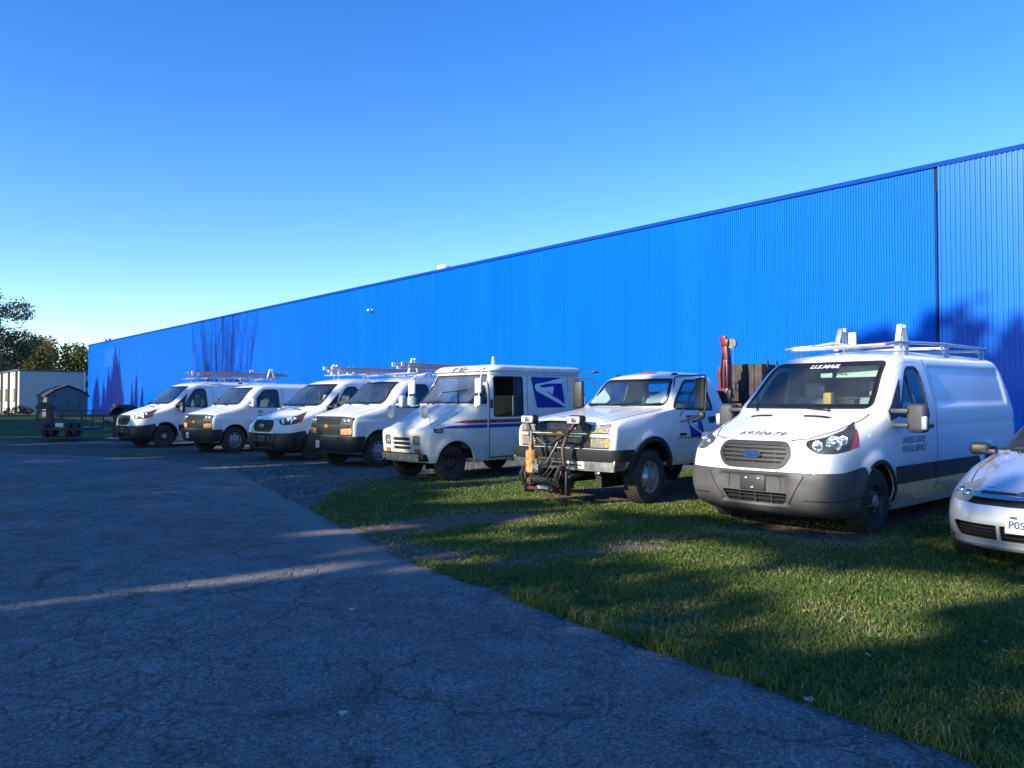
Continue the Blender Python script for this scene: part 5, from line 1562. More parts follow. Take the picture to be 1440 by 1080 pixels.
    b = MB(); b.box((-2.0, 0, 0.45), (5.3, 1.60, 0.06)); b.box((-2.0, 0, 0.36), (5.0, 0.9, 0.16)); b.obj('floor', M['void'], root)
    b = MB(); b.box((-0.32, 0, 1.22), (0.5, 1.66, 0.28), bev=0.07, seg=3); b.obj('dashboard', M['cabin'], root)
    b = MB(); b.box((-1.78, 0, 1.2), (0.04, 1.66, 1.45), bev=0.01); b.obj('bulkhead', M['cabin'], root)
    sm_ = seat_mesh(0.50)
    for y in (0.45, -0.45):
        o = link('seat', sm_, root, M['seat_light']); o.location = (-1.02, y, 0.80)
    steering(root, -0.62, 0.45, 1.30)
    wheel_well(root, 0.0, 0.46, 0.55, 0.93, 0.40); wheel_well(root, XW, 0.46, 0.55, 0.93, 0.40)
    for x in (0, XW):
        for s in (1, -1): wheel(root, x, s * 0.87, 0.385, 0.245, 'van_slotted')
    b = MB(); b.cyl((0, -0.8, 0.38), (0, 0.8, 0.38), 0.04, 8); b.obj('axle', M['void'], root)
    b = MB(); b.cyl((XW, -0.8, 0.38), (XW, 0.8, 0.38), 0.08, 8); b.obj('axle', M['void'], root)
    return root, B
# ------------------------------------------------------------ postal delivery truck
def build_llv():
    XW, XE = -2.55, -3.55
    def disp(G):
        x, y, z = G[..., 0].copy(), G[..., 1].copy(), G[..., 2]
        # wheel arch bulge on the wings
        d = np.hypot(x, z - 0.36)
        side = ss(0.5, 0.72, y)
        y = y + 0.022 * np.exp(-((d - 0.44) / 0.05) ** 2) * side * ss(0.3, 0.45, z) * (z < 1.1)
        # hood: flat shoulder bulge above each wheel
        h = ss(1.02, 1.12, z) * (1 - ss(1.36, 1.44, z)) * (x > -0.45)
        x = x + 0.06 * h * np.exp(-((np.abs(y) - 0.60) / 0.12) ** 2) - 0.045 * h * np.exp(-((np.abs(y) - 0.42) / 0.10) ** 2)
        # uneven skin
        y = y + 0.004 * np.sin(x * 4.1 + z * 3.0) * side
        G = G.copy(); G[..., 0] = x; G[..., 1] = y
        return G
    lv = [0.36, 0.40, 0.45, 0.50, 0.55, 0.60, 0.66, 0.72, 0.78, 0.84, 0.90, 0.94, 0.97, 0.99, 1.01, 1.03, 1.05, 1.08, 1.11, 1.14, 1.17, 1.20, 1.23, 1.26, 1.29, 1.32, 1.35, 1.38, 1.41, 1.43, 1.45, 1.47, 1.50, 1.55, 1.60, 1.66, 1.72, 1.78, 1.84, 1.90, 1.96, 2.02, 2.06, 2.09, 2.11, 2.12, 2.13, 2.14, 2.16, 2.18, 2.20, 2.22, 2.235, 2.25, 2.26, 2.268, 2.274, 2.28]
    B = Body(lv,
        xf=[(0.36, 0.60), (0.50, 0.64), (0.93, 0.68), (0.98, 0.64), (1.02, 0.54), (1.10, 0.36), (1.20, 0.15), (1.30, -0.05), (1.40, -0.26), (1.44, -0.34), (1.46, -0.36), (2.11, -0.86), (2.12, -0.86), (2.13, -0.80), (2.15, -0.81), (2.22, -0.90), (2.26, -1.05), (2.28, -1.5)],
        bow=[(0.36, 0.04), (0.93, 0.05), (1.1, 0.08), (1.4, 0.10), (1.46, 0.03), (2.1, 0.03), (2.2, 0.05), (2.28, 0.02)],
        wf=[(0.36, 0.74), (0.5, 0.76), (0.95, 0.76), (1.10, 0.76), (1.30, 0.78), (1.42, 0.84), (1.5, 0.885), (2.1, 0.865), (2.115, 0.865), (2.135, 0.89), (2.2, 0.88), (2.25, 0.82), (2.27, 0.5), (2.28, 0.02)],
        w=[(0.36, 0.92), (0.42, 0.93), (1.2, 0.935), (2.1, 0.915), (2.115, 0.915), (2.135, 0.955), (2.20, 0.95), (2.24, 0.90), (2.26, 0.75), (2.272, 0.45), (2.28, 0.02)],
        rc=[(0.36, 0.10), (0.93, 0.10), (1.05, 0.20), (1.3, 0.25), (1.44, 0.10), (1.5, 0.05), (2.1, 0.05), (2.2, 0.09), (2.28, 0.02)],
        xr=[(0.36, XE), (2.1, XE), (2.115, XE), (2.135, XE - 0.03), (2.2, XE - 0.03), (2.25, XE + 0.05), (2.28, XE + 0.4)],
        rr=0.05, xt=-0.62, disp=disp, ns=96, nf=16, nc=9, rbow=0.0)
    root = empty('mail_truck')
    SR = {1: (0.80, 1.4), -1: (-1.4, -0.80)}
    win = rpoly([(-0.95, 1.22), (-0.95, 2.01), (-1.76, 2.01), (-1.76, 1.22)], 0.06)
    quarter = rpoly([(-0.36, 1.48), (-0.40, 1.56), (-0.72, 2.02), (-0.76, 2.02), (-0.76, 1.48)], [0.02, 0.02, 0.03, 0.02, 0.03])
    screen = rpoly([(-0.80, 1.50), (-0.80, 2.045), (0.80, 2.045), (0.80, 1.50)], 0.035)
    arch = lambda wx, r: [(wx + r*math.cos(a), 0.36 + r*math.sin(a)) for a in [math.pi*k/20 for k in range(21)]] + [(wx - r, 0.1), (wx + r, 0.1)]
    slots = [rpoly([(-0.27, z), (0.27, z), (0.27, z + 0.058), (-0.27, z + 0.058)], 0.014) for z in (0.60, 0.685, 0.77)]
    shell = boolop(B.solid(0), B.solid(-0.028, zbot=0.42), 'DIFFERENCE')
    cutters = [prism(win, 'y', 0.3, 1.4), prism(win, 'y', -1.4, -0.3), prism(quarter, 'y', 0.80, 1.4), prism(quarter, 'y', -1.4, -0.80), prism(screen, 'x', -1.2, 0.4),
               prism(arch(0, 0.41), 'y', 0.5, 1.4), prism(arch(0, 0.41), 'y', -1.4, -0.5), prism(arch(XW, 0.38), 'y', 0.5, 1.4), prism(arch(XW, 0.38), 'y', -1.4, -0.5)]
    cutters += [prism(p, 'x', 0.3, 1.2) for p in slots]
    lampp = {s: rpoly([(s*0.385, 0.70), (s*0.555, 0.70), (s*0.555, 0.86), (s*0.385, 0.86)], 0.03) for s in (1, -1)}
    cutters += [prism(lampp[s], 'x', 0.3, 1.2) for s in (1, -1)]
    rearwin = rpoly([(-0.6, 1.35), (-0.6, 1.85), (0.6, 1.85), (0.6, 1.35)], 0.06)
    cutters.append(prism(rearwin, 'x', -4.2, -3.2))
    link('body', sharp(cut(shell, *cutters), 28), root, M['white_old'])
    fr = link('grille', B.conform(rpoly([(-0.31, 0.57), (0.31, 0.57), (0.31, 0.86), (-0.31, 0.86)], 0.02), 'x', 0.014, -0.002, lim=(0.3, 1.2), hole=rpoly([(-0.285, 0.59), (0.285, 0.59), (0.285, 0.84), (-0.285, 0.84)], 0.015)), root, M['white_old'])
    link('grille_back', B.conform([(-0.30, 0.58), (0.30, 0.58), (0.30, 0.85), (-0.30, 0.85)], 'x', -0.05, -0.06, lim=(0.3, 1.2)), fr, M['void'])
    for s in (1, -1):
        hl = link('headlight', B.conform(inset(lampp[s], -0.014), 'x', 0.010, -0.03, lim=(0.3, 1.2), hole=inset(lampp[s], 0.012)), root, M['dull_chrome'])
        p = B.hit((0, s*0.47, 0.78), (1, 0, 0))
        b = MB(); b.lathe([(0.075, -0.004), (0.060, -0.03), (0.03, -0.05), (0.01, -0.055)], o=(p.x, p.y, p.z), axis='x', n=20); b.ball(p + Vector((-0.04, 0, 0)), 0.02, 8)
        b.obj('reflector', M['reflector'], hl)
        link('lens', B.conform(inset(lampp[s], 0.006), 'x', -0.002, -0.006, lim=(0.3, 1.2)), hl, M['lens_old'])
        link('turn_lamp', B.conform(rpoly([(s*0.40, 0.545), (s*0.55, 0.545), (s*0.55, 0.62), (s*0.40, 0.62)], 0.015), 'x', 0.02, -0.01, lim=(0.3, 1.2)), root, M['amber_dull'])
        q = B.conform(rpoly([(0.30, 0.93), (0.48, 0.93), (0.48, 1.01), (0.30, 1.01)], 0.02), 'y', 0.022, -0.01, side=s, rngs=(0.4, 1.3) if s > 0 else (-1.3, -0.4))
        mk = link('side_marker', q, root, M['seal'])
        link('marker_lens', B.conform(rpoly([(0.325, 0.945), (0.46, 0.945), (0.46, 0.995), (0.325, 0.995)], 0.012), 'y', 0.027, 0.0, side=s, rngs=(0.4, 1.3) if s > 0 else (-1.3, -0.4)), mk, M['amber_dull'])
    # bumper, a bent steel channel lower than the nose
    b = MB()
    n = 14
    out = []
    for i in range(n + 1):
        y = -0.60 + 1.20 * i / n
        out.append((0.76 - 0.05 * (y / 0.6) ** 2, y))
    ring = out + [(x - 0.10, y) for x, y in out[::-1]]
    b.prism(ring, 'z', 0.40, 0.535)
    bp = b.obj('bumper', M['dull_chrome'], root)
    b = MB(); b.prism([(x + 0.012, y) for x, y in out] + [(x - 0.02, y) for x, y in out[::-1]], 'z', 0.53, 0.55); b.obj('bumper_pad', M['black'], bp)
    b = MB(); b.box((0.60, 0, 0.46), (0.18, 1.44, 0.13), bev=0.01); b.obj('cross_member', M['black'], root)
    # screen
    ws = link('windscreen', B.conform(inset(screen, 0.003), 'x', -0.002, -0.008, lim=(-1.2, 0.4)), root, M['glass_flat'])
    link('screen_seal', B.conform(inset(screen, -0.02), 'x', 0.006, -0.01, hole=inset(screen, 0.012), lim=(-1.2, 0.4)), ws, M['seal'])
    for a, c in (((0.2, -0.50, 1.48), (0.2, -0.20, 1.66)), ((0.2, -0.30, 1.47), (0.2, 0.00, 1.62))):
        wiper(B, root, a, c, (1, 0, 0))
    wiper(B, root, (0.2, 0.50, 1.48), (0.2, 0.18, 1.74), (1, 0, 0))
    wiper(B, root, (0.2, 0.42, 1.75), (0.2, -0.30, 1.70), (1, 0, 0), 'wiper_blade')
    # sides
    for s in (1, -1):
        link('window_seal', B.conform(inset(win, -0.014), 'y', 0.006, -0.012, side=s, rngs=SR[s], hole=inset(win, 0.01)), root, M['seal'])
        link('window', B.conform([(-1.52, 1.20), (-1.52, 2.03), (-1.78, 2.03), (-1.78, 1.20)], 'y', -0.014, -0.02, side=s, rngs=SR[s]), root, M['glass_side'])
        link('quarter_window', B.conform(inset(quarter, 0.003), 'y', -0.006, -0.011, side=s, rngs=SR[s]), root, M['glass_side'])
        link('window_seal', B.conform(inset(quarter, -0.012), 'y', 0.005, -0.01, side=s, rngs=SR[s], hole=inset(quarter, 0.008)), root, M['seal'])
        link('door_seam', B.conform(seam_poly([(-0.82, 0.37), (-0.82, 2.10)], 0.014), 'y', 0.003, -0.006, side=s, rngs=SR[s]), root, M['seal'])
        link('door_post', B.conform([(-0.79, 0.38), (-0.79, 2.10), (-0.76, 2.10), (-0.76, 0.38)], 'y', 0.012, -0.006, side=s, rngs=SR[s]), root, M['white_old'])
        link('door_seam', B.conform(seam_poly([(-1.90, 0.40), (-1.90, 2.08)], 0.010), 'y', 0.003, -0.006, side=s, rngs=SR[s]), root, M['seal'])
        link('door_track', B.conform([(-0.84, 2.06), (-0.84, 2.095), (-3.45, 2.095), (-3.45, 2.06)], 'y', 0.020, -0.006, side=s, rngs=SR[s]), root, M['alu'])
        link('sill_rail', B.conform([(-0.84, 0.40), (-0.84, 0.43), (-2.1, 0.43), (-2.1, 0.40)], 'y', 0.020, -0.006, side=s, rngs=SR[s]), root, M['dull_chrome'])
        link('door_lock', B.conform(rpoly([(-0.84, 1.38), (-0.84, 1.56), (-0.90, 1.56), (-0.90, 1.38)], 0.01), 'y', 0.020, -0.006, side=s, rngs=SR[s]), root, M['steel_wheel'])
        link('side_panel_seam', B.conform(seam_poly([(-3.15, 2.05), (-3.15, 1.72), (-3.32, 1.72), (-3.32, 2.05)], 0.008), 'y', 0.003, -0.006, side=s, rngs=SR[s]), root, M['seal'])
        # stripes
        red = [(0.02, 1.12), (-0.25, 1.16), (-3.50, 1.165), (-3.50, 1.10), (-0.25, 1.095)]
        blu = [(0.36, 1.01), (0.15, 1.05), (-0.15, 1.068), (-3.50, 1.068), (-3.50, 1.005), (-0.15, 1.0)]
        rg = (0.4, 1.3) if s > 0 else (-1.3, -0.4)
        link('red_stripe', B.conform(red, 'y', 0.0045, -0.004, side=s, rngs=rg), root, M['stripe_red'])
        link('blue_stripe', B.conform(blu, 'y', 0.0045, -0.004, side=s, rngs=rg), root, M['stripe_blue'])
        # tall twin mirrors on a bent tube
        mb = MB()
        yb = 0.93
        mb.tube([(-0.42, s*(yb-0.02), 1.44), (-0.36, s*(yb+0.14), 1.42), (-0.33, s*(yb+0.22), 1.50), (-0.40, s*(yb+0.22), 1.98), (-0.50, s*(yb+0.14), 2.08), (-0.62, s*(yb-0.02), 2.10)], 0.013, 8)
        fr_ = mb.obj('mirror_frame', M['white_steel'], root)
        mb = MB(); mb.box((-0.385, s*(yb+0.16), 1.82), (0.06, 0.20, 0.30), Matrix.Rotation(R(-8*s), 3, 'Z'), bev=0.03, seg=3)
        mb.obj('side_mirror', M['white_old'], fr_)
        mb = MB(); mb.box((-0.365, s*(yb+0.16), 1.53), (0.06, 0.19, 0.20), Matrix.Rotation(R(-8*s), 3, 'Z'), bev=0.03, seg=3)
        mb.obj('lower_mirror', M['white_old'], fr_)
        link('hood_seam', B.conform(seam_poly([(0.60, s*0.70), (0.10, s*0.72), (-0.30, s*0.74)], 0.009), 'z', 0.003, -0.006, lim=(0.95, 1.45)), root, M['seal'])
    eagle(root, B, -2.535, 1.70, 1.05, 0.64, 1)
    # convex mirrors on the wings
    for s in (1, -1):
        p = B.hit((0.42, s*0.60, 1.0), (0, 0, 1))
        mb = MB(); mb.tube([p, p + Vector((0.02, s*0.02, 0.14)), p + Vector((0.10, -s*0.04, 0.24))], 0.008, 6)
        c = p + Vector((0.12, -s*0.04, 0.26))
        cm = mb.obj('convex_mirror', M['dull_chrome'], root)
        mb = MB(); mb.ball(c, 0.125, 20, (0.35, 1, 1)); mb.obj('mirror_head', M['white_old'], cm)
    # rear cross-view mirror on its arm
    mb = MB(); mb.tube([(XE + 0.03, 0.80, 2.22), (XE - 0.10, 0.98, 2.25), (XE - 0.18, 1.10, 2.20)], 0.010, 6)
    mb.tube([(XE + 0.02, 0.86, 1.95), (XE - 0.06, 0.90, 1.95), (XE - 0.06, 0.90, 1.50), (XE + 0.02, 0.86, 1.50)], 0.012, 6)
    rm = mb.obj('rear_mirror_arm', M['black_steel'], root)
    mb = MB(); mb.ball((XE - 0.22, 1.16, 2.15), 0.11, 18, (1, 1, 0.28)); mb.obj('mirror_head', M['dull_chrome'], rm)
    # rain rail and roof details
    b = MB(); b.cyl((-1.6, 0.2, 2.27), (-1.6, 0.2, 2.36), 0.05, 14); b.cyl((-1.6, 0.2, 2.36), (-1.6, 0.2, 2.46), 0.038, 14)
    b.obj('roof_beacon', M['alu'], root)
    surf_text(root, B, '0210554', (-0.80, 0.02, 2.175), 0.135, (0, 1, 0), (-0.35, 0, 1), (1, 0, 0.2), M['black_decal'], bold=0.006)
    surf_text(root, B, '14', (-0.80, 0.70, 2.175), 0.135, (0, 1, 0), (-0.35, 0, 1), (1, 0, 0.2), M['black_decal'], bold=0.006)
    # interior
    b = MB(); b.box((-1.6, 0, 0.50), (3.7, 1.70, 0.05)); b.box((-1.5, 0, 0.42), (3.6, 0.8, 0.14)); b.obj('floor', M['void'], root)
    b = MB(); b.box((-0.52, 0, 1.28), (0.30, 1.62, 0.30), bev=0.05); b.box((-0.42, 0, 0.9), (0.3, 1.6, 0.6), bev=0.03); b.obj('dashboard', M['cabin'], root)
    b = MB(); b.box((-1.86, 0.50, 1.28), (0.03, 0.75, 1.5)); b.box((-1.86, -0.62, 1.28), (0.03, 0.5, 1.5)); b.box((-1.70, 0.80, 1.32), (0.22, 0.03, 0.62), bev=0.01)
    bk = b.obj('bulkhead', M['cabin_light'], root)
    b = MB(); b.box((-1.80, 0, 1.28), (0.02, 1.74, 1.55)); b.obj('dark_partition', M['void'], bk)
    o = link('seat', seat_mesh(0.46), root, M['cabin']); o.location = (-1.25, -0.42, 0.86)
    steering(root, -0.75, -0.42, 1.36)
    wheel_well(root, 0, 0.42, 0.45, 0.73, 0.36); wheel_well(root, XW, 0.39, 0.5, 0.88, 0.36)
    for s in (1, -1):
        wheel(root, 0, s*0.665, 0.345, 0.205, 'postal'); wheel(root, XW, s*0.80, 0.345, 0.205, 'postal')
    b = MB(); b.cyl((0, -0.6, 0.34), (0, 0.6, 0.34), 0.04, 8); b.obj('axle', M['void'], root)
    b = MB(); b.cyl((XW, -0.7, 0.34), (XW, 0.7, 0.34), 0.07, 8); b.obj('axle', M['void'], root)
    return root, B
# ------------------------------------------------------------ pickup with plough mount and crane bed
def build_pickup():
    XE = -2.28
    def disp(G):
        x, y, z = G[..., 0].copy(), G[..., 1].copy(), G[..., 2]
        side = ss(0.65, 0.85, y)
        d = np.hypot(x, z - 0.42)
        y = y + 0.035 * (1 - ss(0.52, 0.66, d)) * side * ss(0.4, 0.6, z)
        dz = z - 0.98
        y = y + 0.015 * np.exp(-(dz / 0.10) ** 2) * side
        h = ss(1.20, 1.25, z) * (1 - ss(1.36, 1.40, z)) * (x > -0.6)
        x = x + 0.10 * h * (1 - ss(0.42, 0.58, np.abs(y)))
        G = G.copy(); G[..., 0] = x; G[..., 1] = y
        return G
    lv = [0.52, 0.56, 0.62, 0.68, 0.74, 0.80, 0.85, 0.90, 0.95, 1.0, 1.05, 1.10, 1.14, 1.17, 1.19, 1.205, 1.22, 1.235, 1.25, 1.262, 1.275, 1.288, 1.30, 1.312, 1.325, 1.338, 1.35, 1.36, 1.37, 1.38, 1.39, 1.40, 1.42, 1.45, 1.49, 1.54, 1.59, 1.64, 1.69, 1.73, 1.77, 1.80, 1.83, 1.855, 1.875, 1.89, 1.905, 1.92, 1.935, 1.948, 1.958, 1.966, 1.972]
    B = Body(lv,
        xf=[(0.52, 0.80), (0.62, 0.86), (0.80, 0.90), (1.0, 0.90), (1.14, 0.885), (1.19, 0.84), (1.22, 0.72), (1.25, 0.52), (1.28, 0.28), (1.31, 0.03), (1.34, -0.22), (1.37, -0.42), (1.39, -0.50), (1.84, -1.07), (1.89, -1.17), (1.93, -1.34), (1.972, -1.7)],
        bow=[(0.52, 0.05), (1.1, 0.07), (1.25, 0.16), (1.38, 0.14), (1.40, 0.13), (1.85, 0.08), (1.93, 0.12), (1.972, 0.02)],
        wf=[(0.52, 0.90), (0.8, 0.95), (1.1, 0.945), (1.2, 0.90), (1.3, 0.85), (1.38, 0.80), (1.42, 0.80), (1.6, 0.755), (1.84, 0.68), (1.88, 0.63), (1.93, 0.46), (1.96, 0.22), (1.972, 0.02)],
        w=[(0.52, 0.93), (0.62, 0.965), (1.05, 0.985), (1.2, 0.965), (1.38, 0.92), (1.6, 0.84), (1.80, 0.765), (1.87, 0.715), (1.91, 0.62), (1.94, 0.48), (1.96, 0.25), (1.972, 0.02)],
        rc=[(0.52, 0.05), (1.1, 0.07), (1.2, 0.22), (1.36, 0.22), (1.42, 0.09), (1.85, 0.09), (1.93, 0.18), (1.972, 0.02)],
        xr=[(0.52, XE), (1.35, XE), (1.84, XE + 0.14), (1.92, XE + 0.22), (1.972, XE + 0.5)],
        rr=0.08, xt=-0.25, disp=disp, ns=84, nf=20, nc=10, rbow=0.01)
    root = empty('pickup_truck')
    door = rpoly([(-0.74, 0.56), (-0.70, 0.95), (-0.60, 1.10), (-0.62, 1.37), (-1.17, 1.83), (-1.30, 1.865), (-1.86, 1.875), (-1.95, 1.76), (-1.95, 0.56)], [0.03, 0.1, 0.05, 0.1, 0.12, 0.05, 0.08, 0.1, 0.03])
    gl = rpoly([(-0.76, 1.37), (-1.20, 1.755), (-1.30, 1.80), (-1.78, 1.81), (-1.83, 1.76), (-1.84, 1.345)], [0.03, 0.08, 0.05, 0.06, 0.05, 0.05])
    screen = rpoly([(-0.77, 1.415), (-0.65, 1.825), (0.65, 1.825), (0.77, 1.415)], 0.06, 5)
    rearw = rpoly([(-0.62, 1.38), (-0.56, 1.78), (0.56, 1.78), (0.62, 1.38)], 0.05)
    face = rpoly([(-0.86, 0.805), (-0.86, 1.155), (-0.56, 1.135), (-0.35, 1.19), (0.35, 1.19), (0.56, 1.135), (0.86, 1.155), (0.86, 0.805)], [0.02, 0.02, 0.05, 0.06, 0.06, 0.05, 0.02, 0.02])
    arch = lambda r: [(r*math.cos(a)*1.05, 0.44 + r*math.sin(a)) for a in [math.pi*k/20 for k in range(21)]] + [(-r*1.05, 0.1), (r*1.05, 0.1)]
    shell = boolop(B.solid(0), B.solid(-0.028, zbot=0.58), 'DIFFERENCE')
    cutters = [prism(door, 'y', 0.3, 1.4), prism(door, 'y', -1.4, -0.3), prism(screen, 'x', -1.5, 0.2), prism(rearw, 'x', -2.6, -1.9), prism(face, 'x', 0.5, 1.2),
               prism(arch(0.47), 'y', 0.5, 1.4), prism(arch(0.47), 'y', -1.4, -0.5)]
    link('body', sharp(cut(shell, *cutters), 30), root, M['white'])
    # grille
    gp = rpoly([(-0.54, 0.82), (-0.54, 1.12), (-0.34, 1.165), (0.34, 1.165), (0.54, 1.12), (0.54, 0.82), (0.34, 0.78), (-0.34, 0.78)], 0.04)
    g = link('grille', B.conform(face, 'x', -0.02, -0.06, lim=(0.4, 1.2)), root, M['black'])
    mesh_bars = MB()
    for k in range(-16, 17):
        for sgn in (1, -1):
            y = k * 0.055
            a = Vector((0.893, y - 0.17 * sgn, 0.82)); c = Vector((0.893, y + 0.17 * sgn, 1.15))
            # clip to grille width
            pts = [a.lerp(c, t / 8) for t in range(9)]
            pts = [p for p in pts if abs(p.y) < 0.52 and not (0.955 < p.z < 1.03)]
            if len(pts) > 1:
                for p in pts: p.x = 0.885 - 0.06 * (p.y / 0.9) ** 2
                run = [pts[0]]
                for p in pts[1:]:
                    if (p - run[-1]).length > 0.12:
                        if len(run) > 1: mesh_bars.tube(run, 0.005, 4)
                        run = [p]
                    else: run.append(p)
                if len(run) > 1: mesh_bars.tube(run, 0.005, 4)
    o = mesh_bars.obj('grille_mesh', M['dull_chrome'], g); o['kind'] = 'stuff'
    cb = link('chrome_bar', B.conform(rpoly([(-0.86, 0.965), (0.86, 0.965), (0.86, 1.015), (-0.86, 1.015)], 0.01), 'x', 0.022, -0.03, lim=(0.4, 1.2)), root, M['chrome'])
    b = MB()
    bow = [(-0.11, -0.02), (-0.10, 0.024), (-0.045, 0.024), (-0.04, 0.042), (0.05, 0.042), (0.045, 0.024), (0.11, 0.024), (0.10, -0.024), (0.045, -0.024), (0.04, -0.042), (-0.05, -0.042), (-0.045, -0.024)]
    b.prism([(y, z + 0.99) for y, z in bow], 'x', 0.90, 0.935); b.obj('badge', M['gold'], root)
    for s in (1, -1):
        def S(p): return [(y*s, z) for y, z in p]
        up = rpoly([(0.55, 1.03), (0.875, 1.03), (0.88, 1.15), (0.56, 1.125)], 0.015)
        lo = rpoly([(0.54, 0.825), (0.875, 0.825), (0.88, 0.955), (0.55, 0.955)], 0.015)
        for P, nm in ((up, 'headlight'), (lo, 'lower_lamp')):
            hl = link(nm, B.conform(S(P), 'x', -0.012, -0.03, lim=(0.4, 1.2)), root, M['reflector'])
            link('lens', B.conform(S(inset(P, 0.003)), 'x', 0.008, 0.003, lim=(0.4, 1.2)), hl, M['lens_old'])
        link('side_marker', B.conform(S([(0.80, 0.832), (0.868, 0.832), (0.872, 0.950), (0.80, 0.950)]), 'x', 0.011, -0.01, lim=(0.4, 1.2)), root, M['amber'])
    # bumper: dark cover above, dull bright bar below
    bs = boolop(B.solid(0.10), B.solid(0.02, zbot=0.56), 'DIFFERENCE')
    link('bumper_cover', sharp(boolop(bs, prism(rpoly([(1.3, 0.635), (1.3, 0.80), (0.52, 0.80), (0.52, 0.635)], 0.0), 'y', -1.4, 1.4), 'INTERSECT'), 30), root, M['dark_plastic'])
    b = MB()
    out = [(1.01 - 0.10 * (y/0.95)**2, y) for y in [(-0.98 + 1.96*i/20) for i in range(21)]]
    b.prism(out + [(x - 0.08, y) for x, y in out[::-1]], 'z', 0.50, 0.63)
    for s in (1, -1): b.box((0.76, s*0.975, 0.58), (0.28, 0.03, 0.14), bev=0.01)
    bp = b.obj('bumper', M['dull_chrome'], root)
    b = MB(); b.box((0.985, 0.36, 0.575), (0.02, 0.30, 0.10), Matrix.Rotation(R(4), 3, 'Z'), bev=0.004)
    pl = b.obj('licence_plate', M['plate'], root)
    b = MB(); b.box((0.997, 0.36, 0.575), (0.002, 0.22, 0.022), Matrix.Rotation(R(4), 3, 'Z')); b.obj('blurred_print', M['steel_wheel'], pl)
    for s in (1, -1):
        b = MB(); b.box((0.93, s*0.72, 0.47), (0.06, 0.09, 0.05), bev=0.015); b.obj('tow_hook', M['dull_chrome'], root)
    # screen
    ws = link('windscreen', B.conform(inset(screen, 0.004), 'x', -0.002, -0.008, lim=(-1.5, 0.2)), root, M['glass'])
    link('black_border', B.conform(inset(screen, 0.004), 'x', 0.0, -0.0015, hole=inset(screen, 0.03), lim=(-1.5, 0.2)), ws, M['black'])
    link('screen_seal', B.conform(inset(screen, -0.012), 'x', 0.003, -0.01, hole=inset(screen, 0.006), lim=(-1.5, 0.2)), ws, M['seal'])
    b = MB(); b.box((XE + 0.10, 0, 1.585), (0.006, 1.22, 0.40), Matrix.Rotation(R(15), 3, 'Y')); b.obj('rear_window', M['glass'], root)
    wiper(B, root, (0.1, 0.10, 1.395), (0.1, 0.70, 1.45), (1, 0, 0))
    wiper(B, root, (0.1, -0.60, 1.395), (0.1, -0.02, 1.45), (1, 0, 0))
    for s in (1, -1):
        link('hood_seam', B.conform(seam_poly([(0.80, s*0.70), (0.66, s*0.80), (0.30, s*0.815), (-0.10, s*0.82), (-0.56, s*0.80)], 0.012), 'z', 0.003, -0.008, lim=(1.1, 1.42)), root, M['seal'])
        d = link('door', B.conform(inset(door, 0.005), 'y', 0.0, -0.04, side=s, hole=gl), root, M['white'])
        link('window', B.conform(inset(gl, 0.002), 'y', -0.008, -0.013, side=s), d, M['glass_side'])
        link('window_seal', B.conform(inset(gl, -0.02), 'y', 0.003, -0.012, side=s, hole=inset(gl, 0.008)), d, M['seal'])
        link('door_handle', B.conform(rpoly([(-1.66, 1.14), (-1.88, 1.15), (-1.88, 1.24), (-1.66, 1.23)], 0.025), 'y', 0.022, -0.004, side=s), d, M['black'])
        link('door_trim_line', B.conform(seam_poly([(-0.72, 0.925), (-1.95, 0.925)], 0.014), 'y', 0.004, -0.004, side=s), d, M['dull_chrome'])
        # wheel arch flare
        ring = [(0.53*1.03*math.cos(a), 0.44 + 0.535*math.sin(a)) for a in [math.pi*(k+0.0)/24 for k in range(-3, 28)]]
        inner = [(px*0.865, 0.44 + (pz-0.44)*0.865) for px, pz in ring]
        link('arch_flare', B.conform(ring + inner[::-1], 'y', 0.035, -0.02, side=s), root, M['dark_plastic'])
        link('fender_badge', B.conform(rpoly([(-0.76, 0.955), (-0.76, 0.995), (-0.95, 0.995), (-0.95, 0.955)], 0.008), 'y', 0.008, -0.004, side=s), root, M['black'])
        # tow mirror in a tube loop
        mb = MB()
        yb = 0.90; yo = 0.20 if s > 0 else -0.06
        mb.tube([(-0.84, s*(yb-0.02), 1.14), (-0.78, s*(yb+0.30+yo), 1.30), (-0.78, s*(yb+0.33+yo), 1.36), (-0.80, s*(yb+0.34+yo), 1.80), (-0.82, s*(yb+0.30+yo), 1.86), (-0.86, s*(yb+0.02), 1.86), (-0.90, s*(yb-0.08), 1.83), (-0.92, s*(yb-0.11), 1.70)], 0.015, 8)
        mb.tube([(-0.84, s*(yb-0.02), 1.14), (-0.86, s*(yb+0.20+yo), 1.84)], 0.012, 8)
        mb.tube([(-1.06, s*(yb-0.02), 1.15), (-0.84, s*(yb-0.01), 1.14)], 0.016, 8)
        mb.tube([(-1.06, s*(yb-0.02), 1.15), (-0.92, s*(yb+0.18+yo), 1.28)], 0.012, 8)
        mf = mb.obj('mirror_frame', M['black_steel'], root)
        mb = MB(); mb.box((-0.82, s*(yb+0.23+yo), 1.59), (0.09, 0.19, 0.47), Matrix.Rotation(R(-10*s), 3, 'Z'), bev=0.035, seg=3); mb.obj('side_mirror', M['dark_plastic'], mf)
        mb = MB(); mb.ball((-0.80, s*(yb+0.25+yo), 1.27), 0.068, 14, (0.6, 1, 1)); mb.obj('spot_mirror', M['dark_plastic'], mf)
    eagle(root, B, -1.24, 1.09, 0.46, 0.34, 1)
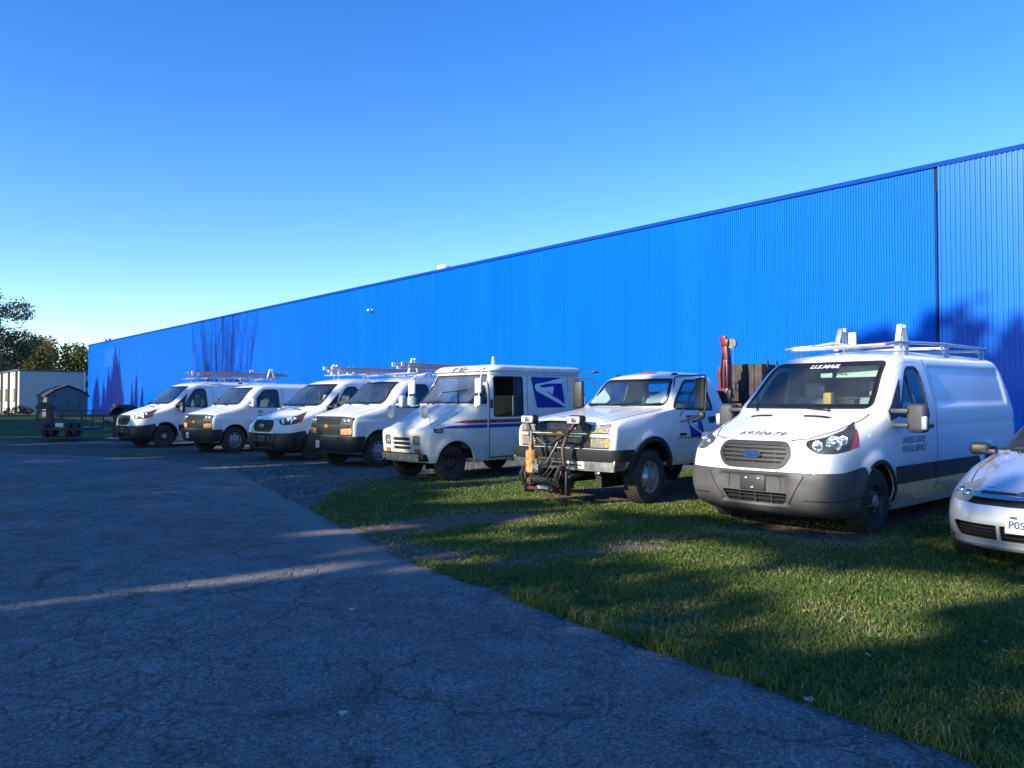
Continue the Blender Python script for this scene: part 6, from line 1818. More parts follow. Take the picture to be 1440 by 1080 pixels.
    for y, m, w_ in ((-0.62, 'black', 0.11), (0.0, 'amber_worn', 0.38), (0.52, 'black', 0.11)):
        p = B.hit((-1.36, y, 1.9), (0.3, 0, 1))
        b = MB(); b.ball(p + Vector((0, 0, 0.005)), 1, 16, (0.06, w_ / 2, 0.022)); b.obj('roof_marker', M[m], root)
    surf_text(root, B, '042', (0.68, -0.16, 1.24), 0.09, (0, 1, 0), (-1, 0, 0.15), (0.2, 0, 1), M['navy_decal'], shear=0.25, bold=0.001)
    # cab floor, seat
    b = MB(); b.box((-1.1, 0, 0.66), (2.2, 1.7, 0.06)); b.box((-0.3, 0, 0.60), (2.2, 0.9, 0.25)); b.box((-3.1, 0.42, 0.62), (4.2, 0.09, 0.18)); b.box((-3.1, -0.42, 0.62), (4.2, 0.09, 0.18)); b.obj('chassis', M['void'], root)
    b = MB(); b.box((0.20, 0, 0.85), (0.9, 1.1, 0.5)); b.obj('engine_block', M['void'], root)
    b = MB(); b.box((-0.78, 0, 1.23), (0.40, 1.52, 0.26), bev=0.06, seg=3); b.obj('dashboard', M['cabin'], root)
    b = MB(); b.box((-1.62, 0, 0.98), (0.50, 1.42, 0.2), bev=0.05); b.box((-1.92, 0, 1.23), (0.14, 1.42, 0.50), Matrix.Rotation(R(-12), 3, 'Y'), bev=0.05)
    b.obj('bench_seat', M['seat_light'], root)
    steering(root, -1.10, 0.40, 1.32)
    b = MB(); b.box((-0.50, 0.02, 0.62), (0.5, 1.6, 0.10)); b.box((-1.3, s*0.9, 0.52), (1.0, 0.10, 0.06), bev=0.01)
    b.box((-1.3, -0.9, 0.52), (1.0, 0.10, 0.06), bev=0.01); b.obj('running_board', M['black'], root)
    wheel_well(root, 0, 0.50, 0.45, 0.92, 0.44)
    for s in (1, -1):
        wheel(root, 0, s*0.86, 0.395, 0.25, 'dually', 0)
        wheel(root, -3.38, s*0.93, 0.395, 0.22, 'dually', 0)
    b = MB(); b.cyl((0, -0.8, 0.39), (0, 0.8, 0.39), 0.06, 8); b.obj('axle', M['void'], root)
    b = MB(); b.cyl((-3.38, -0.8, 0.39), (-3.38, 0.8, 0.39), 0.09, 8); b.obj('axle', M['void'], root)
    # flat bed with headboard, tank and crane
    b = MB(); b.box((-3.75, 0, 0.92), (2.75, 2.05, 0.10), bev=0.01)
    b.box((-3.75, 0.98, 0.80), (2.6, 0.06, 0.20), bev=0.01); b.box((-3.75, -0.98, 0.80), (2.6, 0.06, 0.20), bev=0.01)
    bed = b.obj('flat_bed', M['black_steel'], root)
    b = MB()
    for y in (-0.9, -0.3, 0.3, 0.9): b.box((-2.45, y, 1.30), (0.06, 0.07, 0.72), bev=0.008)
    for z in (1.02, 1.30, 1.62): b.box((-2.45, 0, z), (0.05, 1.9, 0.06), bev=0.008)
    b.obj('headboard', M['black_steel'], bed)
    b = MB(); b.box((-2.95, 0.62, 1.18), (0.7, 0.55, 0.42), bev=0.02); b.box((-2.75, 0.98, 0.75), (0.55, 0.10, 0.34), bev=0.02); b.obj('tool_box', M['black_steel'], bed)
    b = MB(); b.box((-3.95, 0.62, 1.80), (1.1, 0.78, 0.66), bev=0.03); b.box((-3.95, 0.62, 1.24), (0.9, 0.6, 0.52), bev=0.02)
    tk = b.obj('bin', M['tank'], root)
    for x in (-4.3, -3.95, -3.6):
        b = MB(); b.box((x, 1.015, 1.84), (0.05, 0.03, 0.70), bev=0.006); b.obj('stiffener', M['tank'], tk)
    return root, B

def build_crane(root, x, y):
    """upright folded loader crane, base plate to hook block, standing on the bed"""
    b = MB(); b.box((x, y, 1.05), (0.34, 0.34, 0.16), bev=0.02); b.cyl((x, y, 1.1), (x, y, 1.45), 0.09, 14)
    c = b.obj('crane', M['black_steel'], root)
    b = MB(); b.box((x, y, 1.80), (0.17, 0.14, 0.78), bev=0.015); b.box((x + 0.02, y - 0.10, 1.72), (0.07, 0.07, 0.70), bev=0.01)
    b.box((x, y, 1.62), (0.24, 0.20, 0.16), bev=0.02); b.obj('crane_column', M['red_paint'], c)
    b = MB(); b.box((x, y + 0.005, 2.28), (0.13, 0.11, 0.34), Matrix.Rotation(R(5), 3, 'X'), bev=0.012); b.box((x, y + 0.01, 2.48), (0.18, 0.15, 0.12), bev=0.02); b.box((x, y - 0.05, 2.55), (0.06, 0.12, 0.10), bev=0.01)
    b.obj('crane_boom', M['red_paint'], c)
    b = MB(); b.tube([(x, y + 0.13, 2.46), (x + 0.04, y + 0.13, 2.46)], 0.085, 18); b.obj('sheave', M['dull_chrome'], c)
    b = MB(); b.tube([(x + 0.05, y + 0.17, 2.42), (x + 0.05, y + 0.17, 1.25)], 0.008, 6); b.ball((x + 0.05, y + 0.17, 1.25), 0.05, 10); b.obj('hoist_cable', M['dull_chrome'], c)
    b = MB(); b.tube([(x + 0.10, y - 0.02, 1.5), (x + 0.12, y - 0.04, 1.95), (x + 0.07, y - 0.02, 2.3)], 0.014, 6); b.tube([(x + 0.11, y + 0.04, 1.5), (x + 0.13, y + 0.04, 1.9), (x + 0.07, y + 0.03, 2.2)], 0.012, 6)
    b.obj('hydraulic_hose', M['black'], c)
    b = MB(); b.tube([(x - 0.02, y - 0.10, 1.85), (x - 0.02, y - 0.18, 1.9), (x - 0.02, y - 0.18, 2.0), (x - 0.02, y - 0.09, 2.05)], 0.012, 6); b.obj('grab_handle', M['red_paint'], c)
    return c

def build_plow_mount(root):
    """black steel lift frame with two lamps, pump and hoses in front of the bumper"""
    b = MB()
    for s in (1, -1):
        b.tube([(1.12, s*0.34, 0.22), (1.20, s*0.35, 0.34), (1.24, s*0.34, 0.62), (1.22, s*0.30, 0.80), (1.18, s*0.36, 1.02), (1.14, s*0.46, 1.16)], 0.030, 10)
        b.tube([(0.86, s*0.38, 0.45), (1.20, s*0.36, 0.40)], 0.035, 8)
        b.tube([(1.16, s*0.33, 0.28), (1.36, s*0.34, 0.30), (1.42, s*0.34, 0.44), (1.30, s*0.34, 0.58)], 0.030, 10)
        b.box((1.22, s*0.40, 0.33), (0.10, 0.03, 0.34), bev=0.006); b.box((1.22, s*0.30, 0.33), (0.10, 0.03, 0.34), bev=0.006)
        b.tube([(1.22, s*0.46, 0.42), (1.22, s*0.24, 0.42)], 0.022, 8)
        b.tube([(1.20, s*0.42, 1.06), (1.21, s*0.02, 0.84)], 0.022, 8)
    b.tube([(1.22, -0.36, 1.00), (1.22, 0.36, 1.00)], 0.020, 8)
    b.tube([(1.14, -0.42, 0.30), (1.14, 0.42, 0.30)], 0.045, 10)
    b.tube([(1.24, -0.36, 0.66), (1.24, 0.36, 0.66)], 0.024, 8)
    b.box((1.26, 0.0, 0.36), (0.10, 0.62, 0.06), bev=0.01)
    fr = b.obj('plough_mount', M['black_steel'], root)
    b = MB(); b.box((1.34, 0.03, 0.235), (0.16, 0.50, 0.05), Matrix.Rotation(R(-6), 3, 'Y'), bev=0.01); b.box((1.30, -0.28, 0.32), (0.08, 0.12, 0.10), bev=0.01); b.obj('red_bracket', mat('worn_red_steel', (0.16, 0.03, 0.03), 0.6, noise=0.6, nscale=15, col2=(0.05, 0.02, 0.015)), fr)
    b = MB(); b.box((1.42, 0.10, 0.265), (0.02, 0.20, 0.045), bev=0.004); b.obj('label_plate', M['plate'], fr)
    for s in (1, -1):
        b = MB(); b.box((1.09, s*0.46, 1.21), (0.15, 0.27, 0.135), bev=0.045, seg=3); b.tube([(1.12, s*0.46, 1.08), (1.10, s*0.46, 1.18)], 0.02, 8)
        lh = b.obj('plough_lamp', M['black'], fr)
        b = MB(); b.box((1.155, s*0.455, 1.21), (0.05, 0.235, 0.105), bev=0.022, seg=3); b.obj('lens', M['lamp_face'], lh)
        b = MB(); b.box((1.181, s*0.46 + 0.02, 1.21), (0.006, 0.09, 0.06), bev=0.002); b.obj('bulb_shield', M['dull_chrome'], lh)
    b = MB()
    b.lathe([(0.02, 0.46), (0.075, 0.465), (0.085, 0.50), (0.085, 0.74), (0.078, 0.765), (0.05, 0.78), (0.02, 0.78)], o=(1.30, -0.24, 0), axis='z', n=20)
    b.box((1.32, -0.16, 0.52), (0.16, 0.16, 0.14), bev=0.02); b.box((1.33, -0.22, 0.83), (0.05, 0.05, 0.12), bev=0.01)
    b.obj('hydraulic_pump', M['rust'], fr)
    b = MB(); b.tube([(1.30, -0.24, 0.79), (1.30, -0.24, 1.05)], 0.02, 8); b.obj('lift_rod', M['dull_chrome'], fr)
    b = MB(); b.box((1.36, -0.06, 0.52), (0.12, 0.12, 0.12), bev=0.015); b.cyl((1.38, -0.06, 0.55), (1.38, -0.06, 0.66), 0.03, 10); b.obj('valve_block', M['dull_chrome'], fr)
    b = MB()
    for k, (dy, dz) in enumerate(((0.0, 0.0), (0.03, -0.07))):
        pts = []
        for i in range(11):
            t = i / 10
            q = Vector((1.38, -0.16, 0.50 + dz)) * (1-t)**3 + Vector((1.46, -0.02, 0.34 + dz)) * 3*t*(1-t)**2 + Vector((1.44, 0.12, 0.36 + dz)) * 3*t*t*(1-t) + Vector((1.34, 0.24 + dy, 0.66 + dz)) * t**3
            pts.append(q)
        b.tube(pts, 0.005, 6)
    b.obj('pump_hose', M['dull_chrome'], fr)
    b = MB()
    b.tube([(1.34, -0.30, 0.62), (1.42, -0.36, 0.40), (1.36, -0.30, 0.28), (1.28, -0.20, 0.30)], 0.018, 7)
    b.tube([(1.34, -0.18, 0.60), (1.43, 0.02, 0.55), (1.40, 0.16, 0.62), (1.30, 0.28, 0.90)], 0.014, 7)
    b.tube([(1.26, 0.30, 0.44), (1.36, 0.30, 0.30), (1.40, 0.18, 0.36), (1.32, 0.10, 0.46)], 0.016, 7)
    b.obj('black_hose', M['black'], fr)
    return fr
# ------------------------------------------------------------ silver sedan, cut by the right edge of the frame
def build_sedan():
    XW, XE = -2.60, -3.55
    def disp(G):
        x, y, z = G[..., 0].copy(), G[..., 1].copy(), G[..., 2]
        side = ss(0.5, 0.7, y)
        for wx in (0.0, XW):
            d = np.hypot(x - wx, z - 0.31)
            y = y + 0.022 * (1 - ss(0.36, 0.46, d)) * side * ss(0.2, 0.35, z)
        h = ss(0.70, 0.76, z) * (1 - ss(0.96, 1.0, z)) * (x > -0.4)
        x = x - 0.07 * h * np.exp(-((np.abs(y) - 0.60) / 0.10) ** 2)
        G = G.copy(); G[..., 0] = x; G[..., 1] = y
        return G
    lv = [0.18, 0.21, 0.24, 0.28, 0.33, 0.38, 0.43, 0.48, 0.53, 0.57, 0.61, 0.64, 0.67, 0.69, 0.71, 0.73, 0.75, 0.77, 0.79, 0.81, 0.83, 0.85, 0.87, 0.89, 0.91, 0.925, 0.94, 0.955, 0.97, 0.985, 1.0, 1.02, 1.05, 1.09, 1.13, 1.17, 1.21, 1.25, 1.29, 1.32, 1.345, 1.365, 1.385, 1.40, 1.415, 1.43, 1.44, 1.45, 1.457, 1.462]
    B = Body(lv,
        xf=[(0.18, 0.70), (0.22, 0.82), (0.30, 0.87), (0.45, 0.90), (0.57, 0.88), (0.66, 0.83), (0.72, 0.74), (0.78, 0.58), (0.84, 0.36), (0.90, 0.08), (0.95, -0.20), (0.985, -0.38), (1.0, -0.43), (1.36, -1.06), (1.40, -1.17), (1.44, -1.40), (1.462, -1.8)],
        bow=[(0.18, 0.20), (0.6, 0.24), (0.75, 0.28), (0.95, 0.26), (1.0, 0.20), (1.36, 0.14), (1.44, 0.14), (1.462, 0.02)],
        wf=[(0.18, 0.66), (0.3, 0.74), (0.6, 0.76), (0.75, 0.73), (0.9, 0.71), (0.98, 0.70), (1.0, 0.70), (1.2, 0.645), (1.36, 0.575), (1.41, 0.48), (1.44, 0.32), (1.462, 0.02)],
        w=[(0.18, 0.80), (0.35, 0.845), (0.7, 0.855), (0.95, 0.825), (1.0, 0.80), (1.2, 0.71), (1.35, 0.62), (1.40, 0.55), (1.43, 0.42), (1.45, 0.25), (1.462, 0.02)],
        rc=[(0.18, 0.28), (0.6, 0.34), (0.75, 0.36), (0.95, 0.25), (1.0, 0.12), (1.36, 0.10), (1.44, 0.2), (1.462, 0.02)],
        xr=[(0.18, XE + 0.1), (0.4, XE), (0.95, XE + 0.03), (1.05, XE + 0.15), (1.10, XE + 0.55), (1.36, XE + 1.05), (1.43, XE + 1.3), (1.462, XE + 1.6)],
        rr=0.2, xt=-0.3, disp=disp, ns=84, nf=20, nc=14, tp=2.2)
    root = empty('sedan')
    screen = rpoly([(-0.64, 1.015), (-0.53, 1.355), (0.53, 1.355), (0.64, 1.015)], 0.05, 5)
    gl = rpoly([(-0.62, 1.02), (-1.15, 1.33), (-1.9, 1.345), (-2.55, 1.14), (-2.62, 1.04)], 0.05)
    intake = rpoly([(-0.66, 0.43), (0.66, 0.43), (0.60, 0.30), (-0.60, 0.30)], 0.04)
    slot = rpoly([(-0.60, 0.612), (-0.52, 0.655), (0.52, 0.655), (0.60, 0.612), (0.45, 0.595), (-0.45, 0.595)], 0.012)
    yaw = R(45)
    lamp = rpoly([(-0.19, 0.60), (0.10, 0.615), (0.18, 0.655), (0.20, 0.74), (0.13, 0.80), (0.0, 0.775), (-0.12, 0.725), (-0.205, 0.675)], [0.02, 0.04, 0.05, 0.03, 0.02, 0.05, 0.05, 0.02])
    lamp = [(u + 0.02, z) for u, z in lamp]
    arch = lambda wx, r: [(wx + r*math.cos(a), 0.31 + r*math.sin(a)) for a in [math.pi*k/20 for k in range(21)]] + [(wx - r, 0.05), (wx + r, 0.05)]
    shell = boolop(B.solid(0), B.solid(-0.022, zbot=0.24), 'DIFFERENCE')
    lm = dprism(lamp, yaw, 0.3, 1.6)
    cutters = [prism(gl, 'y', 0.3, 1.4), prism(gl, 'y', -1.4, -0.3), prism(screen, 'x', -1.4, 0.2), prism(intake, 'x', 0.3, 1.2), prism(slot, 'x', 0.3, 1.2), mirror_mesh(lm), lm]
    for wx in (0, XW): cutters += [prism(arch(wx, 0.355), 'y', 0.5, 1.4), prism(arch(wx, 0.355), 'y', -1.4, -0.5)]
    link('body', sharp(cut(shell, *cutters), 32), root, M['silver'])
    g = link('grille', B.conform(inset(slot, -0.01), 'x', -0.03, -0.05, lim=(0.3, 1.2)), root, M['black'])
    link('chrome_bar', B.conform(rpoly([(-0.48, 0.685), (0.48, 0.685), (0.50, 0.66), (-0.50, 0.66)], 0.01), 'x', 0.012, -0.01, lim=(0.3, 1.2)), root, M['chrome'])
    link('chrome_bar', B.conform(rpoly([(-0.46, 0.735), (0.46, 0.735), (0.50, 0.70), (-0.50, 0.70)], 0.01), 'x', 0.006, -0.02, lim=(0.3, 1.2)), root, M['silver'])
    link('grille_gap', B.conform(rpoly([(-0.40, 0.713), (0.40, 0.713), (0.42, 0.695), (-0.42, 0.695)], 0.004), 'x', 0.009, -0.01, lim=(0.3, 1.2)), root, M['black'])
    it = link('lower_grille', B.conform(inset(intake, -0.012), 'x', -0.06, -0.07, lim=(0.3, 1.2)), root, M['void'])
    for z in (0.33, 0.36, 0.39):
        link('slat', B.conform([(-0.62, z - 0.005), (0.62, z - 0.005), (0.62, z + 0.005), (-0.62, z + 0.005)], 'x', -0.03, -0.06, lim=(0.3, 1.2)), it, M['dark_plastic'])
    link('front_lip', B.conform(rpoly([(-0.70, 0.215), (0.70, 0.215), (0.70, 0.245), (-0.70, 0.245)], 0.01), 'x', 0.02, -0.01, lim=(0.3, 1.2)), root, M['silver'])
    link('grille_post', B.conform([(-0.235, 0.29), (-0.205, 0.29), (-0.205, 0.44), (-0.235, 0.44)], 'x', 0.004, -0.03, lim=(0.3, 1.2)), root, M['silver'])
    for s in (1, -1):
        def sm(me): return me if s > 0 else mirror_mesh(me)
        hl = link('headlight', sm(conform_d(B, lamp, yaw, -0.03, -0.05)), root, M['reflector'])
        link('lens', sm(conform_d(B, inset(lamp, 0.003), yaw, 0.003, -0.002)), hl, M['lens_old'])
        c, sn = math.cos(yaw), math.sin(yaw)
        b = MB()
        for u, z in ((0.10, 0.68), (-0.05, 0.665)):
            p = B.hit(Vector((0.7*c - u*sn, 0.7*sn + u*c, z)), (c, sn, 0)) - Vector((c, sn, 0)) * 0.03
            b.ball((p.x, p.y*s, p.z), 0.05, 14, (1, 1, 0.9))
        b.obj('reflector', M['chrome'], hl)
        link('hood_seam', B.conform(seam_poly([(0.66, s*0.30), (0.58, s*0.50), (0.40, s*0.62), (0.0, s*0.70), (-0.50, s*0.72)], 0.009), 'z', 0.002, -0.005, lim=(0.55, 1.0), rngs=(0.5, 1.1)), root, M['seal'])
        mb = MB(); mb.box((-0.60, s*0.90, 1.02), (0.14, 0.20, 0.13), Matrix.Rotation(R(-12*s), 3, 'Z'), bev=0.05, seg=4); mb.box((-0.60, s*0.80, 0.99), (0.08, 0.12, 0.05), bev=0.015)
        mb.obj('side_mirror', M['dark_plastic'], root)
        link('window', B.conform(inset(gl, 0.002), 'y', -0.006, -0.011, side=s), root, M['glass_side'])
        link('window_seal', B.conform(inset(gl, -0.015), 'y', 0.003, -0.012, side=s, hole=inset(gl, 0.008)), root, M['seal'])
        link('door_seam', B.conform(seam_poly([(-0.50, 0.26), (-0.48, 0.80), (-0.60, 1.0)], 0.008), 'y', 0.002, -0.005, side=s), root, M['seal'])
        link('door_seam', B.conform(seam_poly([(-1.55, 0.26), (-1.55, 1.34)], 0.008), 'y', 0.002, -0.005, side=s), root, M['seal'])
    b = MB()
    ov = [(0.095 * math.cos(a), 0.038 * math.sin(a)) for a in [2*math.pi*k/24 for k in range(24)]]
    b.prism([(y, z + 0.70) for y, z in ov], 'x', 0.72, 0.80); bd = b.obj('badge', M['chrome'], root)
    b = MB(); b.prism([(y*0.87, z*0.83 + 0.70) for y, z in ov], 'x', 0.78, 0.803); b.obj('badge_field', M['badge_blue'], bd)
    t = text_mesh('Ford', 0.07, shear=0.35); xform(t, frame((0.806, 0, 0.70), (0, 1, 0), (0, 0, 1))); link('badge_lettering', t, bd, M['chrome'])
    b = MB(); b.box((0.905, 0.0, 0.455), (0.012, 0.31, 0.155), bev=0.004); pl = b.obj('licence_plate', M['plate'], root)
    t = text_mesh('P0S', 0.088, bold=0.002); xform(t, frame((0.9125, -0.062, 0.452), (0, 1, 0), (0, 0, 1))); link('lettering', t, pl, M['navy_decal'])
    b = MB(); b.box((0.9125, -0.085, 0.515), (0.002, 0.055, 0.022)); b.obj('dark_band', M['navy_decal'], pl)
    ws = link('windscreen', B.conform(inset(screen, 0.004), 'x', -0.002, -0.008, lim=(-1.4, 0.2)), root, M['glass'])
    link('screen_seal', B.conform(inset(screen, -0.012), 'x', 0.003, -0.01, hole=inset(screen, 0.012), lim=(-1.4, 0.2)), ws, M['seal'])
    wiper(B, root, (0.1, -0.50, 1.0), (0.1, 0.10, 1.03), (1, 0, 0))
    b = MB(); b.box((-1.4, 0, 0.30), (4.0, 1.4, 0.06)); b.box((-3.0, 0, 0.75), (0.6, 1.3, 0.5)); b.box((0.2, 0, 0.55), (0.7, 0.9, 0.3)); b.obj('floor', M['void'], root)
    b = MB(); b.box((-0.72, 0, 0.88), (0.44, 1.36, 0.22), bev=0.06, seg=3); b.obj('dashboard', M['cabin'], root)
    sm_ = seat_mesh(0.5)
    for y in (0.36, -0.36):
        o = link('seat', sm_, root, M['seat']); o.location = (-1.45, y, 0.40)
    steering(root, -1.02, 0.36, 0.92, 0.18)
    wheel_well(root, 0, 0.37, 0.45, 0.78, 0.31); wheel_well(root, XW, 0.37, 0.45, 0.78, 0.31)
    for x in (0, XW):
        for s in (1, -1): wheel(root, x, s*0.745, 0.315, 0.20, 'sedan')
    return root, B
# ------------------------------------------------------------ vehicles in their places
def heading(o, x, y, deg, z=0.0, sc=(1, 1, 1), pitch=0.0):
    o.rotation_mode = 'XYZ'; o.location = (x, y, z); o.rotation_euler = (0, R(pitch), R(deg)); o.scale = sc

def ladder_rack(root, z, x0, x1, raised=True):
    """aluminium rack on a van roof: side rails, cross bars and raised stops"""
    b = MB()
    for s in (1, -1):
        pts = [(x0 + 0.12, s*0.66, z + 0.09), (x0 - 0.2, s*0.70, z + 0.13), ((x0 + x1)/2, s*0.71, z + 0.155), (x1 + 0.1, s*0.70, z + 0.14)]
        b.tube(pts, 0.020, 8)
    b.tube([(x0 + 0.12, -0.66, z + 0.09), (x0 + 0.12, 0.66, z + 0.09)], 0.018, 8)
    rk = b.obj('roof_rack', M['alu'], root)
    n = 3
    for k in range(n):
        x = x0 - 0.35 + (x1 - x0 + 0.7) * k / (n - 1)
        b = MB()
        b.tube([(x, -0.72, z + 0.10), (x, -0.3, z + 0.115), (x, 0.3, z + 0.115), (x, 0.72, z + 0.10)], 0.022, 8)
        for s in (1, -1):
            b.tube([(x + 0.13, s*0.70, z + 0.13), (x + 0.04, s*0.73, z - 0.02), (x - 0.04, s*0.73, z - 0.02), (x - 0.13, s*0.70, z + 0.13)], 0.014, 6)
        b.obj('cross_bar', M['alu'], rk)
    return rk

def rack_stop(rk, x, y, z, h=0.30, lean=0.0, m='white_steel', w=0.07):
    """inverted V stop"""
    b = MB()
    b.box((x - 0.10 + lean*0.5, y, z + h/2), (0.035, w, h * 1.06), Matrix.Rotation(R(18 + lean*30), 3, 'Y'), bev=0.006)
    b.box((x + 0.10 + lean*0.5, y, z + h/2), (0.035, w, h * 1.06), Matrix.Rotation(R(-18 + lean*30), 3, 'Y'), bev=0.006)
    return b.obj('ladder_stop', M[m], rk)

def build_ladder(length, w, m):
    """extension ladder lying along x: rails and rungs, two sections"""
    r = empty('ladder')
    for lvl, dz, sh in ((0, 0.0, 0.0), (1, 0.055, 0.18)):
        ww = w - 0.06 * lvl
        for s in (1, -1):
            b = MB(); b.box((sh, s * ww / 2, dz), (length, 0.028, 0.075), bev=0.004)
            b.obj('rail', M[m], r)
        n = int(length / 0.305)
        rung = None
        for k in range(n):
            x = -length / 2 + 0.15 + k * 0.305 + sh
            if rung is None:
                b = MB(); b.tube([(0, -ww/2, 0), (0, ww/2, 0)], 0.015, 6); rung = b.mesh()
            o = link('rung', rung, r, M['alu']); o.location = (x, 0, dz)
        for s in (1, -1):
            b = MB(); b.box((length/2 + sh - 0.02, s * ww/2, dz), (0.10, 0.045, 0.10), bev=0.01); b.obj('rubber_foot', M['white_steel'], r)
    return r

GV = 'white service vans parked in a row'
# nearest van
tA, TB = build_transit()
heading(tA, 3.53, 9.85, -139.2, sc=(0.975, 1.02, 1.05), pitch=0.5)
tag(tA, 'largest nearest white panel van, 6930679 on its hood, U.S.MAIL across its windscreen', 'van', GV)
tB = copy_tree(tA); tC = copy_tree(tA)
heading(tB, -5.86, 21.25, -131.5, sc=(0.97, 1.0, 1.04), pitch=0.3)
tag(tB, 'third white van from the left, big black grille, between two vans with gold badges', 'van', GV)
heading(tC, -12.34, 27.1, -132.5, sc=(0.99, 1.0, 1.07), pitch=0.4)
tag(tC, 'leftmost van of the row, white with black grille and rooftop ladder rack', 'van', GV)
# darker plastic on bumper, grille and mirrors of the two far ones
for t in (tB, tC):
    for o in t.children:
        if o.name.startswith(('bumper', 'plate_holder', 'grille', 'side_mirror')) :
            o.data = o.data.copy() if o.name.startswith(('bumper', 'grille', 'side_mirror')) else o.data
            if o.data.materials and o.name.startswith(('bumper', 'grille', 'side_mirror')): o.data.materials[0] = M['dark_plastic']
            if o.name.startswith('bumper'):
                for c in o.children:
                    if c.name.startswith('bumper_ridge'):
                        c.data = c.data.copy(); c.data.materials[0] = M['dark_plastic']
eA, EB = build_express()
heading(eA, -3.75, 19.0, -134.8, sc=(0.97, 0.98, 1.035))
tag(eA, 'white van with full-width black grille and amber lamps, directly left of the mail truck', 'van', GV)
eB = copy_tree(eA)
heading(eB, -9.0, 24.3, -132.3, sc=(0.96, 0.98, 1.01), pitch=0.3)
tag(eB, 'second white van from the left, full-width black grille, silver slotted wheels, black lettering on door', 'van', GV)
ml, LB = build_llv()
heading(ml, -1.66, 15.75, -137.6, sc=(0.965, 1.01, 1.0), pitch=0.3)
tag(ml, 'boxy white mail truck with red and blue stripes and big eagle emblem', 'mail truck')
pk, PB = build_pickup()
build_crane(pk, -2.85, 0.62)
build_plow_mount(pk)
heading(pk, 1.36, 12.45, -135.7, sc=(0.97, 1.02, 1.03))
tag(pk, 'white pickup truck with black plough mount on its nose and red crane behind', 'pickup truck')
sd, SB = build_sedan()
heading(sd, 5.03, 7.25, -141)
tag(sd, 'silver sedan cut off by the right edge, in front of the nearest van', 'car')

# lettering of single vans
def on(root, B, *a, **k): return surf_text(root, B, *a, **k)
on(tA, TB, '6930679', (0.77, -0.0, 1.09), 0.15, (0, 1, 0), (-0.9, 0, 0.5), (0.35, 0, 1), M['black_decal'], shear=0.2, spacing=1.12)
on(tA, TB, 'U.S.MAIL', (-0.8, 0.02, 1.866), 0.10, (0, 1, 0), (-0.8, 0, 0.6), (1, 0, 0), M['white_decal'], shear=0.3, bold=0.003, off=0.006, spacing=1.05)
on(tA, TB, 'UNITED STATES', (-0.98, 1.2, 0.985), 0.105, (-1, 0, 0), (0, 0, 1), (0, 1, 0), M['navy_decal'], shear=0.3, spacing=0.88)
on(tA, TB, 'POSTAL SERVICE', (-0.99, 1.2, 0.885), 0.105, (-1, 0, 0), (0, 0, 1), (0, 1, 0), M['navy_decal'], shear=0.3, spacing=0.88)
for t, Bx, rows in ((eB, EB, ('420', 'US')),):
    for i, r_ in enumerate(rows):
        on(t, Bx, r_, (-0.86 - 0.0*i, 1.2, 1.20 - 0.125 * i), 0.12, (-1, 0, 0), (0, 0, 1), (0, 1, 0), M['black_decal'], bold=0.002)

# racks
rk = ladder_rack(tA, 2.03, -1.15, -4.6)
rack_stop(rk, -1.75, -0.30, 2.10, 0.32, lean=-0.3, m='alu'); rack_stop(rk, -2.0, 0.48, 2.10, 0.32)
b = MB(); b.box((-1.55, 0.02, 2.22), (0.05, 0.10, 0.22), bev=0.01); b.obj('ladder_clamp', M['white_steel'], rk)
b = MB(); b.tube([(-1.05, -0.62, 2.10), (-1.35, -0.15, 2.19), (-1.25, 0.25, 2.11), (-1.55, 0.60, 2.14)], 0.022, 8); b.tube([(-1.00, -0.55, 2.10), (-1.05, 0.10, 2.11), (-1.45, 0.66, 2.16)], 0.018, 8); b.box((-1.15, -0.45, 2.13), (0.22, 0.30, 0.05), bev=0.01)
b.obj('hold_down_arm', M['alu'], rk)
rk = ladder_rack(tB, 2.09, -1.6, -4.5); rack_stop(rk, -1.75, -0.5, 2.18, 0.3); rack_stop(rk, -1.85, 0.1, 2.18, 0.22)
rk = ladder_rack(tC, 2.09, -1.3, -4.6); rack_stop(rk, -1.45, -0.55, 2.16, 0.26, lean=-0.4); rack_stop(rk, -3.7, 0.1, 2.2, 0.32); rack_stop(rk, -4.2, 0.62, 2.2, 0.34)
rk = ladder_rack(eA, 2.07, -1.5, -4.5); rack_stop(rk, -1.55, 0.3, 2.16, 0.36)
b = MB(); b.box((-1.0, -0.5, 2.08), (0.10, 0.14, 0.05), bev=0.02); b.obj('roof_marker', M['black'], eB)
ld = build_ladder(3.6, 0.44, 'fibreglass')
ld.parent = None
def on_van(o, van, x, y, z, rz=0.0):
    m = Matrix.LocRotScale(van.location, van.rotation_euler, van.scale)
    o.location = m @ Vector((x, y, z)); o.rotation_euler = (0, van.rotation_euler.y, van.rotation_euler.z + rz)
on_van(ld, tC, -3.25, 0.18, 2.33)
GL = 'ladders strapped on van roofs'
tag(ld, 'red-brown extension ladder strapped on the roof of the leftmost van', 'ladder', GL)
l2 = copy_tree(ld)
on_van(l2, eA, -3.2, 0.15, 2.32)
tag(l2, 'extension ladder showing above the roof of the mail truck, on the black-faced van beside it', 'ladder', GL)
l3 = copy_tree(ld)
on_van(l3, tB, -3.1, 0.1, 2.30)
tag(l3, 'extension ladder on the van between the two black-faced vans', 'ladder', GL)
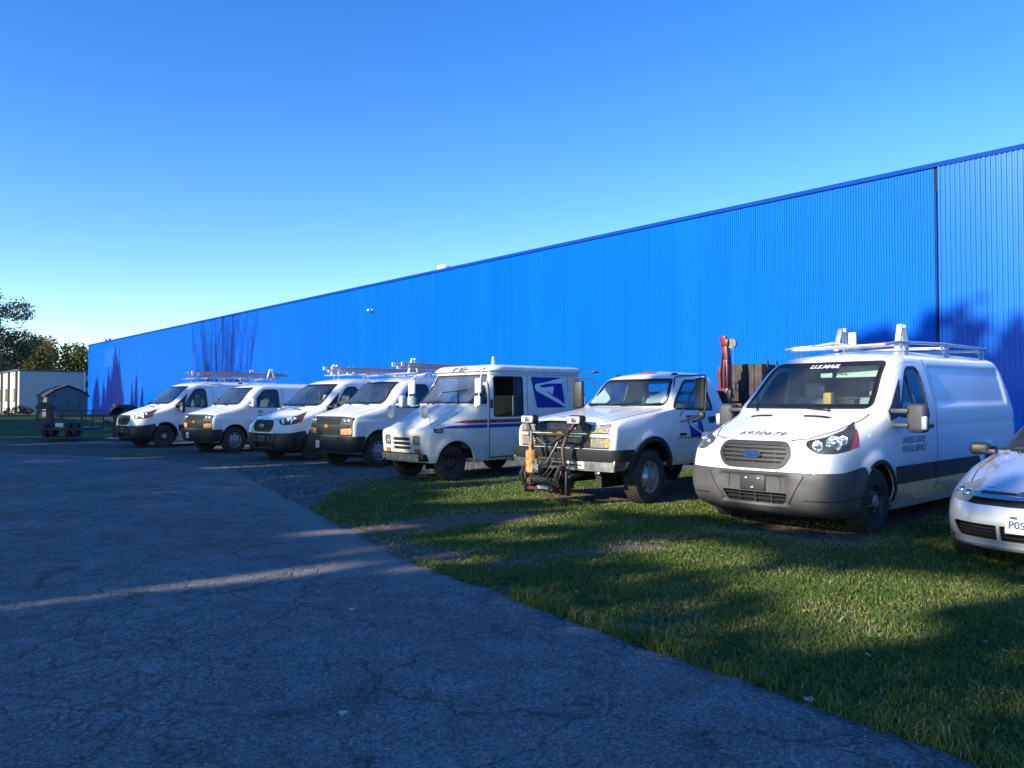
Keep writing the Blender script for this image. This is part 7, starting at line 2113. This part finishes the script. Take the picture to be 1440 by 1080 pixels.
# things seen inside the nearest van
b = MB(); b.box((0, 0, 0.15), (0.12, 0.12, 0.30), bev=0.03)
yo = b.obj('water_jug', M['yellow']); 
m = Matrix.LocRotScale(tA.location, tA.rotation_euler, tA.scale)
yo.location = m @ Vector((-0.95, -0.03, 1.262)); yo.rotation_euler = (0, 0, tA.rotation_euler.z)
tag(yo, 'yellow jug behind the windscreen of the nearest van, beside the seat', 'jug')
b = MB(); b.box((-0.98, 0.36, 1.80), (0.02, 0.56, 0.17), Matrix.Rotation(R(-35), 3, 'Y'), bev=0.008); sv = b.obj('sun_visor', M['paper'], tA)
b = MB(); b.box((-0.968, 0.27, 1.80), (0.004, 0.13, 0.08), Matrix.Rotation(R(-35), 3, 'Y')); b.box((-0.968, 0.47, 1.80), (0.004, 0.13, 0.08), Matrix.Rotation(R(-35), 3, 'Y')); b.obj('visor_label', M['plate'], sv)
b = MB(); b.box((-0.88, -0.02, 1.76), (0.02, 0.16, 0.06), bev=0.01); b.obj('rear_view_mirror', M['plate'], tA)
# ------------------------------------------------------------ far left: white building, shed, trailer, bushes
def brick_paint(name, c, sc):
    m = bpy.data.materials.new(name); m.use_nodes = True
    n, l = m.node_tree.nodes, m.node_tree.links
    p = n['Principled BSDF']; p.inputs['Roughness'].default_value = 0.7
    tc = n.new('ShaderNodeTexCoord'); mp = n.new('ShaderNodeMapping'); mp.inputs['Rotation'].default_value = (R(90), 0, 0)
    l.new(tc.outputs['Object'], mp.inputs[0])
    br = n.new('ShaderNodeTexBrick'); br.inputs['Scale'].default_value = sc
    br.inputs['Color1'].default_value = (*c, 1); br.inputs['Color2'].default_value = (*[x*0.93 for x in c], 1); br.inputs['Mortar'].default_value = (*[x*0.72 for x in c], 1)
    br.inputs['Mortar Size'].default_value = 0.012; l.new(mp.outputs[0], br.inputs['Vector'])
    l.new(br.outputs['Color'], p.inputs['Base Color'])
    b = n.new('ShaderNodeBump'); b.inputs['Strength'].default_value = 0.4; b.inputs['Distance'].default_value = 0.01; b.invert = True
    l.new(br.outputs['Fac'], b.inputs['Height']); l.new(b.outputs[0], p.inputs['Normal'])
    return m
M['block'] = brick_paint('painted_block_wall', (0.62, 0.60, 0.58), 2.5)
AN = math.atan2(WN.y, WN.x)     # local x along WN (to the right and away), local y = WD direction
def place(name, x, y, z, label, cat):
    o = empty(name, (x, y, z), AN); tag(o, label, cat); return o
# white block building: right face starts at the near corner
zb = 0.36
wb = place('block_building', -48.7, 78.0, zb, 'low white block building with dark wall posts and a tree shadow, far left', 'building')
L1, L2, HB = 5.9, 26.0, 4.3
b = MB(); b.box((L1/2, L2/2, HB/2 - 0.3), (L1, L2, HB + 0.6)); b.obj('wall', M['block'], wb)
b = MB(); b.box((L1/2, L2/2, HB + 0.06), (L1 + 0.24, L2 + 0.24, 0.16), bev=0.02); b.obj('roof_edge', mat('dark_coping', (0.08, 0.07, 0.09), 0.5), wb)
for k in range(6):
    y = 1.0 + k * 4.2
    b = MB(); b.box((-0.10, y, HB/2), (0.18, 0.28, HB)); b.obj('wall_post', mat('brown_post', (0.10, 0.085, 0.08), 0.6) if k == 0 else bpy.data.materials['brown_post'], wb)
for k in range(4):
    y = 2.6 + k * 4.2
    b = MB(); b.box((-0.04, y, 1.9), (0.06, 1.1, 1.3), bev=0.02); w_ = b.obj('window', M['steel_wheel'], wb)
    b = MB(); b.box((-0.075, y, 1.9), (0.01, 0.95, 1.15)); b.obj('pane', M['glass'], w_)
b = MB(); b.box((L1 - 0.12, -0.06, HB/2), (0.24, 0.10, HB)); b.obj('corner_trim', M['white_steel'], wb)
b = MB(); b.box((3.1, -0.10, 1.9), (0.6, 0.2, 0.9), bev=0.02); b.obj('meter_box', M['steel_wheel'], wb)
# block annex with louvres seen between it and the blue wall
ax = place('annex', -48.7 + WN.x * 5.95 + WD.x * 3.0, 78.0 + WN.y * 5.95 + WD.y * 3.0, zb, 'narrow white annex with dark louvres squeezed beside the blue wall end', 'building')
b = MB(); b.box((2.0, 3.0, 1.9), (4.0, 6.0, 4.2)); b.obj('wall', M['block'], ax)
for z in (2.0, 3.1):
    b = MB(); b.box((0.55, -0.03, z), (0.8, 0.08, 0.7), bev=0.01); b.obj('louvre', M['void'], ax)

# garden shed with a barn roof; front faces the camera side
M['shed'] = mat('grey_blue_siding', (0.16, 0.19, 0.20), 0.7, noise=0.1, nscale=3)
sx, sy = -35.35, 60.0
sh = place('garden_shed', sx, sy, 0.43, 'grey-blue wooden garden shed with double doors and dark gambrel roof', 'shed')
SW, SD, SH = 2.8, 3.2, 1.62
bw = MB(); 
prof = [(0, -0.3), (SW, -0.3), (SW, SH), (SW*0.84, SH + 0.28), (SW/2, SH + 0.66), (SW*0.16, SH + 0.28), (0, SH)]
bw.prism(prof, 'y', 0, SD); bw.obj('wall', M['shed'], sh)
rp = [(-0.14, SH - 0.10), (SW*0.15, SH + 0.33), (SW/2, SH + 0.74), (SW*0.85, SH + 0.33), (SW + 0.14, SH - 0.10)]
bw = MB()
for a, c in zip(rp[:-1], rp[1:]):
    th = 0.07
    bw.prism([a, c, (c[0], c[1] + th), (a[0], a[1] + th)], 'y', -0.16, SD + 0.16)
bw.obj('roof', mat('dark_shingles', (0.05, 0.045, 0.05), 0.8, noise=0.4, nscale=8), sh)
for k, x in enumerate((0.52, 1.40)):
    bw = MB(); bw.box((x + 0.44, -0.03, 0.86), (0.86, 0.06, 1.72), bev=0.01); d = bw.obj('door', M['shed'], sh)
    tm = mat('shed_trim', (0.13, 0.155, 0.165), 0.7) if k == 0 else bpy.data.materials['shed_trim']
    for z in (0.05, 0.88, 1.66):
        bw = MB(); bw.box((x + 0.44, -0.075, z), (0.84, 0.03, 0.10)); bw.obj('rail', tm, d)
    for dx in (0.05, 0.83):
        bw = MB(); bw.box((x + dx, -0.07, 0.86), (0.09, 0.025, 1.6)); bw.obj('stile', tm, d)
for k in range(9):
    bw = MB(); bw.box((-0.015, 0.2 + k * 0.4, SH/2), (0.03, 0.05, SH)); bw.obj('batten', tm, sh)

# utility trailer parked on the grass edge
def G(px, py):
    z = 1.5 * 1110.0 / (py - 566.0); return ((px - 720) / 1110.0 * z, z)
gx, gy = -17.65, 30.6
tr = empty('utility_trailer', (gx, gy, 0.0), R(6)); tag(tr, 'black open utility trailer with mesh sides and white plate on the grass edge', 'trailer')
bk_ = M['black_steel']
b = MB(); b.box((0.1, 0, 0.14), (1.55, 0.50, 0.08), Matrix.Rotation(R(4), 3, 'X'), bev=0.01); b.obj('ramp', bk_, tr)
b = MB(); b.box((0.0, 1.3, 0.45), (1.7, 2.2, 0.10), bev=0.01); b.obj('bed', bk_, tr)
b = MB()
for x in (-0.82, 0.82):
    for y in (0.25, 1.3, 2.35): b.box((x, y, 0.80), (0.05, 0.05, 0.75))
    b.box((x, 1.3, 1.16), (0.04, 2.2, 0.04)); b.box((x, 1.3, 0.85), (0.03, 2.2, 0.03))
for z in (0.75, 0.95, 1.16): b.box((0, 2.35, z), (1.66, 0.03, 0.03))
for x in np.arange(-0.7, 0.71, 0.14): b.box((float(x), 2.35, 0.82), (0.012, 0.012, 0.66))
o = b.obj('side_rail', bk_, tr); o['kind'] = 'stuff'
for x in (-0.56, -0.30, 0.30, 0.56):
    b = MB(); b.lathe([(0.12, -0.08), (0.25, -0.09), (0.28, -0.06), (0.28, 0.06), (0.25, 0.09), (0.12, 0.08), (0.05, 0.05), (0.012, 0.05)], o=(x, 0.45, 0.42), axis='x', n=20); b.obj('wheel', M['rubber'], tr)
b = MB(); b.box((0.02, 0.20, 0.62), (0.30, 0.02, 0.15), bev=0.004); b.obj('licence_plate', M['plate'], tr)
b = MB(); b.box((-0.64, 0.9, 0.85), (0.22, 0.25, 1.25), bev=0.03); b.obj('jack_post', mat('dark_maroon_paint', (0.07, 0.03, 0.035), 0.5), tr)
b = MB(); b.box((-0.82, 1.0, 1.32), (0.62, 0.5, 0.16), bev=0.02); b.box((-0.85, 1.0, 1.45), (0.40, 0.4, 0.12), bev=0.03); b.obj('tool_tray', bk_, tr)
b = MB(); b.box((0.50, 0.6, 0.60), (0.20, 0.3, 0.30), Matrix.Rotation(R(20), 3, 'Y'), bev=0.03); b.tube([(0.55, 0.7, 0.6), (0.72, 0.7, 0.55), (0.80, 0.7, 0.95)], 0.015, 6); b.obj('hand_winch', bk_, tr)

# dark hooded stand beside the leftmost van
hx, hy = -15.9, 31.6
hd = empty('dark_stand', (hx, hy, 0.02), R(-20)); tag(hd, 'dark rounded hood on a thin post with a slanted board, left of the row', 'stand')
b = MB(); b.box((0, 0, 0.70), (0.09, 0.09, 1.40), bev=0.01); b.obj('post', bk_, hd)
b = MB()
arc = [(0.50 + 0.50*math.cos(a), 0.98 + 0.42*math.sin(a)) for a in [math.pi*k/14 for k in range(15)]]
b.prism(arc + [(0.50 + (x-0.50)*0.80, 0.98 + (z-0.98)*0.75) for x, z in arc[::-1]], 'y', -0.30, 0.30); b.obj('hood', mat('dark_tarp', (0.02, 0.02, 0.022), 0.7, noise=0.4, nscale=6), hd)
b = MB(); b.box((-0.24, 0.1, 0.62), (0.62, 0.30, 0.05), Matrix.Rotation(R(27), 3, 'Y'), bev=0.01); b.obj('board', bk_, hd)
b = MB(); b.box((0.35, 0, 0.05), (1.2, 0.5, 0.08), bev=0.02); b.obj('base', M['dull_chrome'], hd)

# ------------------------------------------------------------ foliage
def leaves(C, Rr, n, size, flat=0.0, norm_out=None):
    """n leaf quads in ellipsoids C (m,3) with radii Rr (m,3); returns verts, quads, tone"""
    C = np.asarray(C, float); Rr = np.asarray(Rr, float)
    vol = Rr.prod(1); pr = vol / vol.sum()
    j = rng.choice(len(C), n, p=pr)
    d = rng.normal(size=(n, 3)); d /= np.linalg.norm(d, axis=1, keepdims=True)
    r = rng.uniform(0.25, 1, n) ** 0.45
    P = C[j] + d * Rr[j] * r[:, None] * (1 + 0.12 * rng.normal(size=(n, 1)))
    return P, j, r
def leaf_quads(P, size, tone):
    n = len(P)
    a = rng.normal(size=(n, 3)); a /= np.linalg.norm(a, axis=1, keepdims=True)
    b = np.cross(a, rng.normal(size=(n, 3))); b /= np.linalg.norm(b, axis=1, keepdims=True)
    s = (size * rng.uniform(0.6, 1.35, n))[:, None]
    V = np.stack([P - a*s*0.5, P + b*s*0.32, P + a*s*0.5, P - b*s*0.32], 1)
    q = np.arange(n*4).reshape(n, 4)
    me = mesh_quads(V.reshape(-1, 3), q); set_tone(me, np.repeat(np.clip(tone, 0, 1), 4)); return me
M['leaf_green'] = leafy('green_leaf', (0.018, 0.045, 0.014), (0.075, 0.12, 0.03), 0.25)
M['leaf_grey'] = leafy('grey_green_leaf', (0.06, 0.085, 0.055), (0.20, 0.23, 0.16), 0.4)
M['leaf_yellow'] = leafy('autumn_leaf', (0.14, 0.14, 0.04), (0.30, 0.20, 0.06), 0.4)
M['leaf_olive'] = leafy('olive_leaf', (0.09, 0.11, 0.035), (0.20, 0.18, 0.06), 0.4)
M['leaf_red'] = leafy('red_flower', (0.10, 0.06, 0.03), (0.42, 0.03, 0.05), 0.2)
M['leaf_shade'] = leafy('sunlit_thin_leaf', (0.05, 0.075, 0.02), (0.14, 0.16, 0.045), 0.5)
M['bark'] = mat('bark', (0.12, 0.095, 0.075), 0.9, noise=0.4, nscale=9)

def branches(b, base, h, spread, n=9, r0=0.2, seed=0, up=0.5, sub=3):
    rd = random.Random(seed)
    tips = []
    b.tube([base, base + Vector((rd.uniform(-.1, .1), rd.uniform(-.1, .1), h*0.35)), base + Vector((rd.uniform(-.3, .3), rd.uniform(-.3, .3), h*0.8))], [r0, r0*0.75, r0*0.25], 8)
    for k in range(n):
        a = rd.uniform(0, 6.28); z = h * rd.uniform(0.22, 0.7)
        s = base + Vector((0, 0, z))
        L = spread * rd.uniform(0.6, 1.05)
        e = s + Vector((math.cos(a)*L, math.sin(a)*L, L * up * rd.uniform(0.6, 1.6)))
        m_ = s.lerp(e, 0.5) + Vector((0, 0, L*0.12))
        b.tube([s, m_, e], [r0*0.42, r0*0.26, r0*0.08], 6, caps=False); tips.append(e)
        for q in range(sub):
            t_ = rd.uniform(0.3, 0.9); s2 = s.lerp(e, t_)
            e2 = s2 + Vector((rd.uniform(-1, 1), rd.uniform(-1, 1), rd.uniform(0.2, 1.2))) * L * 0.4
            b.tube([s2, s2.lerp(e2, 0.5) + Vector((0, 0, 0.05)), e2], [r0*0.16, r0*0.1, r0*0.03], 5, caps=False); tips.append(e2)
    return tips

def tree(x, y, z, h, w, n, size, lm, label, cat='tree', seed=0, crown_lo=0.3, name='tree', group=None, lump=0.30):
    root = empty(name, (x, y, z)); tag(root, label, cat, group)
    b = MB(); tips = branches(b, Vector((0, 0, -0.2)), h, w*0.42, 11, max(0.09, h*0.018), seed, 0.55); b.obj('trunk', M['bark'], root, ang=60)
    rd = random.Random(seed)
    C, Rr = [], []
    for k in range(16):
        f = (k + 0.5) / 16
        zz = h * (crown_lo + (1 - crown_lo) * f) * 0.96
        ww = w/2 * math.sin(math.pi * min(1, 0.18 + 0.82 * (1 - f)) ** 0.9) 
        a = rd.uniform(0, 6.28); rr_ = ww * rd.uniform(0.2, 0.85)
        C.append((math.cos(a)*rr_, math.sin(a)*rr_, zz)); q = w * lump * rd.uniform(0.55, 0.95); Rr.append((q, q, q*0.72))
    P, j, r = leaves(C, Rr, n, size)
    tn = 0.35 + 0.35 * rng.uniform(-1, 1, len(P)) + 0.5 * (rng.uniform(0, 1, 16)[j] - 0.5)
    link('crown', leaf_quads(P, size, tn), root, lm)
    return root

tree(-58.8, 88, 0.3, 14.0, 11.5, 19000, 0.27, M['leaf_grey'], 'tall grey-green tree over the white building at the left edge', seed=3, crown_lo=0.25, lump=0.22)
tree(-62.8, 101, 0.3, 8.4, 7.5, 4500, 0.42, M['leaf_olive'], 'round olive tree behind the white building, below the tall tree', seed=5)
tree(-63.6, 108, 0.3, 9.9, 8.0, 6000, 0.40, M['leaf_yellow'], 'yellow-orange tree behind the middle of the white building', seed=6, crown_lo=0.2)
tree(-73, 118, 0.3, 10.5, 7.5, 5000, 0.40, M['leaf_yellow'], 'yellowing tree farther back behind the tall grey-green tree', seed=16, crown_lo=0.2)
tree(-60.6, 112, 0.3, 8.8, 7.5, 5500, 0.40, M['leaf_olive'], 'olive autumn tree nearest the far corner of the blue warehouse', seed=7, crown_lo=0.15)
tree(-88, 120, 0.3, 12, 11, 6000, 0.45, M['leaf_green'], 'dark green tree far beyond the left edge', seed=17, crown_lo=0.15)
# flower bush
fb = empty('flower_bush', (-39.6, 63.0, 0.42)); tag(fb, 'low red flowering bush left of the garden shed', 'bush')
b = MB()
for k in range(7): b.tube([(0, 0, -0.1), (math.cos(k)*0.5, math.sin(k)*0.4, 0.5)], 0.012, 5)
b.obj('stem', M['bark'], fb)
P, j, r = leaves([(-0.5, 0, 0.35), (0.3, 0, 0.5), (0.9, 0.1, 0.4)], [(0.5, 0.4, 0.35)]*3, 420, 0.11); link('crown', leaf_quads(P, 0.15, rng.uniform(0.2, 1, len(P))), fb, M['leaf_red'])

# ---- columnar trees and the bare upright tree that shade the far wall, standing left of the picture
def columnar(x, y, h, w, seed, label, dens=1.0):
    root = empty('columnar_tree', (x, y, 0.2)); tag(root, label, 'tree', 'columnar evergreens west of the warehouse')
    b = MB(); b.tube([(0, 0, -0.2), (0, 0, h*0.9)], [0.12, 0.02], 7); b.obj('trunk', M['bark'], root)
    f = np.concatenate([np.linspace(0.06, 0.68, 6), np.linspace(0.72, 0.985, 10)])
    C = np.stack([rng.normal(0, 0.05, 16), rng.normal(0, 0.05, 16), f*h], -1)
    rr_ = w/2 * np.minimum(1, (1 - f) * h / 4.2) ** 0.75 * np.minimum(1, 0.55 + 2*f) * rng.uniform(0.85, 1.1, 16) + 0.05
    P, j, r = leaves(C, np.stack([rr_, rr_, np.where(f < 0.7, h/12, h/28)], -1), int(9000*dens*h/8), 0.2)
    link('crown', leaf_quads(P, 0.36, rng.uniform(0, 1, len(P))), root, M['leaf_green'])
    return root
TE = math.tan(R(SUN_EL))
def caster(t, z_top, back):
    """a tree whose shadow tip falls on the wall at t, z_top; it stands back metres towards the sun"""
    p = W(t, 0, 0); q = p + SUN_H * back
    return q.x, q.y, z_top + back * TE
for i, (px, zt, w_, bk2) in enumerate(((136, 3.6, 2.2, 24), (146, 3.0, 1.4, 22), (163, 5.7, 2.6, 22), (153, 4.0, 1.6, 25), (186, 2.5, 0.9, 24), (192, 3.3, 0.8, 25), (200, 2.3, 1.0, 24), (292, 3.8, 1.8, 22), (317, 3.3, 1.5, 22), (333, 3.2, 1.4, 23))):
    x, y, h = caster(t_of(px), zt, bk2)
    columnar(x, y, h, w_ * 1.7, i, 'columnar evergreen west of the warehouse, casting a pointed shadow on its wall')
x, y, h = caster(t_of(312), 7.6, 24)
bt = empty('bare_tree', (x, y, 0.1)); tag(bt, 'upright nearly bare tree whose twigs cast thin shadows on the blue wall', 'tree')
b = MB(); rd = random.Random(4)
b.tube([(0, 0, -0.2), (0, 0, 4)], [0.22, 0.16], 8)
for k in range(44):
    a = rd.uniform(0, 6.28); sp_ = rd.uniform(1.0, 6.2); z0_ = rd.uniform(2.5, 7.5)
    e = Vector((math.cos(a)*sp_, math.sin(a)*sp_, h * rd.uniform(0.82, 1.03)))
    s_ = Vector((0, 0, z0_)); m1 = s_.lerp(e, 0.35) + Vector((math.cos(a), math.sin(a), 0)) * sp_ * 0.06
    b.tube([s_, m1, s_.lerp(e, 0.7) + Vector((math.cos(a), math.sin(a), 0)) * sp_ * 0.05, e], [0.06, 0.05, 0.038, 0.024], 5, caps=False)
    for q in range(6):
        f_ = rd.uniform(0.35, 0.9); s2 = m1.lerp(e, f_); e2 = s2 + Vector((rd.uniform(-.7, .7), rd.uniform(-.7, .7), rd.uniform(1.0, 2.6)))
        b.tube([s2, e2], [0.03, 0.016], 4, caps=False)
b.obj('trunk', M['bark'], bt, ang=60)
P, j, r = leaves([(0, 0, h*0.7)], [(4.5, 4.5, h*0.3)], 2200, 0.1); link('crown', leaf_quads(P, 0.12, rng.uniform(0, 1, len(P))), bt, M['leaf_olive'])

# ---- the line of big shade trees behind the camera, towards the sun
PU = Vector((0.60, -0.80, 0))
ROW = 18.0
def shade_prob(u, w):
    """how closed the canopy is where its shade falls at (u, w) on the ground; w grows away from the sun"""
    edge_u = np.array([-64, -40, -34, -31, -27, -24, -21, -18, -15.5, -13, -11, -9.5, -7.5, -6, -4.5, -3.0, -1.5, 0, 6])
    edge_w = np.array([9.0, 9.0, 8.6, 6.6, 7.6, 8.3, 9.4, 9.8, 9.3, 7.6, 6.0, 4.8, 4.6, 5.1, 5.5, 4.5, 4.3, 4.6, 5.0])
    wb_ = np.interp(u, edge_u, edge_w)
    wob = 2.2 * (fbm(u / 1.6 + 40, w / 3.5 + 10, 101) - 0.5)
    p = 1 - ss(-0.35, 0.35, w - wb_ - wob)
    nz = fbm(u / 1.1 + 80, w / 2.3 + 30, 111, 3)
    dap = ss(0.57, 0.64, nz) * np.where(u > -12, 1.0, 0.55) * (w < 19)
    p = np.maximum(p, dap * (w > wb_ - 0.5))
    p = np.where((u > -5.2) & (w > 3.4), p * (0.25 + 0.75 * ss(0.44, 0.56, fbm(u / 0.9 + 7, w / 1.9 + 5, 161, 3))), p)
    # long grass bands in half shade before the mail truck and the pickup
    p = np.maximum(p, ss(0.55, 0.63, fbm(u / 2.2 + 12, w / 1.5 + 3, 131, 3)) * ss(wb_ , wb_ + 0.3, w) * (w < 8.4) * (u > -14))
    # high crown that reaches the blue wall at the right
    tu = np.array([-14.5, -13.0, -11.3, -10.6, -9.8, -9.2, -8.6, -8.0, -7.4, -6.8, -6.0, -3, 2])
    tw = np.array([0, 21.0, 23.4, 25.0, 25.8, 25.9, 26.8, 26.4, 27.3, 26.8, 26.4, 25, 24])
    top = np.interp(u, tu, tw) + 2.0 * (fbm(u * 1.2, w / 2.5, 121) - 0.5)
    p = np.maximum(p, (w > 19.0) * (1 - ss(-1.1, 0.5, w - top)) * (u > -14.5) * (fbm(u / 0.9, w / 2.2, 141, 3) < 0.72) * (fbm(u / 0.35, w / 0.9, 143, 3) < 0.50 + 0.18 * ss(0, 3.0, top - w)))
    # leaves left out of the crowns so slits of sun come through
    for uc, hw, w0, w1 in ((-6.78, 0.17, 0.3, 6.2), (-7.35, 0.15, 2.0, 5.4), (-6.2, 0.12, 3.0, 4.6), (-8.6, 0.2, 3.2, 5.0), (-23.3, 0.22, 2.0, 5.8), (-18.6, 0.22, 5.2, 8.6), (-33.0, 0.35, 1.0, 8.0), (-40, 0.4, 0, 8), (-46, 0.5, 0, 9), (-52, 0.3, 0, 9)):
        p = np.where((np.abs(u - uc - 0.02*(w-3) - 0.25*(fbm(w/1.3, u*0+uc, 151)-0.5)) < hw * (0.2 + 1.9*fbm(w/0.8, u*0+uc*3, 153))) & (w > w0) & (w < w1) & (fbm(w/0.7, u*3.5, 155, 2) > 0.44), 0.0, p)
    return p
def shade_tree(uc, i):
    back = ROW + 1.2 * math.sin(i * 2.3)
    bx = SUN_H * back + PU * uc
    root = empty('shade_tree', bx)
    tag(root, 'tall broadleaf tree in the line behind the camera that shades the road', 'tree', 'shade trees along the road')
    b = MB(); branches(b, Vector((0, 0, -0.2)), 8.5, 2.4, 7, 0.18, 50 + i, 0.8, 2); b.obj('trunk', M['bark'], root, ang=60)
    n = 30000 if -13 < uc < 3 else 16000
    hi = 20.5 if -15 < uc < 4 else 14.0
    u = uc + rng.uniform(-2.6, 2.6, n); z = np.where(rng.uniform(0, 1, n) < (0.45 if hi > 15 else 0.7), rng.uniform(5.2, 11.2, n), rng.uniform(11.2, hi, n)); dp = rng.normal(0, 1.1, n)
    s_ = back + dp
    w = z / TE - s_
    keep = rng.uniform(0, 1, n) < shade_prob(u, w)  # crown shaped for its shadow: leaves kept by where their shade should land
    u, z, s_ = u[keep], z[keep], s_[keep]
    P = np.stack([SUN_H.x * s_ + PU.x * u - bx.x, SUN_H.y * s_ + PU.y * u - bx.y, z], -1)
    link('crown', leaf_quads(P, 0.34, rng.uniform(0, 1, len(P))), root, M['leaf_shade'])
for i, uc in enumerate(np.arange(-60, 5, 4.6)): shade_tree(float(uc), i)

# ------------------------------------------------------------ fallen leaves on the road
for i, (x, y, s_, lab) in enumerate(((1.48, 3.98, 0.035, 'pale fallen leaf at the road edge beside the grass, lower right'), (-0.81, 3.81, 0.028, 'pale fallen leaf on the cracked asphalt, bottom middle'), (-1.15, 5.7, 0.03, 'small white scrap on the asphalt left of the grass corner'), (0.62, 5.0, 0.022, 'tiny brown leaf on the asphalt near the long crack'))):
    b = MB()
    pts = [(0, -1.0), (0.5, -0.4), (0.9, -0.3), (0.6, 0.1), (0.7, 0.6), (0.25, 0.5), (0, 1.1), (-0.3, 0.5), (-0.7, 0.55), (-0.55, 0.05), (-0.85, -0.35), (-0.4, -0.4)]
    v = [b.bm.verts.new((x + a*s_, y + c*s_, 0.012 + 0.012 * abs(a) + 0.006 * (c > 0))) for a, c in pts]
    ctr = b.bm.verts.new((x, y, 0.012))
    for k in range(len(v)): b.bm.faces.new((v[k], v[(k+1) % len(v)], ctr))
    o = b.obj('fallen_leaf', mat('dry_leaf', (0.50, 0.50, 0.36), 0.7) if i == 0 else (mat('brown_leaf', (0.25, 0.12, 0.06), 0.8) if i == 3 else bpy.data.materials['dry_leaf'])); tag(o, lab, 'leaf')

# road sheets sit under everything; drop the scratch scene
bpy.data.scenes.remove(TS)
